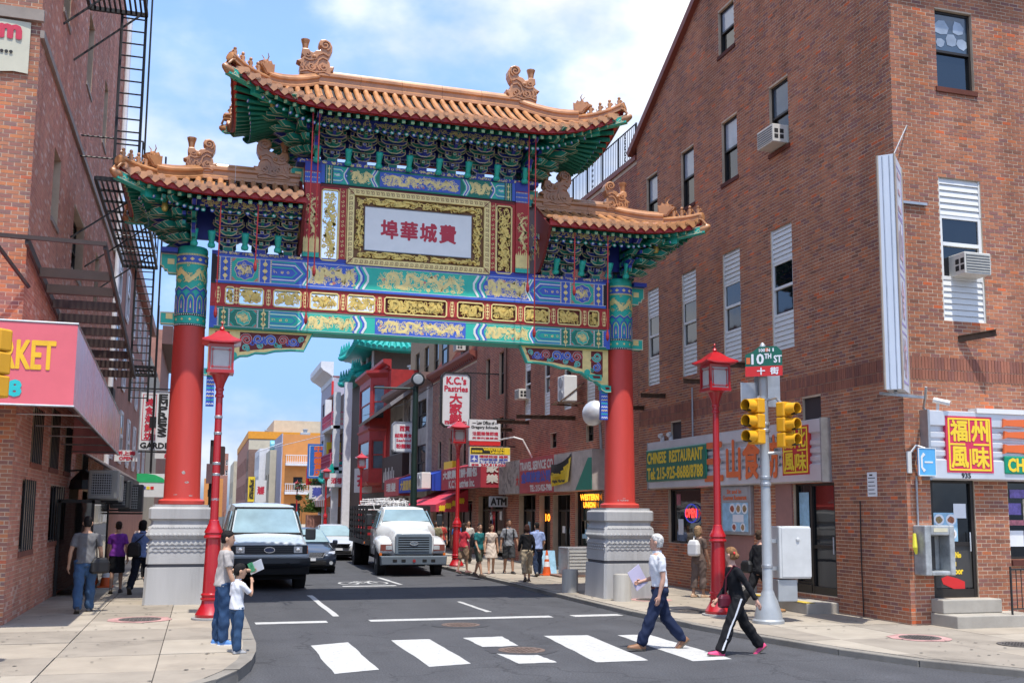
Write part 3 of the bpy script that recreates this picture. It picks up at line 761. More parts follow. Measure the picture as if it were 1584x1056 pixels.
# menu photographs on the front door
def plates(fr,us,vs,parent,cols,r=.11,d=-.07):
 for i,(u,v) in enumerate([(a,b) for b in vs for a in us]):
  m1 = MB(); m1.extr(fr,[(u+r*math.cos(2*PI*k/16),v+r*.9*math.sin(2*PI*k/16)) for k in range(16)],d,d+.003); p = m1.build('plate_picture',WPAPER,parent)
  R = random.Random(i); m1 = MB()
  m1.extr(fr,[(u+r*.75*math.cos(2*PI*k/10)*R.uniform(.75,1),v+r*.65*math.sin(2*PI*k/10)*R.uniform(.75,1)) for k in range(10)],d+.003,d+.006)
  m1.build('dish_picture',mat('dish%d' % (i % 4),cols[i % 4],rough=.5,var=.5,scale=30),parent)
mp = MB(); mp.fbox(FF,13.03,13.58,1.6,2.13,-.08,-.074); mo = tag(mp.build('menu_poster',LBLUE),'blue poster of four dishes on the glass door at 935','poster')
plates(FF,(13.17,13.44),(1.74,2.0),mo,((0.42,0.10,0.05),(0.40,0.24,0.10),(0.30,0.20,0.08),(0.35,0.12,0.05)),.115,-.073)
mp = MB(); mp.fbox(FF,13.5,13.78,2.03,2.3,-.0725,-.068); tag(mp.build('paper_notice',WPAPER),'blank white paper notice taped to the front door glass','notice')

# air conditioners
ac_unit(WF(yu(20.38),10.46,0),WF.U,WF.N,.7,.42,.38,'beige air conditioner in the upper side window nearest the corner')
ac_unit(FF(13.95,6.63,0),FF.U,FF.N,.6,.42,.36,'white air conditioner in the front window with white siding')

# -------- side sign of the restaurant (brushed steel fascia)
def fascia(fr,u0,u1,v0,v1,label,dep=.22,cut=True):
 t = thing('shop_sign',label,'shop sign',fr(u0,v0,0))
 pr = [(0,v0),(dep*.8,v0),(dep,v0+.03),(dep,v0+.36),(dep*.72,v0+.40)]
 for k in range(3):
  a = v0+.42+k*.17; pr += [(dep*.72,a),(dep*.9,a+.03),(dep*.9,a+.11),(dep*.72,a+.14)]
 pr += [(dep*.72,v1-.30),(dep,v1-.28),(dep,v1-.02),(dep*.8,v1),(0,v1)]
 m1 = MB(); m1.loft([[fr(u,v,d) for d,v in pr] for u in (u0,u1)]); m1.build('steel_fascia',STEEL,t,smooth=35)
 for a,b in ((u0-.01,u0+.04),(u1-.04,u1+.01)):
  m1 = MB(); m1.fbox(fr,a,b,v0-.005,v1+.005,0,dep+.012); m1.build('end_cap',STEELD,t)
 return t
def sq_sign(fr,u0,u1,v0,v1,chars,m,parent,d0=.2,bold=.012):
 m1 = MB(); m1.fbox(fr,u0,u1,v0,v1,d0-.06,d0+.03); b = m1.build('square_board',m,parent)
 w,h = u1-u0,v1-v0; k = .025; dd = d0+.032; m1 = MB()
 A = lambda x,y: (u0+w*x,v0+h*y)
 for P in ([(.06,.05),(.06,.95)],[(.05,.95),(.95,.95)],[(.94,.95),(.94,.05)],[(.95,.05),(.05,.05)],[(.5,.95),(.5,.55)],[(.5,.42),(.5,.05)],[(.06,.5),(.40,.5)],[(.58,.5),(.92,.5)]):
  m1.ribbon(fr,[A(*p) for p in P],k*1.4,dd-.004,dd+.004+.001*len(m1.V)/100)
 m1.build('yellow_border',YEL,parent)
 for i,c in enumerate(chars):
  x,y = (.1 + .45*(i % 2)),(.56 if i < 2 else .09)
  text(c,fr,*A(x,y),*A(x+.35,y+.36),YEL,parent,bold=bold,d=dd+.003)
ss = fascia(WF,yu(27.47),yu(18.68),2.75,4.07,'long steel restaurant sign on the side wall with orange characters and green board')
m1 = MB(); m1.fbox(WF,yu(27.5),yu(23.78),2.95,3.85,.2,.26); gb = m1.build('green_board',GREENB,ss,bev=.03)
text('CHINESE  RESTAURANT',WF,yu(27.38),3.46,yu(23.95),3.76,YEL,ss,bold=.016,d=.263)
text('Tel: 215-925-8688/8788',WF,yu(27.38),3.02,yu(23.95),3.33,YEL,ss,bold=.016,d=.263)
for c,px0,px1 in (('三',1103,1131),('山',1137,1158),('食',1163,1188),('坊',1199,1217)):
 a,b = pX(px0,700,CX)[1],pX(px1,700,CX)[1]
 text(c,WF,yu(a),2.9,yu(b),3.82,ORG,ss,bold=.03,d=.235)
 text(c,WF,yu(a),2.9,yu(b),3.82,WHITE2,ss,bold=.045,d=.205)
sq_sign(WF,yu(20.2),yu(19.15),2.92,3.96,'南北風味',REDB,ss)
fs_ = fascia(FF,12.78,17.5,2.73,4.02,'steel restaurant sign over the front door with a crimson square of yellow characters',cut=False)
m1 = MB(); m1.fbox(FF,13.85,17.5,3.99,4.08,.02,.26); m1.build('top_rail',WHITE2,fs_)
sq_sign(FF,13.16,14.2,2.87,3.92,'福州風味',MAG,fs_,bold=.014)
for k,(a,b) in enumerate(((3.74,3.9),(3.52,3.67),(3.24,3.42))):
 u0 = 14.44+.02*(k == 1); m1 = MB(); m1.extr(FF,[(u0,a),(u0+.08,a+.03),(u0+.45,a+.02),(u0+.54,a),(u0+.56,b-.06),(u0+.5,b),(u0+.1,b-.02),(u0+.02,b)],.2,.25)
 m1.build('character_stroke',ORG,fs_)
m1 = MB(); m1.fbox(FF,14.45,17.4,2.86,3.2,.2,.25); m1.build('green_board',mat('bright_green_board',(0.0,0.28,0.15),rough=.4),fs_,bev=.03)
text('CHINESE RESTAURANT',FF,14.52,2.91,17.3,3.15,YEL,fs_,bold=.014,d=.253)
text('935',FF,13.48,2.77,13.68,2.86,INK,fs_,bold=.005,d=.223)

# -------- neon sign, poster case, notices
def neon():
 P = WF(yu(25.3),2.08,-.06); t = thing('neon_sign','red neon OPEN sign in a blue ring inside the dark restaurant window','neon sign',P)
 m1 = MB(); m1.tube([WF(yu(25.3)+.36*math.cos(a),2.08+.24*math.sin(a),-.07) for a in [2*PI*i/24 for i in range(25)]],.018,6,cap=False)
 m1.build('blue_ring',mat('neon_blue',(0.03,0.05,0.40),emit=.35,var=0),t)
 text('OPEN',WF,yu(25.3)-.33,1.97,yu(25.3)+.33,2.2,mat('neon_red',(1.0,0.05,0.04),emit=.9,var=0),t,bold=.01,d=-.055)
neon()
pc = thing('poster_case','grey menu case with food pictures on the side wall between window and door','poster case',WF(yu(23.26),1.58,0))
m1 = MB(); m1.fbox(WF,yu(23.28),yu(21.86),1.58,2.74,0,.12); m1.build('case',STEELD,pc,bev=.02)
m1 = MB(); m1.fbox(WF,yu(23.2),yu(21.95),1.66,2.34,.12,.125); m1.build('blue_sheet',LBLUE,pc)
m1 = MB(); m1.fbox(WF,yu(23.2),yu(21.95),2.36,2.70,.12,.124); m1.build('header',mat('header_grey',(0.36,0.36,0.37),rough=.5),pc)
text('Sit and In',WF,yu(22.95),2.56,yu(22.25),2.66,ORG,pc,bold=.006,d=.126); text('Gourmet Restaurant',WF,yu(23.15),2.41,yu(22.0),2.52,ORG,pc,bold=.006,d=.126)
plates(WF,(yu(22.7),yu(22.4),yu(22.1)),(2.2,),pc,((0.42,0.10,0.05),(0.40,0.24,0.10),(0.30,0.20,0.08),(0.35,0.12,0.05)),.14,.126)
m1 = MB(); m1.fbox(WF,yu(22.68),yu(22.15),1.88,2.06,.126,.13); m1.build('price_sheet',WPAPER,pc)
plates(WF,(yu(22.62),yu(22.2)),(1.76,),pc,((0.20,0.22,0.10),(0.35,0.24,0.14),(0.30,0.20,0.08),(0.35,0.12,0.05)),.12,.126)
ns = thing('wall_notice','narrow white notice on the brick side wall near the corner','notice',WF(yu(17.46),2.44,0))
m1 = MB(); m1.fbox(WF,yu(17.47),yu(17.17),2.43,2.90,.008,.014); m1.build('sheet',WPAPER,ns)
m1 = MB()
for k in range(5): m1.fbox(WF,yu(17.44),yu(17.22+.03*(k % 2)),2.48+.075*k,2.495+.075*k,.0145,.0155)
m1.fbox(WF,yu(17.40),yu(17.3),2.83,2.86,.0145,.0155); m1.build('print',INK,ns)

# -------- projecting corner sign (set at the building corner, pointing across the crossing)
def corner_sign():
 top,bot = 8.55,4.28
 c0 = Vector((12.38,16.25,0)); d = Vector((-0.700,-0.714,0)).normalized(); n = Vector((-d.y,d.x,0))  # n to the right of the view
 if n.x < 0: n = -n
 t = thing('projecting_sign','tall white box sign with purple characters projecting from the brick corner','sign',c0)
 fr = frame(c0,-n if False else n,(0,0,1))
 P = lambda a,b,z: c0 + d*a + n*b + Vector((0,0,z))
 m1 = MB(); a0,a1,w = .25,1.12,.15
 V = [P(a,b,z) for z in (bot,top) for a,b in ((a0,-w),(a1,-w),(a1,w),(a0,w))]
 m1.add(V,[(0,1,2,3)[::-1],(4,5,6,7),(0,1,5,4),(1,2,6,5),(2,3,7,6),(3,0,4,7)])
 m1.build('sign_box',mat('sign_acrylic',(0.60,0.65,0.72),rough=.35,var=.14,scale=2,streak=True),t)
 m1 = MB()
 for b in (-w,w):
  for a in (a0,a1):
   m1.tube([P(a,b,bot),P(a,b,top)],.022,6)
 m2 = MB()
 for b in (-.06,.06): m2.beam(P(a1+.003,b,bot+.02),P(a1+.003,b,top-.02),.018)
 m2.build('rib',mat('sign_rib',(0.42,0.47,0.54),rough=.4),t)
 m1.build('edge_trim',mat('tarnished_trim',(0.40,0.33,0.26),rough=.5,metal=.3),t)
 # both text faces
 for s in (1,-1):
  f2 = frame(P((a0 if s == -1 else a1),s*w,0),(d if s == -1 else -d),(0,0,1))
  L = a1-a0
  m1 = MB()
  for z0 in (bot+.15,bot+1.2,bot+2.25,bot+3.2): m1.ribbon(f2,[(.12,z0),(.12,z0+.9),(L-.12,z0+.9),(L-.12,z0),(.12,z0)],.05,0,.005)
  m1.build('purple_border',mat('purple_print',(0.36,0.32,0.56),rough=.4),t)
  for c,z0 in zip('坊食山三',(bot+.25,bot+1.3,bot+2.35,bot+3.3)):
   text(c,f2,.25,z0,L-.25,z0+.7,mat('rose_print',(0.60,0.42,0.46),rough=.4),t,bold=.015,d=.004)
 m1 = MB(); m1.beam(P(-.2,0,bot+.35),P(1.0,0,bot-.06),.05); m1.beam(P(.0,.35,bot-.05),P(1.0,-.25,bot-.05),.05); m1.tube([P(.6,0,top),Vector((12.75,CY0,top+1.0))],.012,5)
 m1.beam((12.4,CY0-.03,top-.55),(13.1,CY0-.03,top-.55),.06,.05); m1.build('bracket',STEELD,t)
corner_sign()
# rusty sign brackets left on the walls
def bracket(a,b,label,w=.12):
 t = thing('steel_bracket',label,'bracket',a)
 m1 = MB(); a,b = Vector(a),Vector(b); m1.beam(a,b,.02,w); m1.beam(a+Vector((0,0,w/2)),b+Vector((0,0,w/2)),.1,.015); m1.build('beam',RUST,t)
bracket(FF(13.72,5.42,.01),FF(14.3,5.52,.35),'short rusty steel beam on the front wall below the siding window')
bracket(WF(yu(26.7),5.35,0),WF(yu(26.7),5.35,.75),'rusty steel beam jutting from the side wall beside the gate brace')
bracket(WF(yu(28.2),5.15,0),WF(yu(28.2),5.15,.8),'rusty steel beam with a floodlight jutting near the gate brace')
bracket(WF(yu(22.0),5.6,0),WF(yu(22.0),5.6,.6),'rusty steel beam jutting out behind the street name sign')
bracket(WF(yu(24.1),5.45,0),WF(yu(24.1),5.45,.7),'rusty steel beam jutting out behind the right lamp head')
def wire(pts,r,label,m=None,cat='pipe',name='wall_pipe'):
 m1 = MB(); m1.tube(pts,r,6); o = m1.build(name,m or STEELD); return tag(o,label,cat)
wire([WF(yu(24.9),2.0+3.4,.06),WF(yu(24.9),4.08,.06)],.025,'thin grey conduit down the side wall above the green board')
wire([WF(yu(17.7),2.35,.03),WF(yu(17.72),1.2,.03),WF(yu(17.7),.12,.03)],.012,'thin black cable down the wall under the white notice',BLACK,'cable','wall_cable')
wire([FF(12.62,2.8,.04),FF(12.62,1.9,.04)],.02,'grey conduit from the blue phone sign down to the payphone')
wire([FF(12.55,4.4,.5),FF(12.6,4.2,.4),FF(12.75,4.05,.15),FF(12.85,4.02,.1)],.025,'grey cable looping from the corner sign to the steel sign',None,'cable','wall_cable')
for i,yy in enumerate((26.8,26.25)):
 m1 = MB(); m1.tube([WF(yu(yy),4.03,.06),WF(yu(yy),4.2,.06),WF(yu(yy)+.06,4.25,.12),WF(yu(yy)+.12,4.22,.2)],.06,8)
 tag(m1.build('vent_pipe',WHITE2),('white elbow vent pipe above the word CHINESE, farther of the two','white elbow vent pipe above the green board, nearer of the two')[i],'pipe')
# security camera
t = thing('security_camera','small white security camera above the front steel sign','camera',FF(13.1,4.1,.1))
m1 = MB(); m1.beam(FF(13.1,4.02,.1),FF(13.1,4.18,.12),.04); m1.build('mount',WHITE2,t)
m1 = MB(); m1.tube([FF(13.02,4.22,.1),FF(13.22,4.14,.3)],.05,10); m1.build('body',WHITE2,t)

# -------- steps, railing, payphone, phone sign
STEPM = concrete('step_concrete',(0.38,0.35,0.30),dirt=.3)
t = thing('front_steps','two worn concrete steps below the 935 door','steps',(13.4,CY0,ZR))
m1 = MB(); m1.box((12.86,CY0-.34,.32),(14.15,CY0+.0,.57)); m1.build('step',STEPM,t,bev=.02)
m1 = MB(); m1.box((12.84,CY0-.72,ZR-.02),(14.62,CY0+.0,.318)); m1.build('step',STEPM,t,bev=.02)
t = thing('side_step','concrete step with a worn yellow edge below the side door','step',(CX,19.8,ZR))
m1 = MB(); m1.box((CX-.75,18.55,ZR-.02),(CX,21.2,.31)); m1.build('step',STEPM,t,bev=.02)
m1 = MB(); m1.box((CX-.76,18.56,.312),(CX-.55,21.19,.318)); m1.build('yellow_edge',mat('worn_yellow',(0.55,0.40,0.05),rough=.8,var=.5,scale=8),t)
t = thing('threshold_step','small concrete step beneath the pink panel on the side wall','step',(CX,22.6,ZR))
m1 = MB(); m1.box((CX-.35,21.8,ZR-.02),(CX,23.4,.42)); m1.build('step',STEPM,t,bev=.02)
t = thing('railing','black iron railing with an open gate beside the front steps','railing',(14.2,15.6,ZR))
m1 = MB()
for x in (14.05,14.62): m1.tube([(x,15.62,ZR),(x,15.62,1.17)],.022,6)
m1.tube([(14.05,15.62,1.12),(14.62,15.62,1.12)],.018,6); m1.tube([(14.05,15.62,.42),(14.62,15.62,.42)],.014,6); m1.build('rail_frame',BLACK,t)
for k in range(4):
 m1 = MB(); m1.tube([(14.17+.11*k,15.62,.42),(14.17+.11*k,15.62,1.12)],.009,5); m1.build('baluster',BLACK,t)
m1 = MB()
for k in range(12): m1.tube([(14.72+.05*k,15.5-.02*k,.3),(14.72+.05*k,15.5-.02*k,1.12)],.008,5)
m1.beam((14.7,15.5,1.12),(15.3,15.27,1.12),.04); m1.beam((14.7,15.5,.3),(15.3,15.27,.3),.04); m1.build('gate_leaf',BLACK,t)
t = thing('payphone','grey wall payphone hood on the brick corner beside the front door','payphone',FF(12.85,1.02,0))
m1 = MB()
m1.fbox(FF,12.53,12.66,1.0,1.9,0,.34); m1.fbox(FF,13.06,13.17,1.0,1.9,0,.34); m1.fbox(FF,12.66,13.06,1.72,1.9,0,.335); m1.fbox(FF,12.66,13.06,1.0,1.08,0,.335); m1.fbox(FF,12.66,13.06,1.08,1.72,0,.05)
m1.build('hood',mat('payphone_shell',(0.40,0.42,0.42),rough=.45,metal=.3,var=.35,scale=4),t,bev=.02)
m1 = MB(); m1.fbox(FF,12.68,12.84,1.1,1.7,.05,.2); m1.build('phone_body',BLACK,t)
m1 = MB(); m1.fbox(FF,12.72,13.02,1.78,1.85,.336,.34); m1.build('name_strip',mat('cream_strip',(0.6,0.56,0.4)),t)
m1 = MB(); m1.tube([FF(12.47,1.75,.12),FF(12.45,1.5,.15),FF(12.48,1.38,.14)],[.03,.045,.02],7); m1.build('yellow_tag',mat('yellow_plastic',(.7,.65,.05)),t)
t = thing('phone_sign','small pale blue telephone sign on the brick corner','sign',FF(12.7,2.8,0))
m1 = MB(); m1.fbox(FF,12.52,12.88,2.8,3.3,.22,.26); m1.build('plate',mat('phone_blue',(0.10,0.40,0.72),rough=.4),t)
m1 = MB(); m1.ribbon(FF,[(12.515,2.8),(12.515,3.3),(12.885,3.3),(12.885,2.8),(12.515,2.8)],.02,.258,.268); m1.build('white_edge',WHITE2,t)
m1 = MB(); m1.ribbon(FF,[(12.64,2.88),(12.58,2.95),(12.58,3.13),(12.64,3.2)],[.06,.04,.04,.06],.26,.266); m1.fbox(FF,12.64,12.82,3.03,3.06,.26,.265); m1.build('handset_symbol',WHITE2,t)
m1 = MB(); m1.fbox(FF,12.44,12.52,2.85,3.25,.02,.06); m1.tube([FF(12.5,3.2,.03),FF(12.6,3.36,.1),FF(12.7,3.3,.22)],.02,6); m1.build('mount',WHITE2,t)

R = random.Random(77)
PST = [LBLUE,WPAPER,mat('poster_rose',(0.5,0.16,0.2),rough=.5,var=.4,scale=14),mat('poster_violet',(0.18,0.13,0.42),rough=.5,var=.4,scale=14),mat('poster_cream',(0.6,0.52,0.36),rough=.5,var=.4,scale=14)]
for k,(u,z,w,h,m_) in enumerate(((14.8,2.1,.3,.22,3),(14.8,1.9,.45,.1,2),(15.15,2.0,.3,.4,4),(14.78,1.5,.35,.3,1),(14.85,2.42,.5,.16,3))):
 m1 = MB(); m1.fbox(FF,u,u+w,z,z+h,-.128,-.12); m1.build('window_sticker',PST[m_],cb)
for k,(Y_,z,w,h,m_) in enumerate(((26.2,1.5,.3,.42,1),(25.2,1.42,.55,.2,4),(26.3,2.3,.25,.3,2))):
 m1 = MB(); m1.fbox(WF,yu(Y_),yu(Y_)+w,z,z+h,-.128,-.12); m1.build('window_sticker',PST[m_],cb)
# ================================================================== THE GATE
GX,GY = 4.64,23.45
GLZ = mat('glazed_tile',(0.54,0.255,0.105),rough=0.32,var=0.22,scale=3,spec=0.6,coat=0.25,dirt=0.25)
GLZ2 = mat('glazed_ridge',(0.50,0.235,0.10),rough=0.36,var=0.3,scale=1.8,spec=0.55,coat=0.2,dirt=0.5)
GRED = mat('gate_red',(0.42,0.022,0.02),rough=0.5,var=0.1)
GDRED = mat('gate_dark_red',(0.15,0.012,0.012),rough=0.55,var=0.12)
COLRED = mat('column_red',(0.55,0.052,0.038),rough=0.5,var=0.16,scale=1.6,dirt=.12,streak=True)
GGRN = mat('gate_green',(0.006,0.20,0.13),rough=0.5,var=0.12)
GTEAL = mat('gate_teal',(0.025,0.47,0.35),rough=0.5,var=0.1)
GDGRN = mat('gate_deep_green',(0.010,0.24,0.17),rough=0.55,var=0.12)
GBLU = mat('gate_blue',(0.05,0.12,0.52),rough=0.5,var=0.12)
GDBLU = mat('gate_deep_blue',(0.03,0.05,0.34),rough=0.5,var=0.15)
GGOLD = mat('gold_paint',(0.86,0.68,0.27),rough=0.45,metal=0.1,var=0.14,scale=8)
GOLD2 = mat('carved_gold',(0.76,0.54,0.14),rough=0.4,metal=0.3,var=0.25,scale=10)
GCRM = mat('cream_line',(0.66,0.58,0.36),rough=0.6,var=0.06)
GWHT = mat('white_line',(0.75,0.75,0.72),rough=0.6,var=0.04)
GPINK = mat('salmon_cloud',(0.60,0.20,0.16),rough=0.6,var=0.1)
GDRK = mat('recess_dark',(0.02,0.016,0.02),rough=0.7,var=0)
GRAN = concrete('grey_granite',(0.44,0.437,0.43),dirt=0.55,streak=True)
GRAN2 = mat('granite_groove',(0.10,0.10,0.11),rough=.9)
gate = thing('chinatown_gate','tall painted Chinese gate with orange tiled roofs spanning the street','gate',(GX,GY,0))

def square_ring(cx,cy,h,z,c=0.05):
 return [(cx+a*h+(-c if a*b0 > 0 else 0)*0 + (sx*c),cy+b0*h+(sy*c),z) for a,b0,sx,sy in
   ((-1,-1,1,0),(1,-1,-1,0),(1,-1,0,1),(1,1,0,-1),(1,1,-1,0),(-1,1,1,0),(-1,1,0,-1),(-1,-1,0,1))]
def plinth(cx,label_):
 p0 = [(.68,0),(.665,.2),(.645,.9),(.60,.905),(.60,.97),(.635,.975),(.63,1.2),(.61,1.42),(.585,1.45),(.585,1.475),(.61,1.49),(.645,1.56),(.63,1.66),(.60,1.75),(.575,1.80),(.575,1.85),(.60,1.88),(.625,1.90),(.625,2.10),(.60,2.13),(.56,2.14),(.56,2.19)]
 mb = MB(); mb.loft([square_ring(cx,GY,h,z) for h,z in p0]); p = mb.build('plinth',GRAN,gate,smooth=28)
 mb = MB()
 for h,z0,z1 in ((.606,.907,.968),):
  mb.loft([square_ring(cx,GY,h,z0),square_ring(cx,GY,h,z1)])
 mb.build('groove',GRAN2,p)
 mb = MB()
 for fr in (frame((cx,GY-.633,0),(1,0,0),(0,0,1)),frame((cx-.633,GY,0),(0,-1,0),(0,0,1)),frame((cx+.633,GY,0),(0,1,0),(0,0,1))):
  for k in range(13):                                  # beaded lotus course
   u = -.56+1.12*k/12; mb.lathe(fr(u,1.565,-.01),[(.036,-.02),(.043,.0),(.036,.03),(.012,.042)],6,0,fr.N)
  for r,z in enumerate((1.36,1.29,1.22)):           # carved waves
   for k in range(9):
    u0 = -.58+1.16*k/9+(.06 if r % 2 else 0)
    mb.ribbon(fr,[(u0+.125*t/5,z+.028*math.sin(PI*t/5)) for t in range(6)],.02,-.02,.004+.003*r)
  for k in range(11):
   u0 = -.57+1.14*k/11; mb.ribbon(fr,[(u0,1.69),(u0+.035,1.725),(u0+.07,1.70),(u0+.10,1.725)],.018,-.05,-.008)
 c = mb.build('carving',GRAN,p); c['kind'] = 'stuff'
 return p
def column(cx,label_):
 mb = MB(); mb.lathe((cx,GY,0),[(.40,2.19),(.47,2.20),(.475,2.27),(.44,2.30),(.385,2.31),(.375,2.36),(.325,6.02)],40)
 c = mb.build('column',COLRED,gate,smooth=40)
 mb = MB(); mb.lathe((cx,GY,0),[(.325,6.02),(.328,6.021),(.318,7.66),(.325,7.665),(.325,7.74),(.30,7.78)],40); s = mb.build('painted_collar',GTEAL,gate,smooth=40)
 def band(z0,z1,m,r=.331,nm='painted_band'):
  b = MB(); b.lathe((cx,GY,0),[(r-.02,z0),(r,z0),(r,z1),(r-.02,z1)],40); b.build(nm,m,s,smooth=40)
 band(6.09,6.22,GTEAL); band(7.40,7.56,GBLU); band(6.30,6.34,GBLU)
 gold = MB(); blk = MB(); blu = MB()
 def cyl(r): return lambda u,v,d: Vector((cx+(r+d)*math.sin(u/r),GY-(r+d)*math.cos(u/r),v))
 f = cyl(.332)
 for z in (6.045,6.26):
  b = MB(); b.lathe((cx,GY,0),[(.32,z-.022),(.334,z-.022),(.334,z+.022),(.32,z+.022)],40); b.build('bead_band',INK,s,smooth=40)
  b = MB()
  for k in range(-12,13): b.lathe(f(k*.045,z,.003),[(.013,-.004),(.013,.004)],6,0,f(k*.045,z,1)-f(k*.045,z,0))
  o = b.build('bead',GWHT,s); o['kind'] = 'stuff'
 for z in (7.385,7.58):
  b = MB()
  for k in range(-16,17): b.fbox(f,k*.034-.011,k*.034+.011,z-.02,z+.02,0,.004)
  o = b.build('bead',GGOLD,s); o['kind'] = 'stuff'
 for k in range(-3,4):
  gold.extr(f,[(k*.17-.05,7.48),(k*.17,7.44),(k*.17+.05,7.48),(k*.17,7.52)],0,.004); gold.extr(f,[(k*.17-.03,6.155),(k*.17,6.125),(k*.17+.03,6.155),(k*.17,6.185)],0,.004)
  # arched petals
  u = k*.2; A = [(u-.085,6.34),(u-.085,6.62),(u-.05,6.70),(u,6.735),(u+.05,6.70),(u+.085,6.62),(u+.085,6.34)]
  blu.ribbon(f,A,.028,0,.004); gold.ribbon(f,[(a*.8+u*.2,b-.05) for a,b in A],.012,0,.004)
  blu.extr(f,[(u-.035,6.36),(u+.035,6.36),(u+.035,6.56),(u,6.62),(u-.035,6.56)],0,.0035); gold.extr(f,[(u-.014,6.42),(u,6.38),(u+.014,6.42),(u,6.56)],0,.006)
 zz = [(-1.0+.1*k,6.80+(.045 if k % 2 else -.03)) for k in range(21)]
 blu.ribbon(f,zz,.045,0,.005); gold.ribbon(f,[(a,b+.035) for a,b in zz],.01,0,.005)
 dragon(gold,f,-.42,.42,6.90,7.34,1,3); curls(gold,f,-.9,.9,6.88,7.36,46,5,.010,.045)
 o = gold.build('gold_painting',GGOLD,s); o['kind'] = 'stuff'; o = blu.build('blue_painting',GBLU,s); o['kind'] = 'stuff'
def spiral(cx,cy,r,turns,a0,dirn=1,n=14):
 return [(cx+r*(1-.82*t)*math.cos(a0+dirn*turns*2*PI*t),cy+r*(1-.82*t)*math.sin(a0+dirn*turns*2*PI*t)) for t in [i/n for i in range(n+1)]]
def curls(mb,fr,u0,u1,v0,v1,n,seed,w=.014,r=.05,d=.004):
 R = random.Random(seed)
 for i in range(n):
  rr = r*R.uniform(.6,1.15); u = R.uniform(u0+rr,u1-rr); v = R.uniform(min(v0+rr,(v0+v1)/2),max(v1-rr,(v0+v1)/2))
  P = spiral(u,v,rr,R.uniform(.6,1.2),R.uniform(0,6.28),R.choice((-1,1)),8)
  P = [(min(max(a,u0),u1),min(max(b,v0),v1)) for a,b in P]
  mb.ribbon(fr,P,[w*(1-.5*k/8) for k in range(9)],0,d+i*1e-5)
def dragon(mb,fr,u0,u1,v0,v1,dirn=1,seed=0,d=.006,w=None,waves=1.6):
 R = random.Random(seed); L = u1-u0; H = v1-v0; w = w or H*.20; n = 44
 P = []; Wd = []
 for i in range(n+1):
  t = i/n; u = (u0+L*(.10+.8*t)) if dirn > 0 else (u1-L*(.10+.8*t))
  v = (v0+v1)/2 + H*.30*math.sin(t*waves*2*PI+R.uniform(-.02,.02)+.4)
  u += L*.05*math.cos(t*waves*4*PI)
  P.append((u,v)); Wd.append(w*(.22+.78*math.sin(PI*min(1,.12+t*.95))**.7))
 mb.ribbon(fr,P,Wd,0,d)
 hx,hy = P[0]; s = -dirn
 mb.extr(fr,[(hx+H*.12*a,hy+H*.12*b) for a,b in ((-1,-.8),(.2,-1.1),(1.3,-.3),(1.2,.5),(.2,1.1),(-.9,.9),(-1.3,0))],0,d+.004)
 for a in (.5,.8,-.6): mb.ribbon(fr,[(hx,hy),(hx+H*.2*s,hy+H*.22*a),(hx+H*.3*s,hy+H*.34*a)],[w*.3,w*.2,w*.05],0,d+.001)
 for t in (.25,.45,.66,.86):
  x,y = P[int(t*n)]; sg = 1 if y < (v0+v1)/2 else -1
  mb.ribbon(fr,[(x,y),(x+L*.03*dirn,y+sg*H*.2),(x+L*.05*dirn,y+sg*H*.34)],[w*.5,w*.35,w*.2],0,d+.001)
  for q in (-.04,0,.04): mb.ribbon(fr,[(x+L*.05*dirn,y+sg*H*.34),(x+L*.05*dirn+q*1.2,y+sg*H*.42)],w*.14,0,d+.001)
 for i in range(3,n-2,2):                           # fins along the back
  (x,y),(x2,y2) = P[i],P[i+1]; l = math.hypot(x2-x,y2-y) or 1; nx,ny = -(y2-y)/l,(x2-x)/l
  mb.ribbon(fr,[(x+nx*Wd[i]*.4,y+ny*Wd[i]*.4),(x+nx*Wd[i]*.85,y+ny*Wd[i]*.85)],[w*.2,w*.02],0,d)

class Layered:                                             # painted layers of one beam, one mesh per colour
 def __init__(s): s.L = {}
 def __getitem__(s,m): return s.L.setdefault(m.name,(MB(),m))[0]
 def build(s,name,parent):
  for k,(mb,m) in s.L.items():
   if mb.V:
    o = mb.build(name,m,parent); o['kind'] = 'stuff'
def medallion(Ly,fr,u0,u1,v0,v1,bg,ring,seed):
 cu,cv = (u0+u1)/2,(v0+v1)/2; r = min(u1-u0,v1-v0)*.42
 Ly[bg].fbox(fr,u0,u1,v0,v1,0,.003)
 for a,b in ((u0,v0),(u1,v0),(u0,v1),(u1,v1)):
  sx,sy = (1 if a == u0 else -1),(1 if b == v0 else -1); k = r*.45
  Ly[GPINK].extr(fr,[(a+sx*.01,b+sy*.01),(a+sx*k,b+sy*.01),(a+sx*.01,b+sy*k)][::(1 if sx*sy > 0 else -1)],0,.005)
  Ly[GTEAL].ribbon(fr,[(a+sx*k*1.25,b+sy*.02),(a+sx*.02,b+sy*k*1.25)],.018,0,.0055)
 C = [(cu+r*(1+.06*math.cos(8*t))*math.cos(t),cv+r*(1+.06*math.cos(8*t))*math.sin(t)) for t in [2*PI*i/40 for i in range(41)]]
 Ly[ring].extr(fr,C[:-1],0,.006); Ly[GCRM].ribbon(fr,C,.012,0,.009)
 dragon(Ly[GGOLD],fr,cu-r*.8,cu+r*.8,cv-r*.75,cv+r*.75,1,seed,d=.011,w=r*.22)
 curls(Ly[GGOLD],fr,cu-r*.8,cu+r*.8,cv-r*.8,cv+r*.8,22,seed,.01,.05,d=.009)
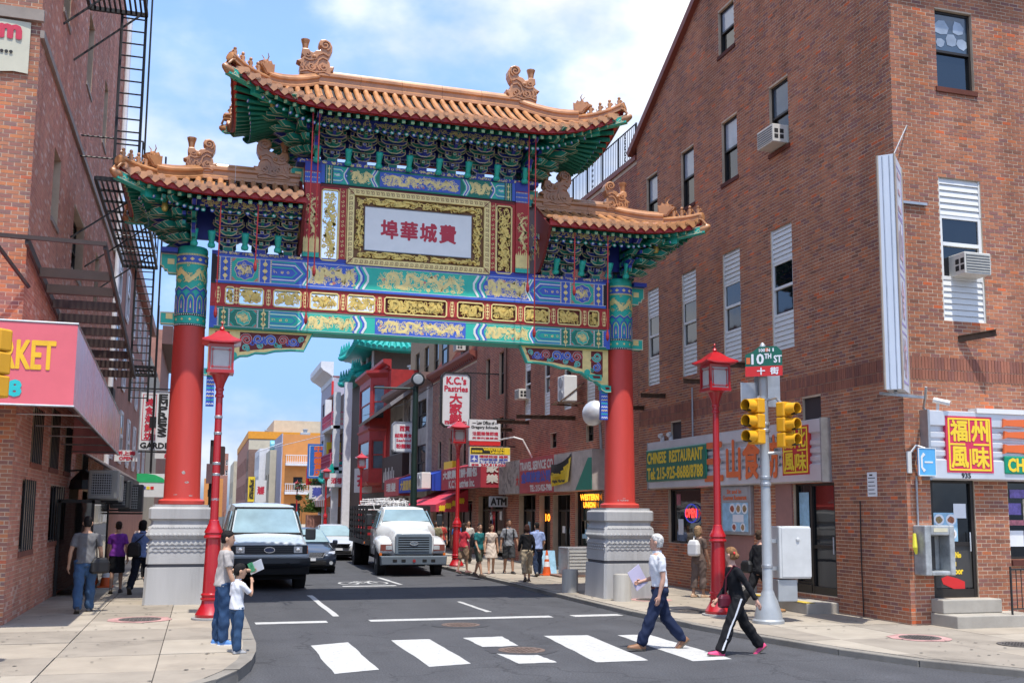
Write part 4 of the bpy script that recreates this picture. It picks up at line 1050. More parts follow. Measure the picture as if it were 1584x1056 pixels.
def strip(Ly,fr,u0,u1,v0,v1,bg,bead=GGOLD):
 Ly[bg].fbox(fr,u0,u1,v0,v1,0,.003); w = u1-u0; cu = (u0+u1)/2
 n = max(3,int((v1-v0)/.04))
 for k in range(n):
  z = v0+(v1-v0)*(k+.5)/n
  for u in (u0+.012,u1-.012): Ly[bead].fbox(fr,u-.011,u+.011,z-.012,z+.012,.003,.007)
 for u in (u0+.028,u1-.028): Ly[GWHT].fbox(fr,u-.004,u+.004,v0,v1,.003,.006)
 for k in (.2,.5,.8):
  z = v0+(v1-v0)*k; q = w*.2; Ly[GGOLD].extr(fr,[(cu-q,z),(cu,z-q*1.2),(cu+q,z),(cu,z+q*1.2)],.003,.007)
  Ly[GGOLD].fbox(fr,cu-.01,cu+.01,z+q*1.2,z+q*2,.003,.007); Ly[GGOLD].fbox(fr,cu-.01,cu+.01,z-q*2,z-q*1.2,.003,.007)
def chev(Ly,fr,u,v0,v1,dirn,cols,w=.05,amp=None):
 h = v1-v0; amp = amp or h*.22; cv = (v0+v1)/2
 for i,m in enumerate(cols):
  a = u+dirn*i*w
  P = [(a,v0),(a+dirn*amp,v0+h*.28),(a+dirn*amp*1.0,v0+h*.36),(a+dirn*amp*.35,cv),(a+dirn*amp,v1-h*.36),(a+dirn*amp,v1-h*.28),(a,v1)] if False else [(a,v0),(a+dirn*amp,cv-h*.12),(a+dirn*amp,cv+h*.12),(a,v1)]
  Ly[m].ribbon(fr,P,w*1.02,0,.006+.0007*i)
def stripes(Ly,fr,u0,u1,v0,v1,c1,c2,tip,inner):
 Ly[c1].fbox(fr,u0,u1,v0,v1,0,.003); h = v1-v0; cv = (v0+v1)/2; sg = 1 if tip > (u0+u1)/2 else -1
 base = u0 if sg > 0 else u1
 for k,m in ((.44,c2),(.33,GWHT),(.28,c1),(.20,c2)):
  L = abs(tip-base)*(.75+.25*(k/.44)) if k > .3 else abs(u1-u0)*.78
  P = [(base,cv-h*k),(base+sg*(L-h*k),cv-h*k),(base+sg*L,cv),(base+sg*(L-h*k),cv+h*k),(base,cv+h*k)]
  Ly[m].ribbon(fr,P,h*.055,0,.004+.001*(.5-k))
 curls(Ly[inner],fr,min(base,base+sg*(u1-u0)*.6),max(base,base+sg*(u1-u0)*.6),cv-h*.12,cv+h*.12,7,3,.011,.035)
def dragon_panel(Ly,fr,u0,u1,v0,v1,bg,line,pair,seed,edge=GWHT):
 h = v1-v0; P = [(u0,v0),(u1,v0),(u1,v1),(u0,v1)]
 Ly[bg].extr(fr,P,0,.0035)
 if pair:
  cu = (u0+u1)/2; dragon(Ly[GGOLD],fr,cu+.07*h/.6,u1-.03,v0+.03*h,v1-.03*h,1,seed,waves=1.7); dragon(Ly[GGOLD],fr,u0+.03,cu-.07*h/.6,v0+.03*h,v1-.03*h,-1,seed+1,waves=1.7)
  Ly[GGOLD].extr(fr,[(cu+.1*h*math.cos(2*PI*k/10),(v0+v1)/2+.1*h*math.sin(2*PI*k/10)) for k in range(10)],0,.009)
 else: dragon(Ly[GGOLD],fr,u0+.02,u1-.02,v0+.03*h,v1-.03*h,1 if seed % 2 else -1,seed)
 n = int((u1-u0)*h*330)
 curls(Ly[GGOLD],fr,u0+.02,u1-.02,v0+.02,v1-.02,n,seed+5,.013,.046)
 R = random.Random(seed)
 for k in range(max(2,int((u1-u0)*3))):
  u,v = R.uniform(u0+.06,u1-.06),R.choice((v0+h*.18,v1-h*.18,v0+h*.5)); q = h*.07
  Ly[GPINK if k % 3 else GTEAL].extr(fr,[(u+q*1.3*math.cos(2*PI*j/7)*R.uniform(.7,1),v+q*math.sin(2*PI*j/7)) for j in range(7)],0,.0055)
def painted_beam(name,y,depth,x0,x1,v0,v1,A,B,key):
 """A: ground colours of end squares / dragon fields; B the opposite"""
 mb = MB(); mb.box((x0,y,v0),(x1,y+depth,v1)); beam = mb.build(name,A,gate,bev=.012)
 Ly = Layered(); fr = frS(y-.001); c = (x0+x1)/2; h = v1-v0
 Ly[B].fbox(fr,x0+.1,x1-.1,v0,v0+h*.09,0,.0045); Ly[B].fbox(fr,x0+.1,x1-.1,v1-h*.07,v1,0,.0045)
 Ly[GWHT].fbox(fr,x0+.1,x1-.1,v0+h*.09,v0+h*.105,0,.005); Ly[GWHT].fbox(fr,x0+.1,x1-.1,v1-h*.085,v1-h*.07,0,.005)
 a0,a1 = v0+h*.105,v1-h*.085
 for sg in (-1,1):
  U = lambda d: c+sg*d
  def rg(d0,d1): return (min(U(d0),U(d1)),max(U(d0),U(d1)))
  E = (x1-x0)/2
  k = E/4.58
  b = [E-.16,E-.42*k,E-.98*k,E-1.26*k,E-1.95*k,E-3.15*k,E-3.45*k]
  Ly[GDRK if key == 1 else GBLU].fbox(fr,*rg(b[0],E),v0,v1,0,.004)
  strip(Ly,fr,*rg(b[1],b[0]),a0,a1,GBLU if key == 1 else GGRN,GGOLD if key == 1 else GWHT); medallion(Ly,fr,*rg(b[2],b[1]),a0,a1,GTEAL if key == 1 else GGRN,GBLU if key == 1 else GTEAL,3+key)
  strip(Ly,fr,*rg(b[3],b[2]),a0,a1,GBLU if key == 1 else GGRN,GGOLD if key == 1 else GWHT)
  r = rg(b[4],b[3]); stripes(Ly,fr,*r,a0,a1,B if key == 1 else A,GTEAL if key == 1 else GBLU,U(b[4]-.02),GGOLD)
  r = rg(b[5],b[4]); dragon_panel(Ly,fr,*r,a0,a1,GBLU if key == 1 else GTEAL,GTEAL,True,11+sg+key*7)
  chev(Ly,fr,U(b[4]+.06),a0,a1,-sg,[GBLU,GWHT,GTEAL,GWHT] if key == 1 else [GBLU,GWHT,GTEAL],.035)
  chev(Ly,fr,U(b[5]+.10),a0,a1,-sg,[GTEAL,GWHT,GBLU,GTEAL,GWHT] if key == 1 else [GBLU,GWHT,GTEAL,GBLU,GWHT],.05)
 dragon_panel(Ly,fr,c-(E-3.42*k)+.12,c+(E-3.42*k)-.12,a0,a1,GTEAL if key == 1 else GBLU,GBLU,True,31+key)
 Ly.build('beam_painting',beam)
 return beam

# -------- structure
for cx,lb in ((-.40,'left'),(9.68,'right')):
 plinth(cx,lb); column(cx,lb)
BY = 23.05
painted_beam('lower_beam',BY,.62,.0,9.28,5.99,6.46,GTEAL,GGRN,2)
painted_beam('upper_beam',BY,.62,.0,9.28,6.98,7.61,GTEAL,GBLU,1)
mb = MB(); mb.box((.0,BY+.02,7.612),(9.28,BY+.64,7.70)); capb = mb.build('plate_beam',GDBLU,gate)
g = MB(); curls(g,frS(BY+.019),.1,2.0,7.62,7.695,60,8,.012,.03); curls(g,frS(BY+.019),7.3,9.2,7.62,7.695,60,9,.012,.03); o = g.build('gold_painting',GGOLD,capb); o['kind'] = 'stuff'
# projecting green beam heads outside the columns
def beam_head(x,sg,z0,z1,notched,w=.34):
 mb = MB(); fr = frS(BY+.35)
 P = [(x,z0),(x+sg*w*.55,z0),(x+sg*w*.62,z0+.07),(x+sg*w*.8,z0+.07),(x+sg*w*.86,z0+.14),(x+sg*w,z0+.16),(x+sg*w,z1),(x,z1)] if notched else [(x,z0),(x+sg*w,z0),(x+sg*w,z1),(x,z1)]
 if sg < 0: P = P[::-1]
 mb.extr(fr,P,-.24,.0); h = mb.build('beam_head',GTEAL,gate)
 m2 = MB(); m2.ribbon(fr,P+[P[0]],.03,0,.006); m2.build('edge_line',GCRM,h)
 m2 = MB(); cx_,cz = x+sg*w*.4,(z0+z1)/2+.04; m2.fbox(fr,cx_-.07,cx_+.07,cz-.06,cz+.06,0,.008); m2.build('gold_mark',GGOLD,h)
for sg,xx in ((-1,-.71),(1,9.99)):
 beam_head(xx,sg,7.2,7.62,True); beam_head(xx,sg,6.08,6.32,False,.3)
 mb = MB(); mb.box((xx,BY+.15,7.625),(xx+sg*.34,BY+.6,7.72)); mb.build('plate_end',GDBLU,gate)
for xx,sg in ((1.92,-1),(7.46-.2,1)):
 beam_head(xx+(.0 if sg < 0 else .0),sg,9.45,9.84,True,.28)

# -------- row of pierced gold panels
def pierced(u0,u1,v0,v1,seed,y=BY+.05,solid=False,dens=95,creature=True,m=GOLD2):
 fr = frS(y); Ly = MB(); w = .035
 P = [(u0+w,v0),(u1-w,v0),(u1,v0+w),(u1,v1-w),(u1-w,v1),(u0+w,v1),(u0,v1-w),(u0,v0+w),(u0+w,v0)]
 Ly.ribbon(fr,P,.03,-.03,.035); o = Ly.build('panel_rim',GGOLD,gate)
 c = MB(); curls(c,fr,u0+.02,u1-.02,v0+.02,v1-.02,int((u1-u0)*(v1-v0)*dens)+8,seed,.025,.06,.02)
 if creature:
  if (u1-u0) > 1: dragon(c,fr,u0+.03,(u0+u1)/2,v0,v1,-1,seed,d=.035,w=.07); dragon(c,fr,(u0+u1)/2,u1-.03,v0,v1,1,seed+1,d=.035,w=.07)
  elif (u1-u0) > (v1-v0)*.9: dragon(c,fr,u0+.03,u1-.03,v0,v1,1 if seed % 2 else -1,seed,d=.035,w=.06)
  else:
   f2 = lambda u,v,d: fr(v,u,d); dragon(c,f2,v0+.05,v1-.05,u0,u1,1,seed,d=.035,w=.06,waves=2.2)
 k = c.build('pierced_carving',m,o); k['kind'] = 'stuff'
 if solid:
  b = MB(); b.fbox(fr,u0,u1,v0,v1,-.05,-.04); b.build('panel_back',GDRED,o)
 return o
pans = [(.36,.52,0),(.60,1.12,1),(1.34,1.93,1),(2.14,2.76,1),(2.96,3.57,1),(3.80,5.24,1),(5.50,6.12,1),(6.32,6.92,1),(7.13,7.74,1),(7.96,8.54,1),(8.74,9.0,0)]
pans[0] = (.12+.2,.50,0)
edges = []
mb = MB(); mb.box((.0,BY+.03,6.462),(9.28,BY+.13,6.53)); mb.build('panel_rail',GRED,gate); mb = MB(); mb.box((.0,BY+.03,6.91),(9.28,BY+.13,6.978)); mb.build('panel_rail',GRED,gate)
prev = .0
for i,(a,b,k) in enumerate(pans+[(9.28,9.28,0)]):
 mb = MB(); mb.box((prev,BY+.02,6.531),(a,BY+.16,6.909)); p = mb.build('panel_post',GRED,gate)
 cu = (prev+a)/2; g = MB()
 for z in (6.57,6.65,6.72,6.79,6.87):
  q = .04 if z in (6.72,) else .028; g.extr(frS(BY+.019),[(cu-q,z),(cu,z-.04),(cu+q,z),(cu,z+.04)],0,.006)
 g.ribbon(frS(BY+.019),[(cu-.03,6.55),(cu-.055,6.72),(cu-.03,6.9)],.01,0,.004); g.ribbon(frS(BY+.019),[(cu+.03,6.55),(cu+.055,6.72),(cu+.03,6.9)],.01,0,.004)
 o = g.build('gold_painting',GGOLD,p); o['kind'] = 'stuff'
 if a < 9.2: pierced(a,b,6.535,6.905,40+i,solid=(i >= 6 or i == 5),dens=230)
 prev = b

# -------- brackets under the lower beam (cloud shaped braces)
def brace(sg):
 x0 = .0 if sg > 0 else 9.28
 fr = frame((x0,BY+.28,0),(sg,0,0),(0,0,1)); fr2 = (lambda u,v,d: Vector((x0+sg*u,BY+.28-d,v)))
 O = [(0,5.985),(0,5.12),(.18,5.12),(.30,5.20),(.34,5.30),(.52,5.30),(.60,5.37),(.68,5.42),(.84,5.43),(1.0,5.50),(1.2,5.50),(1.42,5.565),(1.75,5.60),(2.04,5.60),(2.22,5.985)]
 mb = MB(); mb.extr(fr2,O if sg > 0 else O,-.0,.16)
 b = mb.build('brace',GGOLD,gate)
 mb = MB(); mb.extr(fr2,[(.14,5.94),(.14,5.32),(.44,5.42),(.44,5.94)],.16,.163); mb.extr(fr2,[(.66,5.94),(.66,5.5),(.98,5.56),(1.4,5.62),(1.98,5.66),(2.1,5.94)],.16,.163); mb.build('brace_field',GDRED,b)
 R = random.Random(5); Ly = Layered(); cols = [GTEAL,GBLU,GRED,GTEAL,GBLU]
 spots = [(.29,5.80,.12),(.3,5.55,.11),(.80,5.78,.13),(.78,5.6,.08),(1.05,5.8,.12),(1.1,5.66,.07),(1.32,5.78,.13),(1.58,5.80,.11),(1.5,5.67,.05),(1.80,5.78,.10),(1.98,5.84,.07)]
 for i,(u,v,r) in enumerate(spots):
  P = spiral(u,v,r,1.5,i*1.7,1 if i % 2 else -1,20); Ly[GWHT].ribbon(fr2,P,r*.42,.163,.168); Ly[cols[i % 5]].ribbon(fr2,P,r*.30,.163,.173)
  Ly[cols[(i+2) % 5]].ribbon(fr2,spiral(u+r*.9,v-r*.6,r*.5,1.1,i,-1,10),r*.18,.163,.171)
 Ly.build('scroll_painting',b)
 mb = MB(); mb.ribbon(fr2,O[7:],.03,-.005,.165); mb.ribbon(fr2,O[1:8],.03,-.005,.165); mb.build('teal_edge',GTEAL,b)
 # scroll cushions stepping down to the column
 for (u,v,w) in ((.52,5.24,.34),(.20,4.98,.26)):
  mb = MB(); mb.extr(fr2,[(u-w,v+.13),(u-w,v-.02),(u-.12,v-.02),(u-.03,v+.02),(u,v+.06),(u,v+.13)],.02,.2); c = mb.build('scroll_cushion',GTEAL,b)
  m2 = MB(); m2.extr(fr2,[(u-w+.04,v+.1),(u-w+.04,v+.04),(u-.13,v+.04),(u-.1,v+.1)],.2,.204); m2.build('red_inset',GDRED,b)
  m2 = MB(); m2.ribbon(fr2,[(u-w,v-.015),(u-.12,v-.015),(u-.03,v+.025),(u-.005,v+.065)],.016,.2,.206); m2.build('cream_edge',GCRM,b)
 mb = MB(); mb.lathe((x0+sg*.54,BY+.28-.08,5.42),[(.0,-.14),(.075,-.14),(.075,.1),(.0,.1)],12,0,(0,-1,0)); mb.build('scroll_roll',GTEAL,b)
 mb = MB(); mb.box((x0,BY+.15,4.30),(x0+sg*.17,BY+.27,5.12)); h = mb.build('hanging_bracket',GBLU,b)
 L2 = Layered(); ff = lambda u,v,d: Vector((x0+sg*u,BY+.15-d,v))
 for k in range(9):
  z = 4.34+.085*k; L2[(GWHT,GTEAL,GGOLD)[k % 3]].ribbon(ff,[(.01+.15*j/6,z+.02*(j % 2)) for j in range(7)],.022,0,.004)
 L2.build('wave_painting',b)
brace(1); brace(-1)

# -------- centre storey: posts, frame, name board
for x0,x1 in ((1.93,2.28),(6.88,7.22)):
 mb = MB(); mb.box((x0,BY-.02,7.702),(x1,BY+.33,9.93)); p = mb.build('inner_post',GRED,gate,bev=.02)
 g = MB(); f = frS(BY-.021); f2 = lambda u,v,d: f(v,u,d); dragon(g,f2,8.15,9.2,x0+.02,x1-.02,1,int(x0*10),w=.06,waves=2.3); curls(g,f,x0+.02,x1-.02,8.1,9.25,34,3,.012,.04)
 o = g.build('gold_painting',GGOLD,p); o['kind'] = 'stuff'
 m2 = MB(); m2.fbox(f,x0,x1,7.82,8.12,0,.004);
 for k in range(7): m2.extr(f,[(x0+(x1-x0)*(k+.1)/7,8.12),(x0+(x1-x0)*(k+.9)/7,8.12),(x0+(x1-x0)*(k+.5)/7,8.12+.05+.05*(k % 3))],0,.004)
 m2.build('gold_collar',GGOLD,p)
 for z0,z1,m in ((7.70,7.81,GTEAL),(9.40,9.66,GBLU),(9.68,9.9,GDBLU)):
  m2 = MB(); m2.fbox(f,x0-.005,x1+.005,z0,z1,0,.006); m2.build('painted_band',m,p)
 m2 = MB()
 for z in (9.42,9.53,9.64,7.81):
  for k in range(9): m2.fbox(f,x0+.01+(x1-x0-.02)*k/9,x0+(x1-x0-.02)*(k+.7)/9,z-.012,z+.012,.006,.01)
 o = m2.build('bead',GGOLD,p); o['kind'] = 'stuff'
FY = BY+.02
fr = frS(FY)
mb = MB(); mb.box((2.285,FY,9.36),(6.875,FY+.3,9.42)); mb.build('frame_rail',GDRED,gate)
ub = MB(); ub.box((2.285,FY-.02,9.43),(6.875,FY+.4,9.86)); ubo = ub.build('name_beam',GGRN,gate)
Ly = Layered(); fb = frS(FY-.021)
dragon_panel(Ly,fb,3.62,5.52,9.47,9.82,GBLU,GTEAL,True,61)
for sg in (-1,1):
 U = lambda d: 4.58+sg*d
 rg = lambda a,b: (min(U(a),U(b)),max(U(a),U(b)))
 dragon_panel(Ly,fb,*rg(1.12,1.68),9.46,9.83,GGRN,GTEAL,False,63+sg); stripes(Ly,fb,*rg(1.74,2.02),9.45,9.84,GTEAL,GBLU,U(1.7),GWHT); strip(Ly,fb,*rg(2.03,2.2),9.43,9.86,GGRN,GDRK)
 Ly[GBLU].fbox(fb,*rg(2.21,2.29),9.43,9.86,0,.01)
 chev(Ly,fb,U(.98),9.45,9.84,sg,[GTEAL,GWHT,GBLU,GWHT,GTEAL],.03); chev(Ly,fb,U(1.66),9.45,9.84,sg,[GBLU,GWHT,GTEAL],.03)
Ly.build('beam_painting',ubo)
mb = MB(); mb.box((1.75,FY-.03,9.862),(7.45,FY+.5,9.95)); pb = mb.build('plate_beam',GDBLU,gate)
g = MB(); curls(g,frS(FY-.031),1.8,7.4,9.865,9.945,160,18,.013,.035); o = g.build('gold_painting',GGOLD,pb); o['kind'] = 'stuff'
# frame: key-fret rim, carved band, board
def rect_frame(m,fr,u0,u1,v0,v1,w,d0,d1,name,parent):
 mb = MB();
 for P in ([(u0,v0),(u1,v0),(u1-w,v0+w),(u0+w,v0+w)],[(u1,v0),(u1,v1),(u1-w,v1-w),(u1-w,v0+w)],[(u1,v1),(u0,v1),(u0+w,v1-w),(u1-w,v1-w)],[(u0,v1),(u0,v0),(u0+w,v0+w),(u0+w,v1-w)]):
  mb.extr(fr,P,d0,d1)
 return mb.build(name,m,parent)
nb = MB(); nb.fbox(fr,2.90,6.25,7.60,9.36,-.06,-.02); nbo = nb.build('name_board',mat('carving_ground',(0.20,0.085,0.025),rough=.55),gate)
rim = rect_frame(GGOLD,fr,2.90,6.25,7.60,9.36,.15,-.02,.06,'fret_rim',nbo)
k = MB()
def fret(P0,P1,inward):
 (x0,y0),(x1,y1) = P0,P1; L = math.hypot(x1-x0,y1-y0); n = int(L/.115); ux,uy = (x1-x0)/L,(y1-y0)/L; vx,vy = inward
 for i in range(n):
  b = L*i/n; s = L/n
  pts = [(.0,.1),(.75,.1),(.75,.85),(.25,.85),(.25,.42),(.5,.42)]
  k.ribbon(fr,[(x0+ux*(b+p*s*.92)+vx*(.035+.08*q),y0+uy*(b+p*s*.92)+vy*(.035+.08*q)) for p,q in pts],.013,.06,.063)
fret((2.95,7.60),(6.2,7.60),(0,1)); fret((2.95,9.36),(6.2,9.36),(0,-1)); fret((2.90,7.65),(2.90,9.31),(1,0)); fret((6.25,7.65),(6.25,9.31),(-1,0))
for a,b,c,d in ((2.9,7.6,3.05,7.75),(6.25,7.6,6.1,7.75),(2.9,9.36,3.05,9.21),(6.25,9.36,6.1,9.21)): k.ribbon(fr,[(a,b),(c,d)],.016,.06,.0635)
o = k.build('key_fret',GDRED,nbo); o['kind'] = 'stuff'
car = MB()
for (a,b,c,d,s) in ((3.08,6.08,9.0,9.19,1),(3.08,6.08,7.77,7.94,2)):
 dragon(car,fr,a+.05,(a+b)/2-.1,c,d,-1,s,d=.05,w=.055,waves=2.6); dragon(car,fr,(a+b)/2+.1,b-.05,c,d,1,s+1,d=.05,w=.055,waves=2.6); curls(car,fr,a,b,c,d,150,s,.02,.055,.02)
for (a,b,s) in ((3.07,3.29,5),(5.82,6.08,6)):
 f2 = lambda u,v,d: fr(v,u,d); dragon(car,f2,7.95,9.0,a,b,1,s,d=.05,w=.055,waves=2.2); curls(car,fr,a,b,7.9,9.05,60,s,.02,.055,.02)
o = car.build('dragon_carving',GOLD2,nbo); o['kind'] = 'stuff'
mb = MB(); mb.fbox(fr,3.30,5.80,7.96,8.97,-.02,.02); bd = mb.build('grey_board',mat('grey_board',(0.82,0.83,0.80),rough=.55,var=.05),nbo)
mb = MB(); mb.ribbon(fr,[(3.30,7.96),(5.80,7.96),(5.80,8.97),(3.30,8.97),(3.30,7.96)],.018,0,.026); mb.build('board_edge',mat('board_edge',(0.25,0.28,0.30)),nbo)
CHR = mat('character_red',(0.50,0.02,0.045),rough=.45,var=.05)
for i,ch in enumerate('埠華城費'):
 a = 3.68+i*.455; z = 8.27; text(ch,fr,a,z,a+.38,z+.42,CHR,nbo,bold=.016,d=.022)
# side panels of the centre storey
for (a,b,sd,solid) in ((2.33,2.70,71,False),(6.42,6.79,72,True)):
 pierced(a,b,7.66,9.29,sd,y=FY+.03,solid=solid,dens=200)
for a,b in ((2.285,2.325),(2.71,2.895),(6.255,6.41),(6.80,6.875)):
 mb = MB(); mb.box((a,FY+.005,7.705),(b,FY+.2,9.358)); s = mb.build('frame_stile',GRED,gate)
 if b-a > .12:
  g = MB();
  for k_ in range(14):
   z = 7.78+k_*.115; g.ribbon(fr,spiral((a+b)/2,z,.04,.9,k_*PI,1,8),.012,-.005,.004)
  for u in (a+.015,b-.015): g.fbox(fr,u-.006,u+.006,7.72,9.34,-.006,.003)
  o = g.build('gold_painting',GGOLD,s); o['kind'] = 'stuff'
for a,b in ((2.325,2.71),(6.41,6.80)):
 for z0,z1 in ((7.705,7.635),(9.31,9.358)):
  mb = MB(); mb.box((a,FY+.01,min(z0,z1)),(b,FY+.1,max(z0,z1))); mb.build('frame_rail',GRED,gate)

# -------- eave brackets (dougong)
def bracket_mesh(kind,tiers=5,h=.2,db=.2,w0=.52):
 """one cluster; local a (along), b (outward), z"""
 mb = MB(); c0 = 0 if kind == 0 else 1
 def arm(bc,z,w,t,ci):
  P = [(-w/2,z+.03),(-w/2+.02,z-.012),(-w/2+.075,z-.055),(-w/2+.13,z-.075),(w/2-.13,z-.075),(w/2-.075,z-.055),(w/2-.02,z-.012),(w/2,z+.03),(w/2-.075,z+.03),(w/2-.095,z+.012),(-w/2+.095,z+.012),(-w/2+.075,z+.03)]
  fa = lambda u,v,d: Vector((u,bc+d,v))
  # outward face is +b: outline order reversed for a consistent front
  mb.extr(fa,P[::-1],-t/2,t/2,ci)
  mb.ribbon(fa,P[:8],.02,t/2,t/2+.006,2); mb.ribbon(fa,P[7:]+[P[0]],.014,t/2,t/2+.006,2)
 def block(a,b,z,s,ci):
  mb.box((a-s/2,b-s/2,z),(a+s/2,b+s/2,z+s*.8),ci); fa = lambda u,v,d: Vector((u,b+s/2+d,v))
  mb.ribbon(fa,[(a-s/2,z+.006),(a+s/2,z+.006)],.012,0,.005,2); mb.ribbon(fa,[(a-s/2+.006,z),(a-s/2+.006,z+s*.8)],.012,0,.005,2); mb.ribbon(fa,[(a+s/2-.006,z),(a+s/2-.006,z+s*.8)],.012,0,.005,2)
 mb.box((-.10,-.1,-.13),(.10,.1,-.03),c0)
 fa = lambda u,v,d: Vector((u,.1+d,v)); mb.ribbon(fa,[(-.10,-.13),(-.10,-.035),(.10,-.035),(.10,-.13),(-.10,-.13)],.013,0,.006,2)
 for k in range(tiers):
  z = h*k+.06
  for j in range(0,k+1):
   if k-j > 2: continue
   b = db*j; w = (w0*.62 if (k-j) == 0 else w0 if (k-j) == 1 else w0*1.12)
   arm(b,z,w,.07,(c0+(k+j)) % 2)
   for a in (-w/2+.045,0,w/2-.045): block(a,b,z+.032,.085,(c0+(k+j)+1) % 2)
  b1 = db*k+.16
  P = [(-.1,z-.06),(b1-.1,z-.06),(b1+.05,z-.02),(b1+.05,z+.03),(b1-.02,z+.06),(-.1,z+.06)]
  for sd in (-1,1):
   pass
  fb_ = lambda u,v,d: Vector((-d,u,v))
  mb.extr(fb_,P,-.035,.035,(c0+k+1) % 2)
  mb.ribbon(lambda u,v,d: Vector((u,b1+.05+d,v)),[(-.035,z-.02),(-.035,z+.03),(.035,z+.03),(.035,z-.02),(-.035,z-.02)],.012,0,.005,2)
 return mb.build('bracket_cluster',[GDGRN,GDBLU,GCRM],None,link=False).data
def corner_mesh(tiers=5,h=.2,db=.2):
 mb = MB()
 for rot in (0,PI/2,PI/4,PI/8,3*PI/8):
  for k in range(tiers):
   z = h*k+.06; L = db*k*(1.42 if rot == PI/4 else 1.15)+.28+(.18 if rot not in (0,PI/2) else 0)
   ca,sa = math.sin(rot),math.cos(rot)
   f = lambda u,v,d: Vector((u*ca+d*sa,u*sa-d*ca,v))
   P = [(-.05,z-.06),(L-.16,z-.06),(L,z-.10),(L+.16,z-.03),(L+.02,z+.045),(-.05,z+.06)]
   mb.extr(f,P,-.04,.04,(k+int(rot > 0)) % 2 if rot in (0,PI/2) else 0)
   for s in (-1,1): mb.ribbon(lambda u,v,d,s=s,f=f: f(u,v,s*(.041+d)),P[1:5],.014,0,.004,2)
   if rot in (0,PI/2):
    w = .62
    for j in (-1,1):
     pass
 for k in range(tiers):
  z = h*k+.06
  for ax in (0,1):
   for j in range(max(0,k-1),k+1):
    b = db*j; w = .5+b
    if ax == 0: mb.box((-.05,b-.035,z-.05),(w,b+.035,z+.03),(k+j) % 2); fa = lambda u,v,d,b=b: Vector((u,b+.036+d,v))
    else: mb.box((b-.035,-.05,z-.05),(b+.035,w,z+.03),(k+j) % 2); fa = lambda u,v,d,b=b: Vector((b+.036+d,u,v))
    mb.ribbon(fa,[(-.05,z-.05),(w,z-.05),(w,z+.03)],.014,0,.005,2)
    for q in (.1,.28,.46):
     if q > w: continue
     c = (q,b) if ax == 0 else (b,q)
     mb.box((c[0]-.042,c[1]-.042,z+.032),(c[0]+.042,c[1]+.042,z+.10),(k+j+1) % 2)
     mb.ribbon(fa,[(q-.04,z+.035),(q+.04,z+.035),(q+.04,z+.1),(q-.04,z+.1),(q-.04,z+.035)],.011,.006,.01,2)
 return mb.build('corner_bracket',[GDGRN,GDBLU,GCRM],None,link=False).data
BM = [bracket_mesh(0,w0=.62),bracket_mesh(1,w0=.62)]
BMs = [bracket_mesh(0,4,.205,.2,.6),bracket_mesh(1,4,.205,.2,.6)]
CM = corner_mesh(); CMs = corner_mesh(4,.205,.2)
def place(me,name,x,y,z,ang,parent=gate,flip=False):
 o = bpy.data.objects.new(name,me); o.location = Vector((x,y,z))-root_loc(parent); o.rotation_euler = (0,0,ang)
 if flip: o.scale = (-1,1,1)
 link_child(o,parent); return o
YF_,YB_ = GY-.24,GY+.24
for i in range(7):
 x = 4.62+(i-3)*.70
 place(BM[i % 2],'bracket_cluster',x,YF_,9.98+.1,PI); place(BM[i % 2],'bracket_cluster',x,YB_,9.98+.1,0)
# local +b is outward (+y), so the front faces are turned half round
place(CM,'corner_bracket',2.12,YF_,10.08,PI); place(CM,'corner_bracket',7.12,YF_,10.08,PI,flip=True)
place(CM,'corner_bracket',2.12,YB_,10.08,0,flip=True); place(CM,'corner_bracket',7.12,YB_,10.08,0)
for i,x in enumerate((.33,1.03,1.62)):
 for xx in (x,2*GX-x):
  place(BMs[i % 2],'bracket_cluster',xx,YF_,7.83,PI); place(BMs[i % 2],'bracket_cluster',xx,YB_,7.83,0)
place(CMs,'corner_bracket',-.40,YF_,7.86,PI); place(CMs,'corner_bracket',9.68,YF_,7.86,PI,flip=True)
place(CMs,'corner_bracket',-.40,YB_,7.86,0,flip=True); place(CMs,'corner_bracket',9.68,YB_,7.86,0)
# green fish-shaped props standing between the clusters
def prop_mesh():
 mb = MB(); mb.lathe((0,0,0),[(.02,-.02),(.075,.0),(.085,.05),(.06,.1)],12); mb.lathe((0,-.0,.06),[(.062,0),(.058,.08),(.075,.2),(.085,.3),(.03,.31)],12,0,(0,-.45,1)); return mb.build('bracket_prop',GTEAL,None,link=False).data
PM = prop_mesh(); PM.polygons.foreach_set('use_smooth',[True]*len(PM.polygons))
for i in range(8): place(PM,'bracket_prop',4.62+(i-3.5)*.70,BY-.1,9.87,0)
for x in (-.38,-.02,.68,1.38,7.85,8.5,9.2,9.66): place(PM,'bracket_prop',x,BY-.12,7.72 if -.3 < x < 9.3 else 7.74,0)
# backing boards between front and rear clusters
for (a,b,z0,z1) in ((1.9,7.35,10.3,11.0),(-.4,1.85,8.0,8.75),(7.4,9.68,8.0,8.75)):
 mb = MB(); mb.box((a,GY-.05,z0),(b,GY+.05,z1)); mb.build('bracket_backing',GDBLU,gate)

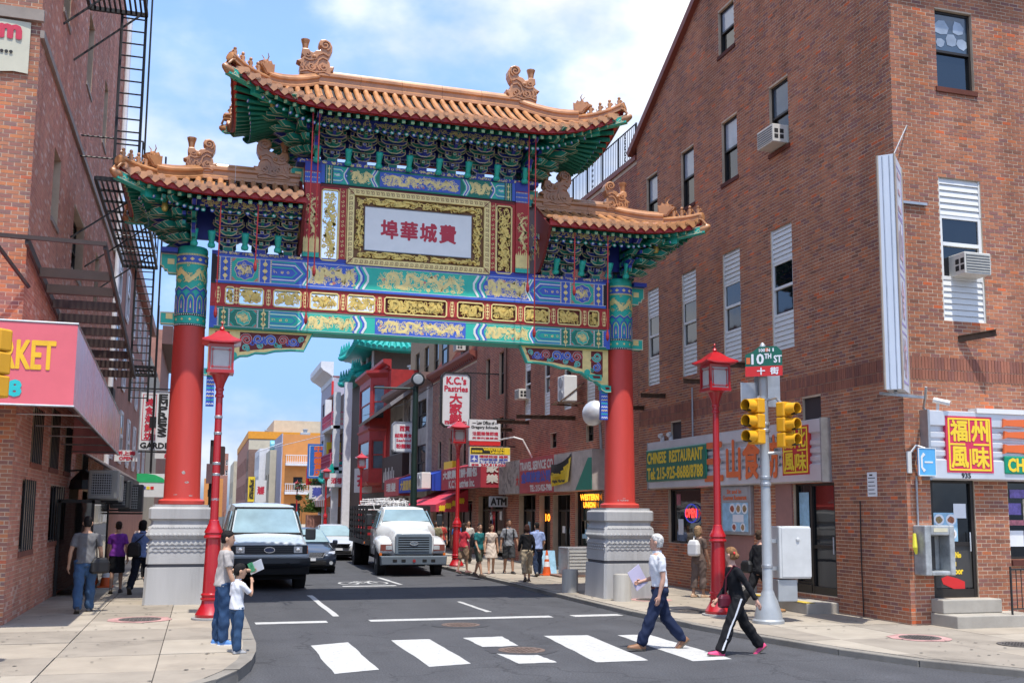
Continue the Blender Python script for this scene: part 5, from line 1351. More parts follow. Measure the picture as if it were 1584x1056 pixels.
# -------- roofs
def roof(name,xa,xb,ya,D,rl,rr,zr,ze,hipL,hipR,up=.55,upl=2.3,tile_step=.228,inner_cut=None):
 """xa..xb eave ends; rl..rr ridge ends; hips curl up at the free ends"""
 rf = bpy.data.objects.new(name,None)
 xm = (xa+xb)/2
 def sL(x): return max(0,1-(x-xa)/upl) if hipL else 0
 def sR(x): return max(0,1-(xb-x)/upl) if hipR else 0
 def zee(x): return ze+up*(max(sL(x),sR(x))**2.2)
 def out(x): return D+.16*max(sL(x),sR(x))**2
 f = lambda t: 1-max(0.0,1-t)**1.45
 def t0(x):
  if hipL and x < rl: return (rl-x)/(rl-xa)
  if hipR and x > rr: return (x-rr)/(xb-rr)
  return 0
 def front(x,t,sgn=-1): return Vector((x,ya+sgn*out(x)*t,zr-(zr-zee(x))*(f(t)*.75+t*.25)))
 base = MB(); n = 60
 xs = [xa+(xb-xa)*i/n for i in range(n+1)]
 m_ = 6
 for sgn in (-1,1):
  R_ = [[front(x,t0(x)+(1-t0(x))*j/m_,sgn)-Vector((0,0,.03)) for x in xs] for j in range(m_+1)]
  for j in range(m_):
   for i in range(n):
    q = [R_[j][i],R_[j+1][i],R_[j+1][i+1],R_[j][i+1]]
    base.poly(q if sgn < 0 else q[::-1])
 # hip ends: triangles between the two hip lines
 def hipline(side,sgn,k):
  xt,xr = (xa,rl) if side < 0 else (xb,rr); x = xr+(xt-xr)*k; return front(x,k,sgn)
 ends = []
 for side,on in ((-1,hipL),(1,hipR)):
  if not on: continue
  xt = xa if side < 0 else xb; xr = rl if side < 0 else rr
  def endp(k,v,side=side,xt=xt,xr=xr):       # k down the slope, v -1..1 across
   x = xr+(xt-xr)*k; tip = front(x,k,-1); D_ = out(x)*k
   mid = zr-(zr-ze)*(f(k)*.75+k*.25); z = mid+(tip.z-mid)*abs(v)**2.2
   xo = (xt-xr)*.0
   bulge = -(1-abs(v)**2)*.10*k*side*0
   return Vector((x-side*.10*k*(1-abs(v)**2),ya+D_*v,z))
  for i in range(8):
   for j in range(10):
    q = [endp(i/8,-1+j/5),endp((i+1)/8,-1+j/5),endp((i+1)/8,-1+(j+1)/5),endp(i/8,-1+(j+1)/5)]
    q = [p-Vector((0,0,.03)) for p in q]
    base.poly(q if side > 0 else q[::-1])
  ends.append((side,endp,xt,xr))
 rb = base.build('roof',GDRK,gate,smooth=60)          # boarding under the tiles; its own children are tiles, rafters, ridges
 pan = MB()
 # pan tiles as one scalloped sheet per slope
 def tilecol(P,nm='tile'):
  """barrel row with its round end cap"""
  mb = MB(); r = .064; rings = []
  for i,p in enumerate(P):
   tn = (P[min(i+1,len(P)-1)]-P[max(i-1,0)]).normalized(); sd = Vector((tn.y,-tn.x,0)); sd = sd.normalized() if sd.length > 1e-4 else Vector((1,0,0)); up_ = sd.cross(tn);
   if up_.z < 0: up_ = -up_
   rings.append([p + sd*(r*math.cos(a)) + up_*(r*math.sin(a)) for a in [PI*k/6 for k in range(7)]])
  mb.loft(rings,cap=False,closed=False)
  e = P[-1]; tn = (P[-1]-P[-2]).normalized(); c = e
  sd = Vector((tn.y,-tn.x,0)).normalized(); up_ = sd.cross(tn)
  if up_.z < 0: up_ = -up_
  h_ = Vector((tn.x,tn.y,0)).normalized()
  C = [c + h_*.012 + sd*(r*1.12*math.cos(a)) + Vector((0,0,1))*(r*1.12*math.sin(a)) for a in [2*PI*k/12 for k in range(12)]]
  C2 = [q - h_*.06 for q in C]; mb.loft([C2,C],cap=True)
  C3 = [c + h_*.022 + sd*(r*.72*math.cos(a)) + Vector((0,0,1))*(r*.72*math.sin(a)) for a in [2*PI*k/10 for k in range(10)]]
  mb.loft([[q-h_*.01 for q in C3],C3],cap=True)
  return mb.build(nm,GLZ,rb,smooth=50)
 def drip(p,h_,sd):
  mb = MB(); w = .115
  P2 = [(-w,.03),(-w,-.02),(-w*.75,-.06),(-w*.3,-.105),(0,-.135),(w*.3,-.105),(w*.75,-.06),(w,-.02),(w,.03)]
  fr_ = lambda u,v,d: p + sd*u + Vector((0,0,v)) + h_*d
  mb.extr(fr_,P2 if sd.cross(Vector((0,0,1))).dot(h_) > 0 else P2[::-1],-.02,.005)
  mb.build('drip_tile',GLZ,rb)
 back = MB()
 nt = int(round((xb-xa)/tile_step));
 for i in range(nt):
  x = xa+(xb-xa)*(i+.5)/nt
  a = t0(x); P = [front(x,a+(1-a)*j/5)+Vector((0,0,.02)) for j in range(6)]
  if (P[-1]-P[0]).length > .12: tilecol(P)
  xd = xa+(xb-xa)*(i+1)/nt
  if i < nt-1: drip(front(xd,1)+Vector((0,0,.0)),Vector((0,-1,0)),Vector((1,0,0)))
  # pan surface strip between barrels
  x2 = xa+(xb-xa)*(i+1)/nt
  for j in range(5):
   ta,tb = [max(t0(x),t0(x2))+(1-max(t0(x),t0(x2)))*k/5 for k in (j,j+1)]
   pan.poly([front(x,ta)-Vector((0,0,.015)),front(x,tb)-Vector((0,0,.015)),front(x2,tb)-Vector((0,0,.015)),front(x2,ta)-Vector((0,0,.015))])
  Q = [front(x,a+(1-a)*j/4,1)+Vector((0,0,.02)) for j in range(5)]
  back.tube(Q,.065,6)
 for side,endp,xt,xr in ends:
  m = int(round(2*out(xt)/tile_step))
  for j in range(m):
   v = -1+2*(j+.5)/m; k0 = abs(v)
   P = [endp(k0+(1-k0)*q/4,max(-1,min(1,v/max(k0+(1-k0)*q/4,1e-3))))+Vector((0,0,.02)) for q in range(5)]
   if (P[-1]-P[0]).length > .12: tilecol(P)
   if j < m-1:
    vv = -1+2*(j+1)/m; drip(endp(1,vv),Vector((side,0,0)),Vector((0,side,0)))
 pan.build('pan_tiles',GLZ,rb)['kind'] = 'stuff'; o = back.build('rear_tiles',GLZ,rb,smooth=50); o['kind'] = 'stuff'
 # eave board, rafters
 eb = MB()
 for sgn in (-1,1):
  for i in range(n):
   A,B = front(xs[i],1,sgn),front(xs[i+1],1,sgn)
   for p,q in ((A,B),):
    d = Vector((0,-.05*sgn,0))
    V = [p+d,q+d,q+d+Vector((0,0,-.17)),p+d+Vector((0,0,-.17)),p+d*2.4,q+d*2.4,q+d*2.4+Vector((0,0,-.17)),p+d*2.4+Vector((0,0,-.17))]
    eb.add(V,[(0,3,2,1),(4,5,6,7),(3,7,6,2)])
 for side,endp,xt,xr in ends:
  for j in range(12):
   A,B = endp(1,-1+j/6),endp(1,-1+(j+1)/6); d = Vector((-.05*side,0,0))
   V = [A+d,B+d,B+d+Vector((0,0,-.17)),A+d+Vector((0,0,-.17)),A+d*2.4,B+d*2.4,B+d*2.4+Vector((0,0,-.17)),A+d*2.4+Vector((0,0,-.17))]
   eb.add(V,[(0,3,2,1),(4,5,6,7),(3,7,6,2)])
 eb.build('eave_board',GRED,rb)
 soff = MB()
 def wallp(x,sgn):                                   # where the rafters come from, above the brackets
  xl,xr_ = (rl+.25 if hipL else xa),(rr-.25 if hipR else xb)
  if hipL: xl = rl+.05
  if hipR: xr_ = rr-.05
  return Vector((min(max(x,xl),xr_),ya+sgn*.35,ze+.13))
 stp = .2; m = int((xb-xa)/stp)
 sq = MB(); rnds = MB()
 def rafter(p_out,root,nm,drop,back_,sqr,last):
  d = (root-p_out); d.z = 0; L = d.length; d = d/L
  p0 = p_out + d*back_ + Vector((0,0,-drop)); p1 = p_out+d*L; p1.z = root.z+.05
  mb = MB()
  if sqr:
   mb.beam(p0,p1,.075,.085,0)
   hd = -d; sd = Vector((-hd.y,hd.x,0)); c = p0+hd*.003
   fr_ = lambda u,v,e: c+sd*u+Vector((0,0,v))+hd*e
   P = [(-.037,-.042),(.037,-.042),(.037,.042),(-.037,.042)]
   mb.extr(fr_,P if sd.cross(Vector((0,0,1))).dot(hd) > 0 else P[::-1],-.002,.004,1)
   for q in ((-.018,-.02),(.018,.02),(-.018,.02),(.018,-.02)): mb.add([fr_(q[0]-.009,q[1]-.009,.006),fr_(q[0]+.009,q[1]-.009,.006),fr_(q[0]+.009,q[1]+.009,.006),fr_(q[0]-.009,q[1]+.009,.006)],[(0,1,2,3)],0)
   mb.build('flying_rafter',[GGRN,mat('rafter_end',(0.42,0.55,0.25),rough=.6)],rb)
  else:
   mb.tube([p0,p1],.045,8,0); hd = -d
   mb.lathe(p0,[(.045,-.001),(.046,.006),(.001,.006)],10,1,hd); mb.lathe(p0,[(.026,.006),(.026,.012),(.001,.012)],8,2,hd)
   mb.build('eave_rafter',[GGRN,GTEAL if last else GBLU,GWHT],rb)
 for i in range(m):
  x = xa+(xb-xa)*(i+.5)/m
  for sgn in ((-1,)):
   rafter(front(x,1,sgn),wallp(x,sgn),'r',.235,.10,True,i % 2)
 m = int((xb-xa-.6)/.165)
 for i in range(m):
  x = xa+.3*hipL+(xb-xa-.3*hipL-.3*hipR)*(i+.5)/m
  rafter(front(x,1,-1)+Vector((0,.0,0)),wallp(x,-1),'r',.40,.42,False,i % 2)
 for side,endp,xt,xr in ends:
  mm = int(2*out(xt)/.2)
  for j in range(mm):
   v = -1+2*(j+.5)/mm; root = Vector((xr-side*.05,ya+max(-.35,min(.35,v*D)),ze+.13))
   rafter(endp(1,v),root,'r',.235,.10,True,j % 2)
  for j in range(mm):
   v = -.85+1.7*(j+.5)/mm; root = Vector((xr-side*.05,ya+max(-.35,min(.35,v*D)),ze+.13))
   rafter(endp(1,v),root,'r',.40,.42,False,j % 2)
 # soffit boarding (dark red) above the rafters
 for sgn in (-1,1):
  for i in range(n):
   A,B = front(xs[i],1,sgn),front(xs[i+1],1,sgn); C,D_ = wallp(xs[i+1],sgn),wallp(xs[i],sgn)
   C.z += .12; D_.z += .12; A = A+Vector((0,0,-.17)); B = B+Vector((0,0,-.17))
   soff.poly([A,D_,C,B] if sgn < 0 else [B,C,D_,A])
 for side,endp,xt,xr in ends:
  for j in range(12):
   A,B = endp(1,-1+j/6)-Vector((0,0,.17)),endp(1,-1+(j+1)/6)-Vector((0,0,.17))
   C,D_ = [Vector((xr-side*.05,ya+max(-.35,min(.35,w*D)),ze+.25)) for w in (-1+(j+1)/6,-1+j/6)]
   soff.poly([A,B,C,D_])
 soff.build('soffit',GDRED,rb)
 # rows of gold and blue plates under the rafters
 xl,xr_ = (rl+.0 if hipL else xa),(rr if hipR else xb)
 for sgn in (-1,1):
  pl = MB(); pl.box((xl-.1*hipL,ya+sgn*1.02-.04,ze-.30),(xr_+.1*hipR,ya+sgn*1.02+.04,ze-.12)); pl.build('eave_purlin',GDBLU,rb)
 g_ = MB(); fg = frS(ya-1.061); curls(g_,fg,xl,xr_,ze-.29,ze-.14,int((xr_-xl)*45),77,.016,.045); u = xl
 while u < xr_: g_.fbox(fg,u,u+.09,ze-.30,ze-.27,0,.005); u += .17
 o = g_.build('gold_painting',GGOLD,rb); o['kind'] = 'stuff'
 # corner beams with beast heads
 for side,endp,xt,xr in ends:
  for sgn in (-1,1):
   tip = front(xt,1,sgn); root = Vector((xr-side*.05,ya+sgn*.35,ze+.0))
   d = (tip-root); d.z = 0; d = d.normalized()
   p0 = tip+d*.05-Vector((0,0,.22)); p1 = tip-d*.9-Vector((0,0,.36))
   mb = MB(); mb.beam(p1,p0,.15,.17); mb.beam(root,p1+d*.3-Vector((0,0,.06)),.16,.2); cbm = mb.build('corner_beam',GTEAL,rb)
   mb = MB()
   for s in (-1,1):
    sd = Vector((-d.y,d.x,0))*s
    fr_ = lambda u,v,e,p1=p1,d=d,sd=sd: p1+d*u+Vector((0,0,v))+sd*(.076+e)
    mb.ribbon(fr_,[(0,-.07),(.9,.07)],.016,0,.004); mb.ribbon(fr_,[(0,.08),(.9,.21)],.016,0,.004)
    for q in range(7): mb.ribbon(fr_,[(.1+.11*q,-.02+.015*q),(.15+.11*q,.04+.015*q),(.2+.11*q,-.01+.015*q)],.014,0,.004)
   mb.build('cream_line',GCRM,rb)
   # beast head sleeve on the beam end
   sd = Vector((-d.y,d.x,0)); h0 = tip+d*.03-Vector((0,0,.2)); prof = [(-.08,.09,.10),(.0,.10,.115),(.05,.095,.11),(.09,.07,.085),(.13,.06,.06),(.155,.03,.03)]
   mb = MB(); mb.loft([[h0+d*a+sd*(w*math.cos(q))+Vector((0,0,hgt*math.sin(q)+a*.28)) for q in [2*PI*k/8 for k in range(8)]] for a,w,hgt in prof])
   for s in (-1,1): mb.tube([h0+d*.05+sd*s*.07+Vector((0,0,.1)),h0-d*.02+sd*s*.1+Vector((0,0,.2)),h0-d*.1+sd*s*.1+Vector((0,0,.23))],[.03,.022,.008],6)
   mb.build('beast_head',GLZ2,rb,smooth=50)
   # small bell-like gilt ball under the corner
   mb = MB(); q = tip-d*1.15-Vector((0,0,.55)); mb.lathe(q,[(.01,.2),(.05,.18),(.07,.11),(.05,.04),(.06,.0),(.075,-.06),(.05,-.13),(.01,-.14)],10); mb.build('gilt_ball',GOLD2,rb,smooth=50)
 # ridge and hip ridges
 def ridge_profile(P,w=.13,h=.34):
  mb = MB(); prof = [(-w,0),(-w,.06),(-w*.72,.09),(-w*.72,.17),(-w*1.0,.20),(-w*1.0,.25),(-w*.7,.28),(-w*.55,.33),(0,.36),(w*.55,.33),(w*.7,.28),(w,.25),(w,.20),(w*.72,.17),(w*.72,.09),(w,.06),(w,0)]
  rings = []
  for i,p in enumerate(P):
   tn = (P[min(i+1,len(P)-1)]-P[max(i-1,0)]); tn.z = 0; tn = tn.normalized(); sd = Vector((-tn.y,tn.x,0))
   rings.append([p+sd*a+Vector((0,0,b*h/.36)) for a,b in prof])
  mb.loft(rings); return mb
 k = 10
 seg = 5 if rr-rl > 3 else 3
 for q in range(seg):
  a,b = rl+(rr-rl)*q/seg,rl+(rr-rl)*(q+1)/seg-.006
  ridge_profile([Vector((a,ya,zr-.02)),Vector((b,ya,zr-.02))],.15,.40).build('ridge_tile',GLZ2,rb,smooth=45)
 for side,endp,xt,xr in ends:
  for sgn in (-1,1):
   P = [hipline(side,sgn,kk/k)+Vector((0,0,.01)) for kk in range(k+1)]
   ridge_profile(P[:7],.12,.32).build('hip_ridge',GLZ2,rb,smooth=45); ridge_profile(P[6:],.10,.20).build('hip_ridge',GLZ2,rb,smooth=45)
   tip = P[-1]; mb = MB(); dd = (P[-1]-P[-2]).normalized(); mb.lathe(tip+Vector((0,0,.08)),[(.10,-.05),(.105,.02),(.07,.03)],12,0,dd); mb.build('ridge_end',GLZ2,rb)
   if sgn > 0 and side*0 == 1: continue
   # beast and the file of small figures
   p = P[6]+Vector((0,0,.26)); d = (P[7]-P[5]); d.z = 0; d = d.normalized()
   beast(p,d,rb,.8)
   for q,kk in enumerate((.70,.785,.87,.955)):
    pp = hipline(side,sgn,kk)+Vector((0,0,.19)); figure(pp,d,rb,big=(q == 3))
 return rb,front
def beast(p,d,parent,s=1.0):
 sd = Vector((-d.y,d.x,0)); fr_ = lambda u,v,e: p+d*(u*s)+Vector((0,0,v*s))+sd*(e*s)
 P = [(-.18,-.08),(.12,-.08),(.2,.02),(.33,.10),(.36,.17),(.24,.2),(.26,.26),(.14,.26),(.1,.34),(.0,.30),(-.06,.36),(-.12,.27),(-.2,.3),(-.19,.15)]
 mb = MB(); mb.extr(fr_,P,-.08,.08); mb.extr(fr_,[(a*.8,b*.8+.02) for a,b in P],-.10,.10)
 for e in (-.06,.06): mb.tube([fr_(.08,.3,e),fr_(.05,.42,e*1.5),fr_(.12,.5,e*2)],[.018,.014,.006],5)
 mb.build('ridge_beast',GLZ2,parent,bev=.015)
def figure(p,d,parent,big=False):
 mb = MB(); h = .24 if not big else .2
 sd = Vector((-d.y,d.x,0))
 mb.lathe(p,[(.055,-.03),(.06,.0),(.038,h*.25),(.05,h*.45),(.045,h*.62),(.02,h*.68),(.038,h*.8),(.034,h*.95),(.01,h*1.02)],8)
 mb.tube([p+d*.02+Vector((0,0,h*.3)),p+d*.08+Vector((0,0,h*.45)),p+d*.05+Vector((0,0,h*.62))],.018,5)
 mb.tube([p-d*.02+Vector((0,0,h*.2)),p-d*.08+Vector((0,0,h*.1)),p-d*.10+Vector((0,0,h*.4))],[.025,.02,.008],5)
 mb.build('ridge_figure',GLZ2,parent,smooth=50)
def chiwen(x,y,z,face,parent,s=1.0,thick=.13):
 """curled dragon finial; the mouth bites the ridge on the side `face`"""
 P = [(-.38,-.12),(.36,-.12),(.38,.02),(.44,.08),(.46,.17),(.36,.16),(.34,.26),(.28,.34),(.34,.42),(.40,.55),(.40,.68),(.34,.80),(.22,.86),(.10,.83),(.05,.73),(.08,.66),(.14,.64),(.10,.56),(.0,.54),(-.06,.48),(-.14,.50),(-.18,.56),(-.34,.56),(-.36,.40),(-.30,.34),(-.36,.28),(-.48,.22),(-.36,.16),(-.40,.06)]
 f = lambda u,v,e: Vector((x+face*u*s,y-e,z+v*s))
 mb = MB(); P2 = P if face > 0 else P[::-1]
 mb.extr(f,P2,-thick,thick); c = mb.build('ridge_dragon',GLZ2,parent,bev=.02)
 mb = MB()
 for e0,sg in ((thick,1),(-thick,-1)):
  ff = lambda u,v,e,sg=sg,e0=e0: f(u,v,e0+sg*e)
  mb.ribbon(ff,spiral(.22,.69,.14,1.6,-1.2,1,18),.03,-.01,.035); mb.ribbon(ff,[(.30,.42),(.18,.48),(.05,.42),(-.02,.30),(-.16,.26),(-.28,.30)],.04,-.01,.03)
  mb.ribbon(ff,[(.28,.32),(.16,.36),(.06,.28),(.02,.14),(.1,.02)],.035,-.01,.03); mb.ribbon(ff,spiral(-.2,.4,.08,1.2,1,-1,10),.025,-.01,.03); mb.ribbon(ff,spiral(.2,.1,.1,1.2,2,1,10),.03,-.01,.035)
  mb.ribbon(ff,spiral(-.1,.1,.11,1.3,0,-1,12),.03,-.01,.035); mb.ribbon(ff,[(-.38,-.06),(-.2,.0),(.0,-.05),(.2,-.0),(.36,-.06)],.03,-.01,.03)
  mb.lathe(ff(-.04,.36,.0),[(.05,-.02),(.05,.03),(.02,.05)],8,0,(0,-sg,0))
  for q in range(4): mb.ribbon(ff,[(-.06-.09*q,.2),(-.1-.09*q,.1),(-.05-.09*q,.02)],.025,-.01,.03)
 mb.build('dragon_relief',GLZ2,parent)
 mb = MB(); mb.lathe((x-face*.26*s,y,z+.56*s),[(.085,-.05),(.065,.04),(.08,.14),(.105,.22),(.11,.25),(.02,.26)],8); mb.build('sword_hilt',GLZ2,parent)
rbM,frM = roof('main_roof',.20,9.13,23.5,1.62,2.20,7.08,11.88,10.90,True,True)
chiwen(2.12,23.5,12.18,1,rbM,.93); chiwen(7.14,23.5,12.18,-1,rbM,.93)
rbL,frL = roof('side_roof',-1.88,1.88,23.5,1.55,-.28,1.86,9.40,8.78,True,False,up=.22,upl=1.9)
rbR,frR = roof('side_roof',2*GX-1.88,2*GX+1.88,23.5,1.55,2*GX-1.86,2*GX+.28,9.40,8.78,False,True,up=.22,upl=1.9)
chiwen(-.33,23.5,9.62,1,rbL,.78); chiwen(2*GX+.33,23.5,9.62,-1,rbR,.78)
chiwen(1.25,23.5,9.62,-1,rbL,.95); chiwen(2*GX-1.25,23.5,9.62,1,rbR,.95)
# red gable boards closing the inner ends of the side roofs
for x,sg in ((1.86,-1),(2*GX-1.86,1)):
 mb = MB(); f = lambda u,v,d: Vector((x+sg*d,23.5+u,v)); P = [(-1.5,8.62),(-1.38,8.45),(-.95,7.95),(-.6,7.72),(.6,7.72),(.95,7.95),(1.38,8.45),(1.5,8.62),(.9,9.0),(0,9.6),(-.9,9.0)]
 mb.extr(f,P if sg > 0 else P[::-1],-.03,.03); b = mb.build('gable_board',GDRED,gate)
 g = MB()
 for s in (-1,1):
  ff = lambda u,v,d,s=s: Vector((x+s*(.031+d),23.5+u,v)); curls(g,ff,-.8,.8,8.0,9.0,40,4,.02,.09)
 o = g.build('gold_painting',GOLD2,b); o['kind'] = 'stuff'
# chipped paint and old stickers on the columns
CHIP = mat('bare_patch',(0.42,0.38,0.36),rough=.8,var=.3,scale=20)
def chip(cx,ang,z,w,h,seed):
 R = random.Random(seed); r = .327+.045*(6.02-z)/3.7 if z > 2.33 else .478; mb = MB(); f = lambda u,v,d: Vector((cx+(r+d)*math.sin(ang+u/r),GY-(r+d)*math.cos(ang+u/r),v))
 mb.extr(f,[(w*math.cos(2*PI*k/9)*R.uniform(.5,1),z+h*math.sin(2*PI*k/9)*R.uniform(.5,1)) for k in range(9)],-.004,.004); mb.build('paint_chip',CHIP,gate)
for q in ((-.40,.05,2.86,.05,.05),(-.40,.25,2.66,.05,.035),(-.40,.5,2.38,.06,.02),(-.40,-.35,2.40,.05,.014),(9.68,-.35,2.37,.11,.025),(9.68,.05,2.37,.08,.022),(9.68,-.1,2.42,.05,.012)): chip(*q,int(q[2]*100))
# -------- red cords hanging from the eaves
CORD = mat('red_cord',(0.30,0.012,0.014),rough=.6,var=.05)
for x,z0,z1 in ((1.98,10.7,6.01),(2.12,10.7,7.06),(.14,8.5,6.04),(.90,8.5,7.07),(7.06,10.7,6.01),(6.9,10.7,7.03),(8.02,8.5,7.04),(8.84,8.5,6.03)):
 y = 22.05
 mb = MB(); mb.tube([(x,y,z0),(x-.02,y,z1+.2)],.014,6); c = mb.build('hanging_cord',CORD,gate)
 mb = MB(); mb.lathe((x-.02,y,z1),[(.01,-.02),(.035,.03),(.04,.1),(.02,.2),(.015,.22)],8); mb.build('weight',CORD,c)
# ================================================================== BUILDINGS ALONG THE RIGHT SIDE
BR2 = brick_mat('brick_plum',[(4,(142,98,88)),(4,(130,90,82)),(2,(154,106,90)),(1,(116,86,84))])
BR3 = brick_mat('brick_orange_red',[(4,(164,98,80)),(3,(152,92,76)),(2,(176,108,84)),(1,(138,86,76))])
TANB = mat('tan_brick',(0.30,0.22,0.14),rough=.85,var=.25,scale=6)
GREYS = mat('grey_stucco',(0.33,0.31,0.29),rough=.85,var=.15,scale=2,dirt=.4)
PLAINBR = mat('far_brick',(0.34,0.165,0.125),rough=.88,var=.22,scale=2)
PLAINBR2 = mat('far_brick_brown',(0.22,0.135,0.105),rough=.88,var=.22,scale=2)
CREAM = mat('cream_wall',(0.52,0.47,0.36),rough=.8,var=.1,scale=1.2,dirt=.2)
LILAC = mat('lilac_wall',(0.40,0.38,0.45),rough=.75,var=.12)
ORANGE = mat('orange_wall',(0.62,0.26,0.075),rough=.8,var=.09,scale=.8)
REDP = mat('red_painted_wood',(0.36,0.022,0.02),rough=.5,var=.2,scale=3)
PINKP = mat('pink_balcony',(0.55,0.085,0.16),rough=.5,var=.1)
TEALT = mat('turquoise_tile',(0.015,0.34,0.30),rough=.35,var=.25,scale=4)
WHITEP = mat('white_painted',(0.68,0.68,0.70),rough=.6,var=.1)
AWNR = mat('red_awning',(0.42,0.03,0.05),rough=.65,var=.1,scale=2)
AWNB = mat('blue_awning',(0.015,0.06,0.42),rough=.55,var=.08,scale=2)
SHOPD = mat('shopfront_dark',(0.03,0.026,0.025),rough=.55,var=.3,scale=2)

def block(name,label,x0,x1,y0,y1,h,m,ops_w=(),ops_s=(),z0=0.0,roofm=None,cat='building',group=None,par=True):
 """house body with real openings on its street side (west) and, if asked, its south side"""
 t = thing(name,label,cat,(x0,(y0+y1)/2,z0),group)
 mb = MB(); fw = frW(x0,y1); fs = frS(y0)
 wall_sheet(mb,fw,0,y1-y0,z0,h,[(y1-b,y1-a,c,d) for a,b,c,d in ops_w],depth=.2)
 wall_sheet(mb,fs,x0,x1,z0,h,ops_s,depth=.2)
 mb.add([(x1,y0,z0),(x1,y1,z0),(x1,y1,h),(x1,y0,h),(x0,y1,z0),(x0,y1,h)],[(0,1,2,3),(1,4,5,2)])
 mb.build('wall',m,t)
 mb = MB(); mb.box((x0+.15,y0+.15,h-.1),(x1-.15,y1-.15,h-.02)); mb.build('roof',roofm or GREYS,t)
 if par:
  mb = MB(); mb.box((x0-.06,y0,h+.002),(x0+.3,y1,h+.16)); mb.box((x0+.3,y0-.03,h+.002),(x1,y0+.27,h+.16)); mb.build('coping',roofm or REDTRIM,t)
 return t,fw,fs
def wins_w(t,fw,y1,lst,fm=None,gl=None,split=.5,sill=None,fw_=.06,blind=None):
 for a,b,c,d in lst: window(fw,y1-b,y1-a,c,d,t,fm=fm,split=split,sill=sill,fw=fw_,gl=gl,rec=.12,blind=blind)
def cornice(t,x,y0,y1,z,m,out=.35,h=.5,dent=True):
 mb = MB(); pr = [(0,0),(.06,0),(.08,h*.25),(out*.5,h*.45),(out*.8,h*.55),(out,h*.7),(out,h),(0,h)]
 mb.loft([[(x-d,y,z+v) for d,v in pr] for y in (y1,y0)]); mb.build('cornice',m,t)
 if dent:
  mb = MB(); y = y0+.15
  while y < y1: mb.box((x-out*.45,y,z+h*.12),(x-.03,y+.12,z+h*.42)); y += .4
  o = mb.build('dentils',m,t); o['kind'] = 'stuff'

# -------- brick building behind the right column (deck railing on its roof)
Y0,Y1 = 28.66,48.0
sidw = [(36.98,37.62),(39.40,40.14),(34.6,35.35),(32.25,33.0),(29.85,30.6)]
dkw = [(43.3,44.05,7.2,9.1),(45.6,46.3,7.2,9.1),(43.3,44.0,4.9,6.2),(36.2,36.9,4.45,5.0),(32.4,33.1,4.45,5.0),(43.3,44.05,10.3,12),(45.6,46.3,10.3,12)]
ops = [(a,b,5.75,8.62) for a,b in sidw]+dkw+[(29.3,31.0,.5,2.75),(31.6,34.2,.9,2.8),(34.7,36.6,.12,2.7),(36.9,38.2,.12,2.7),(38.7,40.9,.12,2.75),(43.0,47.4,.12,2.8)]
b2,fw2,fs2 = block('brick_building','lower red brick building with a roof deck railing behind the right column',12.45,22,Y0,Y1,12.9,MORTAR,ops)
bricks(fw2,0,Y1-Y0,.1,12.85,[(Y1-b,Y1-a,c,d) for a,b,c,d in ops],BR3,b2,single=60,seed=31)
for a,b in sidw: tall(fw2,Y1-b,Y1-a,b2)
wins_w(b2,fw2,Y1,dkw,fw_=.05)
wins_w(b2,fw2,Y1,[(29.3,31.0,.5,2.75),(31.6,34.2,.9,2.8)],split=0)
for a,b in ((34.7,36.6),(36.9,38.2),(38.7,40.9),(43.0,47.4)):
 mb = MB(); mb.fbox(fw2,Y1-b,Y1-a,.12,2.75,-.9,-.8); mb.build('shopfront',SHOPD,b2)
 mb = MB(); f = .06
 for u in (Y1-b,(2*Y1-a-b)/2-f/2,Y1-a-f): mb.fbox(fw2,u,u+f,.12,2.7,-.3,-.2)
 mb.fbox(fw2,Y1-b,Y1-a,2.1,2.18,-.3,-.21); sf = mb.build('door_frame',ALU_D,b2)
 for u0,u1 in ((Y1-b+f,(2*Y1-a-b)/2-f/2),((2*Y1-a-b)/2+f/2,Y1-a-f)):
  m1 = MB(); m1.fbox(fw2,u0,u1,.3,2.1,-.26,-.25); m1.build('pane',GLASS,sf)
mb = MB()
mb.tube([(12.36,42.75,.1),(12.36,42.75,12.9)],.06,8); mb.build('downpipe',mat('downpipe_brown',(0.10,0.05,0.04)),b2)
t = thing('deck_railing','black iron deck railing along the roof edge beside the steep gable','railing',(12.5,32,13.06))
mb = MB()
for y in [28.9+1.45*k for k in range(7)]: mb.tube([(12.55,y,13.06),(12.55,y,14.2)],.03,6)
mb.tube([(12.55,28.9,14.18),(12.55,37.6,14.18)],.025,6); mb.tube([(12.55,28.9,13.18),(12.55,37.6,13.18)],.02,6); mb.build('rail_frame',BLACK,t)
for k in range(58):
 y = 29+.148*k; mb = MB(); mb.tube([(12.55,y,13.18),(12.55,y,14.17)],.011,5); mb.build('baluster',BLACK,t)
for k in range(3):
 mb = MB(); y = 29.8+2.9*k
 for q in range(5): mb.tube([(12.55,y,13.22+.19*q),(12.55,y+.06,13.3+.19*q),(12.55,y,13.38+.19*q),(12.55,y-.06,13.3+.19*q),(12.55,y,13.22+.19*q)],.01,4)
 mb.build('scroll_baluster',BLACK,t)
ac_unit(fw2(Y1-40.0,6.6,0),fw2.U,fw2.N,.62,.4,.4,'white air conditioner in the siding window near the K.C. sign')

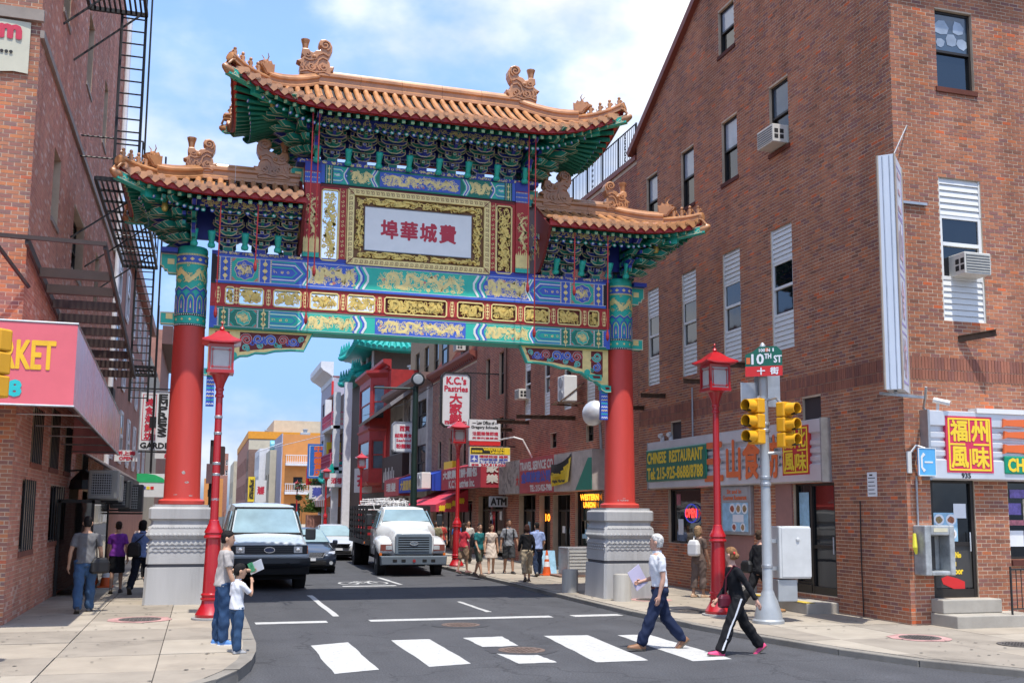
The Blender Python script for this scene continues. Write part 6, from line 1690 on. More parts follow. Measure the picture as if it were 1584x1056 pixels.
# -------- signs on it
def panel_sign(fr,u0,u1,v0,v1,d,m,label,name='shop_sign',cat='shop sign',th=.12):
 t = thing(name,label,cat,fr(u0,v0,d)); mb = MB(); mb.fbox(fr,u0,u1,v0,v1,d-th,d); mb.build('sign_board',m,t); return t
fwS = frW(12.45,50.0); v = lambda Y: 50.0-Y
tr = thing('shop_sign','long red and grey TRAVEL SERVICE sign above the dark shopfronts','shop sign',fwS(v(42.4),2.8,.3))
GREYF = mat('weathered_fascia',(0.36,0.32,0.29),rough=.7,var=.35,scale=3)
REDF = mat('faded_red_sign',(0.46,0.06,0.07),rough=.55,var=.15)
for a,b,m,nm in ((42.4,39.42,GREYF,'grey_panel'),(39.38,35.22,REDF,'red_panel'),(35.18,31.35,mat('beige_fascia',(0.46,0.40,0.36),rough=.7,var=.2,scale=3),'beige_panel')):
 mb = MB(); mb.fbox(fwS,v(a),v(b),2.80,4.12,.0,.45); mb.build(nm,m,tr)
CHALK = mat('chalky_white',(0.66,0.62,0.58),rough=.7,var=.1); BLUEC = mat('faded_blue',(0.08,0.10,0.42),rough=.6,var=.15)
text('TRAVEL SERVICE CO',fwS,v(39.3),3.68,v(35.3),3.98,CHALK,tr,bold=.022,d=.454)
text('金華旅遊公司',fwS,v(39.1),3.2,v(35.6),3.6,BLUEC,tr,bold=.03,d=.454)
text('TEL: 215-925-7988',fwS,v(38.0),2.86,v(35.4),3.08,CHALK,tr,bold=.016,d=.454)
mb = MB(); mb.extr(fwS,[(v(32.9),2.82),(v(31.4),2.82),(v(31.4),3.85),(v(31.7),3.85)],.45,.47); mb.build('green_triangle',mat('sign_green',(0.01,0.22,0.15),rough=.5),tr)
mb = MB(); R = random.Random(3)
for k in range(16):
 u = v(42.2)+2.4*R.random(); z = 2.95+R.random(); mb.ribbon(fwS,[(u,z),(u+R.uniform(-.25,.25),z+R.uniform(-.3,.3)),(u+R.uniform(-.3,.3),z+R.uniform(-.2,.3))],R.uniform(.03,.09),.45,.4525+.0002*k)
mb.build('faded_brush_print',mat('faded_print',(0.20,0.17,0.17),rough=.7),tr)
text('大',fwS,v(39.75)-.1,3.1,v(39.5),3.5,RED,tr,bold=.02,d=.456)
# hanging banner
t = thing('cloth_banner','crooked yellow and black cloth banner hung across the travel sign','banner',fwS(v(35.4),3.0,.5))
YB = mat('banner_yellow',(0.72,0.50,0.02),rough=.7,var=.1)
A,B,C,D = (35.3,3.78),(33.3,4.08),(33.4,3.12),(35.1,2.98)
mb = MB(); n = 8
for i in range(n):
 for j in range(n):
  q = []
  for a,b in ((i,j),(i+1,j),(i+1,j+1),(i,j+1)):
   s,tt = a/n,b/n; y = (A[0]*(1-s)+B[0]*s)*(1-tt)+(D[0]*(1-s)+C[0]*s)*tt; z = (A[1]*(1-s)+B[1]*s)*(1-tt)+(D[1]*(1-s)+C[1]*s)*tt - .16*math.sin(PI*s)*(1-tt)
   q.append(fwS(v(y),z,.52+.05*math.sin(5*s+2*tt)))
  mb.poly(q,1 if (j < 4 and i+j*1.6 < 8) else 0)
mb.build('cloth',[YB,INK],t)
text('Chinatown',fwS,v(35.0),3.32,v(34.2),3.46,YB,t,bold=.012,d=.60); text('Night Market',fwS,v(34.9),3.08,v(33.6),3.2,INK,t,bold=.012,d=.60)
t = thing('atm_sign','small grey ATM sign hanging below the travel sign','sign',fwS(v(42.4),2.3,.3)); fa = frS(42.2)
mb = MB(); mb.fbox(fa,11.55,12.35,2.28,2.72,-.1,0); mb.build('plate',mat('atm_grey',(0.40,0.42,0.44),rough=.5),t); text('ATM',fa,11.62,2.36,12.28,2.64,INK,t,bold=.02,d=.003)
t = thing('neon_sign','small orange neon sign in the dark window beside the right plinth','neon sign',fw2(Y1-31.4,2.3,-.1))
ORN = mat('neon_orange',(1.0,0.30,0.02),emit=1.3,var=0)
text('WESTERN',fw2,Y1-33.9,2.5,Y1-32.2,2.68,ORN,t,bold=.02,d=-.09); text('UNION',fw2,Y1-33.6,2.25,Y1-32.5,2.42,ORN,t,bold=.02,d=-.09)
t = thing('neon_sign','orange neon house number glowing inside the dark doorway','neon sign',fw2(Y1-37.8,2.2,-.2)); text('107',fw2,Y1-38.0,1.75,Y1-37.1,2.0,ORN,t,bold=.02,d=-.18)
# condenser on brackets, silver vent hood
t = thing('air_condenser','white air condenser on a rusty wall bracket beside the right brace','air conditioner',(12.0,33.6,5.7))
mb = MB(); mb.box((11.72,33.3,5.85),(12.2,34.0,6.75)); mb.build('housing',WHITE2,t,bev=.03)
for k in range(2):
 mb = MB(); mb.lathe((11.715,33.65,6.08+.44*k),[(.2,0),(.2,.01),(.17,.012),(.05,.012)],14,0,(-1,0,0)); mb.build('fan_grille',STEELD,t)
for y in (33.3,34.0):
 mb = MB(); mb.beam((12.45,y,5.79),(11.5,y,5.79),.06); mb.beam((12.45,y,6.5),(11.55,y,5.79),.04); mb.build('bracket',RUST,t)
t = thing('vent_hood','round silver vent hood beside the right column','vent',(11.9,31.1,5.2))
mb = MB(); mb.lathe((11.95,31.1,5.25),[(.15,-.2),(.36,-.14),(.42,0),(.35,.13),(.19,.23),(.02,.26)],18,0,(-.75,-.6,.1)); mb.build('hood',STEEL,t,smooth=50)
mb = MB(); mb.tube([(12.2,31.2,5.2),(12.25,31.2,4.1)],.05,8); mb.build('pipe',STEELD,t)
for q,(a,z) in enumerate(((42.0,5.5),(39.6,5.62),(36.9,5.6),(34.2,5.35))):
 bracket((12.45,a,z),(11.1,a,z),('rusty beam jutting from the wall above the law sign','rusty beam jutting below the siding window, second from the K.C. sign','rusty beam jutting below the siding window nearest the brace','rusty beam jutting below the white condenser')[q],.14)
wire([(12.4,39.0,4.2),(12.0,39.0,4.9),(11.7,39.2,5.0),(11.6,41.0,5.0)],.03,'bent white conduit arching over the travel sign',WHITE2)

# -------- projecting signs facing down the street
def hanging(y,pts,label,m,cat='sign',name='projecting_sign',edge=None,th=.2):
 """flat box sign facing the crossing, measured on the plane it hangs in"""
 (x0,z1),(x1,z0) = pts; t = thing(name,label,cat,(x0,y,z0)); f = frS(y)
 c = .12*(x1-x0); P = [(x0+c,z0),(x1-c,z0),(x1,z0+c),(x1,z1-c),(x1-c,z1),(x0+c,z1),(x0,z1-c),(x0,z0+c)] if edge else [(x0,z0),(x1,z0),(x1,z1),(x0,z1)]
 mb = MB(); mb.extr(f,P,-th,0,0); mb.build('sign_box',m,t)
 if edge:
  mb = MB(); mb.ribbon(f,P+[P[0]],.07,-th-.01,.03); mb.build('sign_edge',edge,t)
 mb = MB(); mb.beam((x1-.3,y+th/2,z1+.05),(12.45,y+th/2,z1+.05),.05); mb.build('bracket',BLACK,t)
 return t,f
SIGNW = mat('sign_white',(0.70,0.70,0.70),rough=.45,var=.06,scale=3)
CRIM = mat('crimson_print',(0.55,0.03,0.06),rough=.5,var=.04)
kc,f = hanging(44.0,((9.84,8.09),(11.12,5.74)),"white K.C.'s Pastries box sign with red lettering and clipped corners",SIGNW,edge=INK)
text("K.C.'s",f,10.05,7.6,10.92,7.92,CRIM,kc,bold=.02); text('Pastries',f,9.96,7.28,11.0,7.52,CRIM,kc,bold=.014)
for i,c in enumerate('大家樂'): text(c,f,10.2,6.75-.44*i,10.75,7.19-.44*i,CRIM,kc,bold=.02)
text('西餅·麵包',f,9.98,5.84,10.98,6.0,CRIM,kc,bold=.008)
law,f = hanging(41.5,((10.46,5.86),(11.80,4.98)),'white law office sign with grey and red print under the K.C. sign',SIGNW)
text('— Law Office of —',f,10.6,5.66,11.7,5.8,INK,law,bold=.006); text('Gregory Schnella',f,10.55,5.46,11.7,5.6,INK,law,bold=.006); text('法國賴律師樓',f,10.6,5.2,11.7,5.36,CRIM,law,bold=.006); text('民事刑事移民',f,10.6,5.05,11.7,5.14,CRIM,law,bold=.004)
mb = MB(); mb.fbox(f,10.48,11.8,4.8,4.96,-.1,.01); mb.build('red_strip',RED,law)
wu,f = hanging(41.4,((10.47,4.72),(12.2,3.92)),'yellow topped WESTERN UNION sign with a blue plane below the law sign',SIGNW)
mb = MB(); mb.fbox(f,10.48,12.19,4.42,4.71,0,.006); mb.build('yellow_field',YEL,wu); mb = MB(); mb.fbox(f,10.52,11.95,4.45,4.69,.006,.01); mb.build('black_field',INK,wu)
text('WESTERN',f,11.05,4.58,11.93,4.67,YEL,wu,bold=.012,d=.012); text('UNION',f,11.35,4.46,11.93,4.55,YEL,wu,bold=.012,d=.012); text('西聯匯款',f,10.56,4.5,11.0,4.58,YEL,wu,bold=.008,d=.012)
mb = MB(); mb.fbox(f,10.5,10.82,4.1,4.38,0,.006); mb.build('plane_field',BLUEC,wu); mb = MB()
mb.extr(f,[(10.64,4.13),(10.68,4.13),(10.68,4.2),(10.8,4.18),(10.68,4.27),(10.67,4.36),(10.65,4.36),(10.64,4.27),(10.52,4.18),(10.64,4.2)],.006,.01); mb.build('plane_symbol',WPAPER,wu)
text('環球旅遊 機票',f,10.88,4.28,12.1,4.38,CRIM,wu,bold=.006); text('代辦簽證 護照',f,10.88,4.16,12.1,4.25,BLUEC,wu,bold=.006); text('215-925-7988',f,10.88,4.06,12.1,4.13,BLUEC,wu,bold=.004)
text('267.519.0204',f,10.95,3.94,12.12,4.03,CRIM,wu,bold=.01); text('查詢',f,10.55,3.94,10.85,4.03,CRIM,wu,bold=.006)

# -------- K.C. building
Y0,Y1 = 48.02,58.0
kw = [(50.0,50.8,6.9,8.4),(53.0,53.8,6.9,8.4),(55.6,56.4,6.9,8.4),(50.0,50.8,4.4,5.9),(53.0,53.8,4.4,5.9),(55.6,56.4,4.4,5.9)]
ops = kw+[(48.6,52.5,.12,2.6),(53.2,57.4,.12,2.6)]
kb,fwk,_ = block('brick_building',"plum brick building with a sloping shingle attic behind the K.C. sign",12.45,22,Y0,Y1,9.35,MORTAR,ops,par=False)
bricks(fwk,0,Y1-Y0,.1,9.3,[(Y1-b,Y1-a,c,d) for a,b,c,d in ops],BR2,kb,single=0,seed=41)
wins_w(kb,fwk,Y1,kw); cornice(kb,12.45,Y0,Y1,9.35,REDTRIM,.4,.45)
for a,b in ((48.6,52.5),(53.2,57.4)):
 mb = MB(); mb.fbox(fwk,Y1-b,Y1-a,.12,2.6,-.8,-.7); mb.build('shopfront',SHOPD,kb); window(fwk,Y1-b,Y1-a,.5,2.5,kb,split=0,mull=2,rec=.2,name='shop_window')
SHG = brick_mat('shingle_red',[(3,(104,52,46)),(3,(118,60,50)),(2,(90,48,44))])
mb = MB(); mb.add([(12.5,Y0,9.8),(12.5,Y1,9.8),(14.6,Y1,13.4),(14.6,Y0,13.4),(22,Y1,13.4),(22,Y0,13.4)],[(1,0,3,2),(2,3,5,4)]); mb.build('attic_roof',PLAINBR,kb)
mb = MB()
for r in range(16):
 for k in range(26):
  y = Y0+.39*k+(.19 if r % 2 else 0); a = r/16; x,z = 12.47+2.1*a,9.82+3.6*a; mb.add([(x,y,z),(x,min(y+.37,Y1),z),(x+.12,min(y+.37,Y1),z+.235),(x+.12,y,z+.235),(x-.02,y,z+.02),(x-.02,min(y+.37,Y1),z+.02)],[(4,5,2,3)][:1])
o = mb.build('shingles',SHG,kb); o['kind'] = 'stuff'
for y in (50.0,54.4):
 mb = MB(); mb.box((12.55,y,9.9),(14.2,y+1.7,12.0)); d = mb.build('dormer',PLAINBR2,kb); fd = frW(12.545,y+1.7); window(fd,.2,1.5,10.1,11.8,kb,rec=-.05)
ac_unit((12.4,50.8,10.15),(0,-1,0),(-1,0,0),.7,.45,.4,'white air conditioner in the attic dormer above the K.C. sign')
# red K.C. awning, small red awning, blue awning
def awning(label,y0,y1,ztop,zmid,zbot,x,out,m,mside=None,parent_label=None,stripes_m=None,name='awning'):
 t = thing(name,label,'awning',(x,(y0+y1)/2,zbot)); mb = MB()
 P = [(0,ztop),(out,zmid),(out,zbot),(out-.03,zbot),(out-.03,zmid-.03),(0,ztop-.06)]
 rings = [[(x-d,y,z) for d,z in P] for y in (y1,y0)]
 mb.loft(rings); mb.build('canopy',m,t)
 for y in (y0,y1):
  mb = MB(); f = frS(y); mb.extr(f,[(x-out+.02,zbot),(x,zbot),(x,ztop-.02),(x-out+.02,zmid-.02)],-.01,.01); mb.build('end_panel',mside or m,t)
 mb = MB()
 for y in (y0+.05,(y0+y1)/2,y1-.05): mb.tube([(x,y,zbot+.05),(x-out+.05,y,zbot+.05)],.015,5)
 mb.build('frame',STEELD,t)
 return t
t = awning('large red K.C. Pastries awning with pale lettering',42.9,50.5,4.35,4.1,3.1,12.44,1.1,AWNR)
fk = frW(12.44-1.1,50.5); text('大家樂西餅·麵包',fk,.4,3.62,7.0,4.0,CHALK,t,bold=.03,d=.006); text("K.C.'s Pastries Inc.",fk,1.7,3.18,6.6,3.52,CHALK,t,bold=.025,d=.006)
fs_ = frS(42.88); text('家',fs_,11.6,3.75,12.1,4.05,CHALK,t,bold=.02,d=.014); text('樂',fs_,11.6,3.3,12.1,3.65,CHALK,t,bold=.02,d=.014)
t = awning('bright red fabric awning over the bakery door',49.4,57.0,3.15,2.4,2.05,12.44,1.6,mat('bright_red_awning',(0.55,0.04,0.07),rough=.65,var=.1,scale=2))
fk = frS(49.38);
for i in range(4): text('餅',fk,11.0+.32*i,2.1+.12*i,11.28+.32*i,2.35+.12*i,YEL,t,bold=.02,d=.014)
t = awning('blue shop awning with gold lettering and a red end',53.6,63.2,4.3,4.0,3.15,12.44,.9,AWNB); fk = frW(12.44-.9,63.2)
text('大國國際',fk,.5,3.3,4.0,3.85,mat('gold_print',(.6,.42,.1)),t,bold=.03,d=.006); text('Salon',fk,4.4,3.35,6.8,3.8,mat('gold_print',(.6,.42,.1)),t,bold=.02,d=.006)
t = awning('faded red awning beside the blue awning',63.3,68.5,4.4,4.05,3.0,12.44,.9,REDF); fk = frW(12.44-.9,68.5); text('理髮',fk,.8,3.3,4.2,3.8,CHALK,t,bold=.03,d=.006)
t = thing('air_condenser','white air conditioner box on the front of the blue awning','air conditioner',(11.4,54.6,3.3)); mb = MB(); mb.box((11.0,53.7,3.25),(11.5,55.0,4.1)); mb.build('housing',WHITE2,t,bev=.03)
mb = MB(); mb.lathe((10.995,54.4,3.68),[(.3,0),(.3,.012),(.06,.012)],14,0,(-1,0,0)); mb.build('fan_grille',STEELD,t)
t = thing('shop_sign','small yellow panel sign between the blue and red awnings','shop sign',(12.3,51.8,3.4)); mb = MB(); mb.box((12.0,51.0,3.2),(12.2,52.9,4.6)); mb.build('sign_board',YEL,t)

# -------- grey stone building with the tilted sign
Y0,Y1 = 58.02,72.0
gw = [(59.0,62.6,7.0,8.7),(59.0,62.6,3.9,6.0),(64.2,65.4,3.9,8.7)]
gb_,fwg,_ = block('stone_building','grey stone building with large dark windows and a tilted sign',12.45,22,Y0,Y1,9.3,GREYS,gw+[(59,70.8,.12,2.9),(66.2,71.3,5.9,8.2)],par=False)
wins_w(gb_,fwg,Y1,gw); cornice(gb_,12.45,Y0,Y1,9.2,mat('brownstone',(0.20,0.13,0.11),rough=.8,var=.2),.7,.8,False)
mb = MB(); mb.fbox(fwg,Y1-71.3,Y1-66.2,5.9,8.2,-.6,-.5); mb.fbox(fwg,Y1-70.8,Y1-59,.12,2.9,-.8,-.7); mb.build('dark_recess',SHOPD,gb_)
mb = MB()
for y in (58.3,63.2,65.8): mb.box((12.25,y,.1),(12.46,y+.5,9.2))
mb.build('pilaster',mat('pale_stone',(0.42,0.39,0.36),rough=.8,var=.15,dirt=.3),gb_)
mb = MB(); mb.fbox(fwg,0,Y1-64.5,3.5,5.7,0,.5); fb = mb.build('brown_fascia',mat('dark_brown_fascia',(0.045,0.025,0.022),rough=.6),gb_)
mb = MB()
for k in range(7): u = .8+.62*k; mb.ribbon(fwg,[(u,4.0),(u+.12,4.7+.25*(k % 2))],[.34,.16],.5,.52)
mb.build('white_stroke_letters',CHALK,gb_)
mb = MB(); f = lambda u,v_,d: Vector((12.45-d,72.0-u,v_)); mb.add([(12.3,77,9.35),(12.3,63.4,9.75),(10.9,63.4,8.7),(10.9,77,8.35),(11.0,77,8.2),(11.0,63.4,8.5),(12.35,63.4,9.5),(12.35,77,9.1)],[(0,1,2,3),(3,2,5,4),(4,5,6,7),(1,6,5,2),(0,3,4,7)])
tg = tag(mb.build('tilted_sign',mat('dull_metal_sign',(0.26,0.24,0.24),rough=.6,var=.2)),'large dull grey sign board tilted out below the stone cornice','sign')
t,f = hanging(62.5,((10.95,7.45),(12.3,5.65)),'white restaurant sign with red characters under the tilted sign board',SIGNW,edge=STEELD)
text('西貢',f,11.4,6.9,12.0,7.2,CRIM,t,bold=.02); text('越南美食',f,11.1,6.5,12.15,6.75,CRIM,t,bold=.012); text('Seafood',f,11.2,6.25,12.1,6.42,CRIM,t,bold=.01); text('粉麵飯',f,11.2,5.85,12.1,6.12,CRIM,t,bold=.014)
tb,fwt,fst = block('tan_building','tall tan brick building rising behind the grey stone one',14.2,26,60,74,19,TANB,[(61.5+3.1*k,62.9+3.1*k,z,z+2.6) for k in range(4) for z in (10.5,14.5)],z0=9)
wins_w(tb,fwt,74,[(61.5+3.1*k,62.9+3.1*k,z,z+2.6) for k in range(4) for z in (10.5,14.5)])

# -------- red painted bay house
Y0,Y1 = 72.05,85.0
rb_,fwr,_ = block('red_house','red painted Victorian house with a tall bay window',12.45,22,Y0,Y1,12.0,REDP,[(82,84,7.5,10.5),(82,84,4.4,6.5)],par=False)
wins_w(rb_,fwr,Y1,[(82,84,7.5,10.5),(82,84,4.4,6.5)],fm=REDP)
def bay(y0,y1,z0,z1,out,parent,rows):
 x = 12.45; pl = [(x,y0),(x-out,y0+.8),(x-out,y1-.8),(x,y1)]
 mb = MB()
 for (a,b) in zip(pl[:-1],pl[1:]):
  d = Vector((b[0]-a[0],b[1]-a[1],0)); L = d.length; U = -d/L; fr = frame((b[0],b[1],0),U,(0,0,1))
  ops = [(.22,L-.22,c,e) for c,e in rows]
  wall_sheet(mb,fr,0,L,z0,z1,ops,depth=.15)
  for o in ops: window(fr,*o,parent,fm=REDP,rec=.08,fw=.08,gl=GLASS2)
 mb.poly([(p[0],p[1],z0) for p in pl]); mb.build('bay',REDP,parent)
 for z,o,h in ((z1,.35,.5),(z0+(z1-z0)*.5,.12,.2),(z0,.15,.25)):
  mb = MB(); P = [(x,y0-o),(x-out-o,y0+.8-o*.5),(x-out-o,y1-.8+o*.5),(x,y1+o)]; Q = [(a,b) for a,b in pl]
  mb.loft([[(a,b,z-.02) for a,b in Q],[(a,b,z+h*.6) for a,b in P],[(a,b,z+h) for a,b in P]]); mb.build('bay_moulding',REDP,parent)
bay(73.5,80.5,3.9,11.6,1.1,rb_,[(5.0,7.1),(8.6,11.1)]); cornice(rb_,12.45,Y0,Y1,12.0,REDP,.6,.7)
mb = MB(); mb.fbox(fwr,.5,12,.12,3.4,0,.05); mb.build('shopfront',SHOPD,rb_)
# -------- pagoda fronted building
Y0,Y1 = 85.05,101.0
pg,fwp,_ = block('pagoda_building','building with stacked turquoise tiled pagoda roofs and pink balconies',12.45,24,Y0,Y1,13.0,mat('dark_pagoda_wall',(0.10,0.07,0.06),rough=.8),[],par=False)
for y in (86.0,93.5,100.4):
 mb = MB(); mb.box((11.0,y-.3,.1),(11.6,y+.3,12.6)); mb.build('white_pillar',WHITEP,pg)
for z in (5.9,9.6):
 mb = MB(); mb.box((10.8,93.2,z-.3),(12.45,100.6,z)); mb.build('balcony_floor',WHITEP,pg)
 mb = MB()
 for zz in (z+.15,z+.6,z+1.2): mb.beam((10.85,93.2,zz),(10.85,100.6,zz),.09); mb.beam((10.85,93.25,zz),(12.4,93.25,zz),.09)
 for k in range(9): mb.beam((10.85,93.25+.92*k,z),(10.85,93.25+.92*k,z+1.25),.09)
 for k in range(8): mb.beam((10.85,93.7+.92*k,z+.6),(10.85,93.7+.92*k,z+1.2),.05); mb.beam((10.85,93.3+.92*k,z+.9),(10.85,94.1+.92*k,z+.9),.05)
 mb.build('balcony_rail',PINKP,pg)
def pagoda_roof(x0,x1,y0,y1,z,rise,over,parent,up=.5,nm='pagoda_roof'):
 cx,cy = (x0+x1)/2,(y0+y1)/2; mb = MB(); n = 16
 def edge(i):                              # eave outline with lifted corners
  pts = []
  for (ax,ay),(bx,by) in (((x0-over,y0-over),(x1+over,y0-over)),((x1+over,y0-over),(x1+over,y1+over)),((x1+over,y1+over),(x0-over,y1+over)),((x0-over,y1+over),(x0-over,y0-over))):
   for k in range(n):
    s = k/n; c = abs(2*s-1)**3; pts.append((ax+(bx-ax)*s,ay+(by-ay)*s,z+up*c))
  return pts
 E = edge(0); T = [(cx+(p[0]-cx)*.35,cy+(p[1]-cy)*.35,z+rise) for p in E]; Mi = [(cx+(p[0]-cx)*.68,cy+(p[1]-cy)*.68,z+rise*.36+(p[2]-z)*.3) for p in E]
 mb.loft([[(p[0],p[1],p[2]-.18) for p in E],E,Mi,T]); r_ = mb.build(nm,TEALT,parent)
 tl = MB()
 for i in range(0,len(E)):
  p,q,s = Vector(E[i]),Vector(Mi[i]),Vector(T[i]); tl.tube([p+Vector((0,0,.08)),q+Vector((0,0,.08)),s+Vector((0,0,.08))],.17,5); tl.lathe(p+Vector((0,0,.02)),[(.22,-.1),(.22,.1)],8,0,(p-q))
 o = tl.build('roof_tiles',TEALT,r_); o['kind'] = 'stuff'
 hp = MB()
 for k in range(4):
  p,q,s = Vector(E[k*n]),Vector(Mi[k*n]),Vector(T[k*n]); hp.tube([p+Vector((0,0,.25)),q+Vector((0,0,.3)),s+Vector((0,0,.3))],[.22,.26,.26],6)
  for tt in (.05,.2,.35,.5): c = p.lerp(q,tt)+Vector((0,0,.4)); hp.lathe(c,[(.16,0),(.12,.3),(.04,.7)],6)
 hp.build('hip_ridge',TEALT,r_)
pagoda_roof(12.5,19,86,91.5,12.9,1.9,1.1,pg,.35); pagoda_roof(12.6,18,84,91.5,15.2,2.6,1.2,pg,.35); pagoda_roof(11.6,14,93.5,100,4.7,1.3,.8,pg,.3)
mb = MB(); mb.box((13.2,84.5,13.5),(18,91,15.3)); mb.box((12.46,86.3,12.2),(19,91.2,13.0)); mb.build('roof_storey',mat('dark_pagoda_wall',(0.10,0.07,0.06)),pg)
mb = MB()
for y in (85.0,88.0,90.8): mb.box((13.05,y-.15,13.6),(13.25,y+.15,15.2))
mb.build('roof_post',WHITEP,pg)
t,f = hanging(92.0,((10.3,5.3),(12.3,4.1)),'small white sign on the pagoda building porch',SIGNW); text('酒樓',f,10.8,4.4,11.8,4.9,CRIM,t,bold=.02)
# -------- brown brick and lilac houses, then the cross street
bb,fwb,_ = block('brick_house','narrow brown brick house beside the pagoda building',12.45,24,101.05,106.5,12.6,PLAINBR,[(102.2,103.6,8.5,11.2),(102.2,103.6,4.8,7.3)])
wins_w(bb,fwb,106.5,[(102.2,103.6,8.5,11.2),(102.2,103.6,4.8,7.3)]); cornice(bb,12.45,101.05,106.5,12.5,REDTRIM,.6,.8)
lh,fwl,_ = block('lilac_house','lilac panelled house with a tall white cornice',12.45,24,106.55,117.5,15.6,LILAC,[(108,110,6.5,9.6),(111.2,113,6.5,9.6),(114,116,6.5,9.6),(108,110,11,13.6),(114,116,11,13.6)])
wins_w(lh,fwl,117.5,[(108,110,6.5,9.6),(111.2,113,6.5,9.6),(114,116,6.5,9.6),(108,110,11,13.6),(114,116,11,13.6)],gl=GLASS2); cornice(lh,12.45,106.55,117.5,15.2,WHITEP,1.3,2.0,False)
mb = MB(); mb.box((12.3,106.5,8),(12.5,106.9,15.2)); mb.build('red_edge',RED,lh)
t,f = hanging(104.5,((9.9,8.6),(12.0,5.2)),'tall blue sign with orange characters hung far down the street',mat('sign_blue',(0.02,0.14,0.48),rough=.5))
for i,c in enumerate('中華雜貨店'): text(c,f,10.55,7.85-.6*i,11.3,8.4-.6*i,ORG,t,bold=.035)
mb = MB(); mb.ribbon(f,[(10.1,5.4),(11.8,5.4),(11.8,8.4),(10.1,8.4),(10.1,5.4)],.07,0,.01); mb.build('white_border',WHITEP,t)
t = awning('striped orange and white awning near the white porch',95,106,4.4,3.0,2.4,12.44,1.8,mat('stripe_orange',(0.55,0.17,0.08),rough=.7))
mb = MB()
for k in range(7): y = 95.5+1.55*k; mb.add([(12.44,y,4.41),(12.44,y+.75,4.41),(10.63,y+.75,3.01),(10.63,y,3.01),(10.62,y+.75,2.4),(10.62,y,2.4)],[(0,1,2,3),(3,2,4,5)])
mb.build('white_stripe',WHITEP,t)
# -------- beyond the cross street
def simple(name,label,x0,x1,y0,y1,h,m,wr=None,wc=0,south=None,par=False,wm=None):
 ow = []; os_ = []
 if wr:
  n = wc;
  for k in range(n):
   a = y0+(y1-y0)*(k+.28)/n; b = y0+(y1-y0)*(k+.72)/n
   for z0,z1 in wr: ow.append((a,b,z0,z1))
 if south: os_ = south
 t,fw,fs = block(name,label,x0,x1,y0,y1,h,m,ow,os_,par=par)
 wins_w(t,fw,y1,ow,fw_=.12)
 for o in os_: window(fs,*o,t,fm=wm or ALU_D,fw=.12,rec=.15)
 return t
og = simple('orange_building','bright orange building with white railed balconies facing the tree',10.7,24,150,172,12.7,ORANGE,[(4,6.5),(8,10.5)],4,[(12.3,13.6,4.9,6.7),(14.8,16.6,9.3,11.3),(12.0,13.4,1.2,3.0)])
for z in (8.6,4.6):
 mb = MB(); mb.box((11.1,148.6,z-.35),(19,150,z)); mb.build('balcony_floor',WHITEP,og)
 mb = MB(); mb.beam((11.1,148.7,z+1.1),(19,148.7,z+1.1),.1); mb.beam((11.1,148.7,z+.15),(19,148.7,z+.15),.1); mb.beam((11.15,148.7,z+1.1),(11.15,150,z+1.1),.1)
 for k in range(27): mb.beam((11.15+.3*k,148.7,z),(11.15+.3*k,148.7,z+1.1),.06)
 mb.build('balcony_rail',WHITEP,og)
mb = MB(); mb.box((10.55,149.9,0),(10.7,172,12.8)); mb.build('side_face',LILAC,og)
simple('white_house','grey white row house before the orange banded block',8.6,12,171,186,11.8,WHITEP,[(5,7.4),(8.6,10.8)],4)
simple('cream_house','narrow cream house with a roof tank',9.6,14,160,170.5,11.0,CREAM,[(5,7.4)],2)
t = thing('water_tank','pale turquoise roof tank above the cream house','water tank',(11.2,166,11.0)); mb = MB(); mb.lathe((11.2,166,11.9),[(.85,-1.3),(.9,-1.2),(.9,1.2),(.85,1.3)],14,0,(1,0,0)); mb.build('tank',mat('tank_blue',(0.12,0.42,0.50),rough=.5),t); mb = MB(); mb.box((10.4,165.5,11),(11.9,166.5,11.2)); mb.build('cradle',STEELD,t)
simple('brown_house','narrow dark brown house beside the white row house',7.6,11,187,196,12.5,PLAINBR2,[(5,7.5),(8.8,11)],2)
ob = simple('orange_banded_block','tall red brick and cream block with an orange top band',8.0,22,200,262,15.2,PLAINBR,[(4,7),(9,12)],9)
mb = MB(); mb.box((8.05,199.8,0),(21.9,199.95,15.1)); mb.build('south_face',CREAM,ob); mb = MB(); mb.box((7.9,199.7,15.22),(22,262,16.6)); mb.build('orange_band',mat('orange_band',(0.68,0.28,0.02),rough=.6),ob)
simple('pale_block','big pale concrete block behind the orange building',14.5,34,232,262,21.5,CREAM)
simple('tan_house','small tan house far down the street',7.4,12,268,300,14.0,CREAM,[(5,9)],4)
simple('red_house','far red brick house with rows of pale windows',3.4,7.2,320,352,18.5,PLAINBR,None,0,[(3.8+.9*k,4.4+.9*k,z,z+1.6) for k in range(4) for z in (12,15)],wm=WHITEP)
simple('orange_house','low orange house closing the far end of the street',.6,5.6,300,318,10.5,ORANGE,None,0,[(1.6,2.3,5.5,7.5),(3.0,4.2,5.5,7.5)])
t,f = hanging(182,((7.5,7.6),(8.6,3.4)),'yellow vertical sign far down the street',YEL)
text('大酒樓',frame((0,182,0),(0,0,-1),(1,0,0)) if False else f,7.7,3.8,8.4,7.2,INK,t,bold=.05)
t,f = hanging(165,((7.9,6.6),(9.5,3.2)),'white sign with red print far down the street',SIGNW); text('海鮮',f,8.2,4.4,9.2,5.6,CRIM,t,bold=.05)

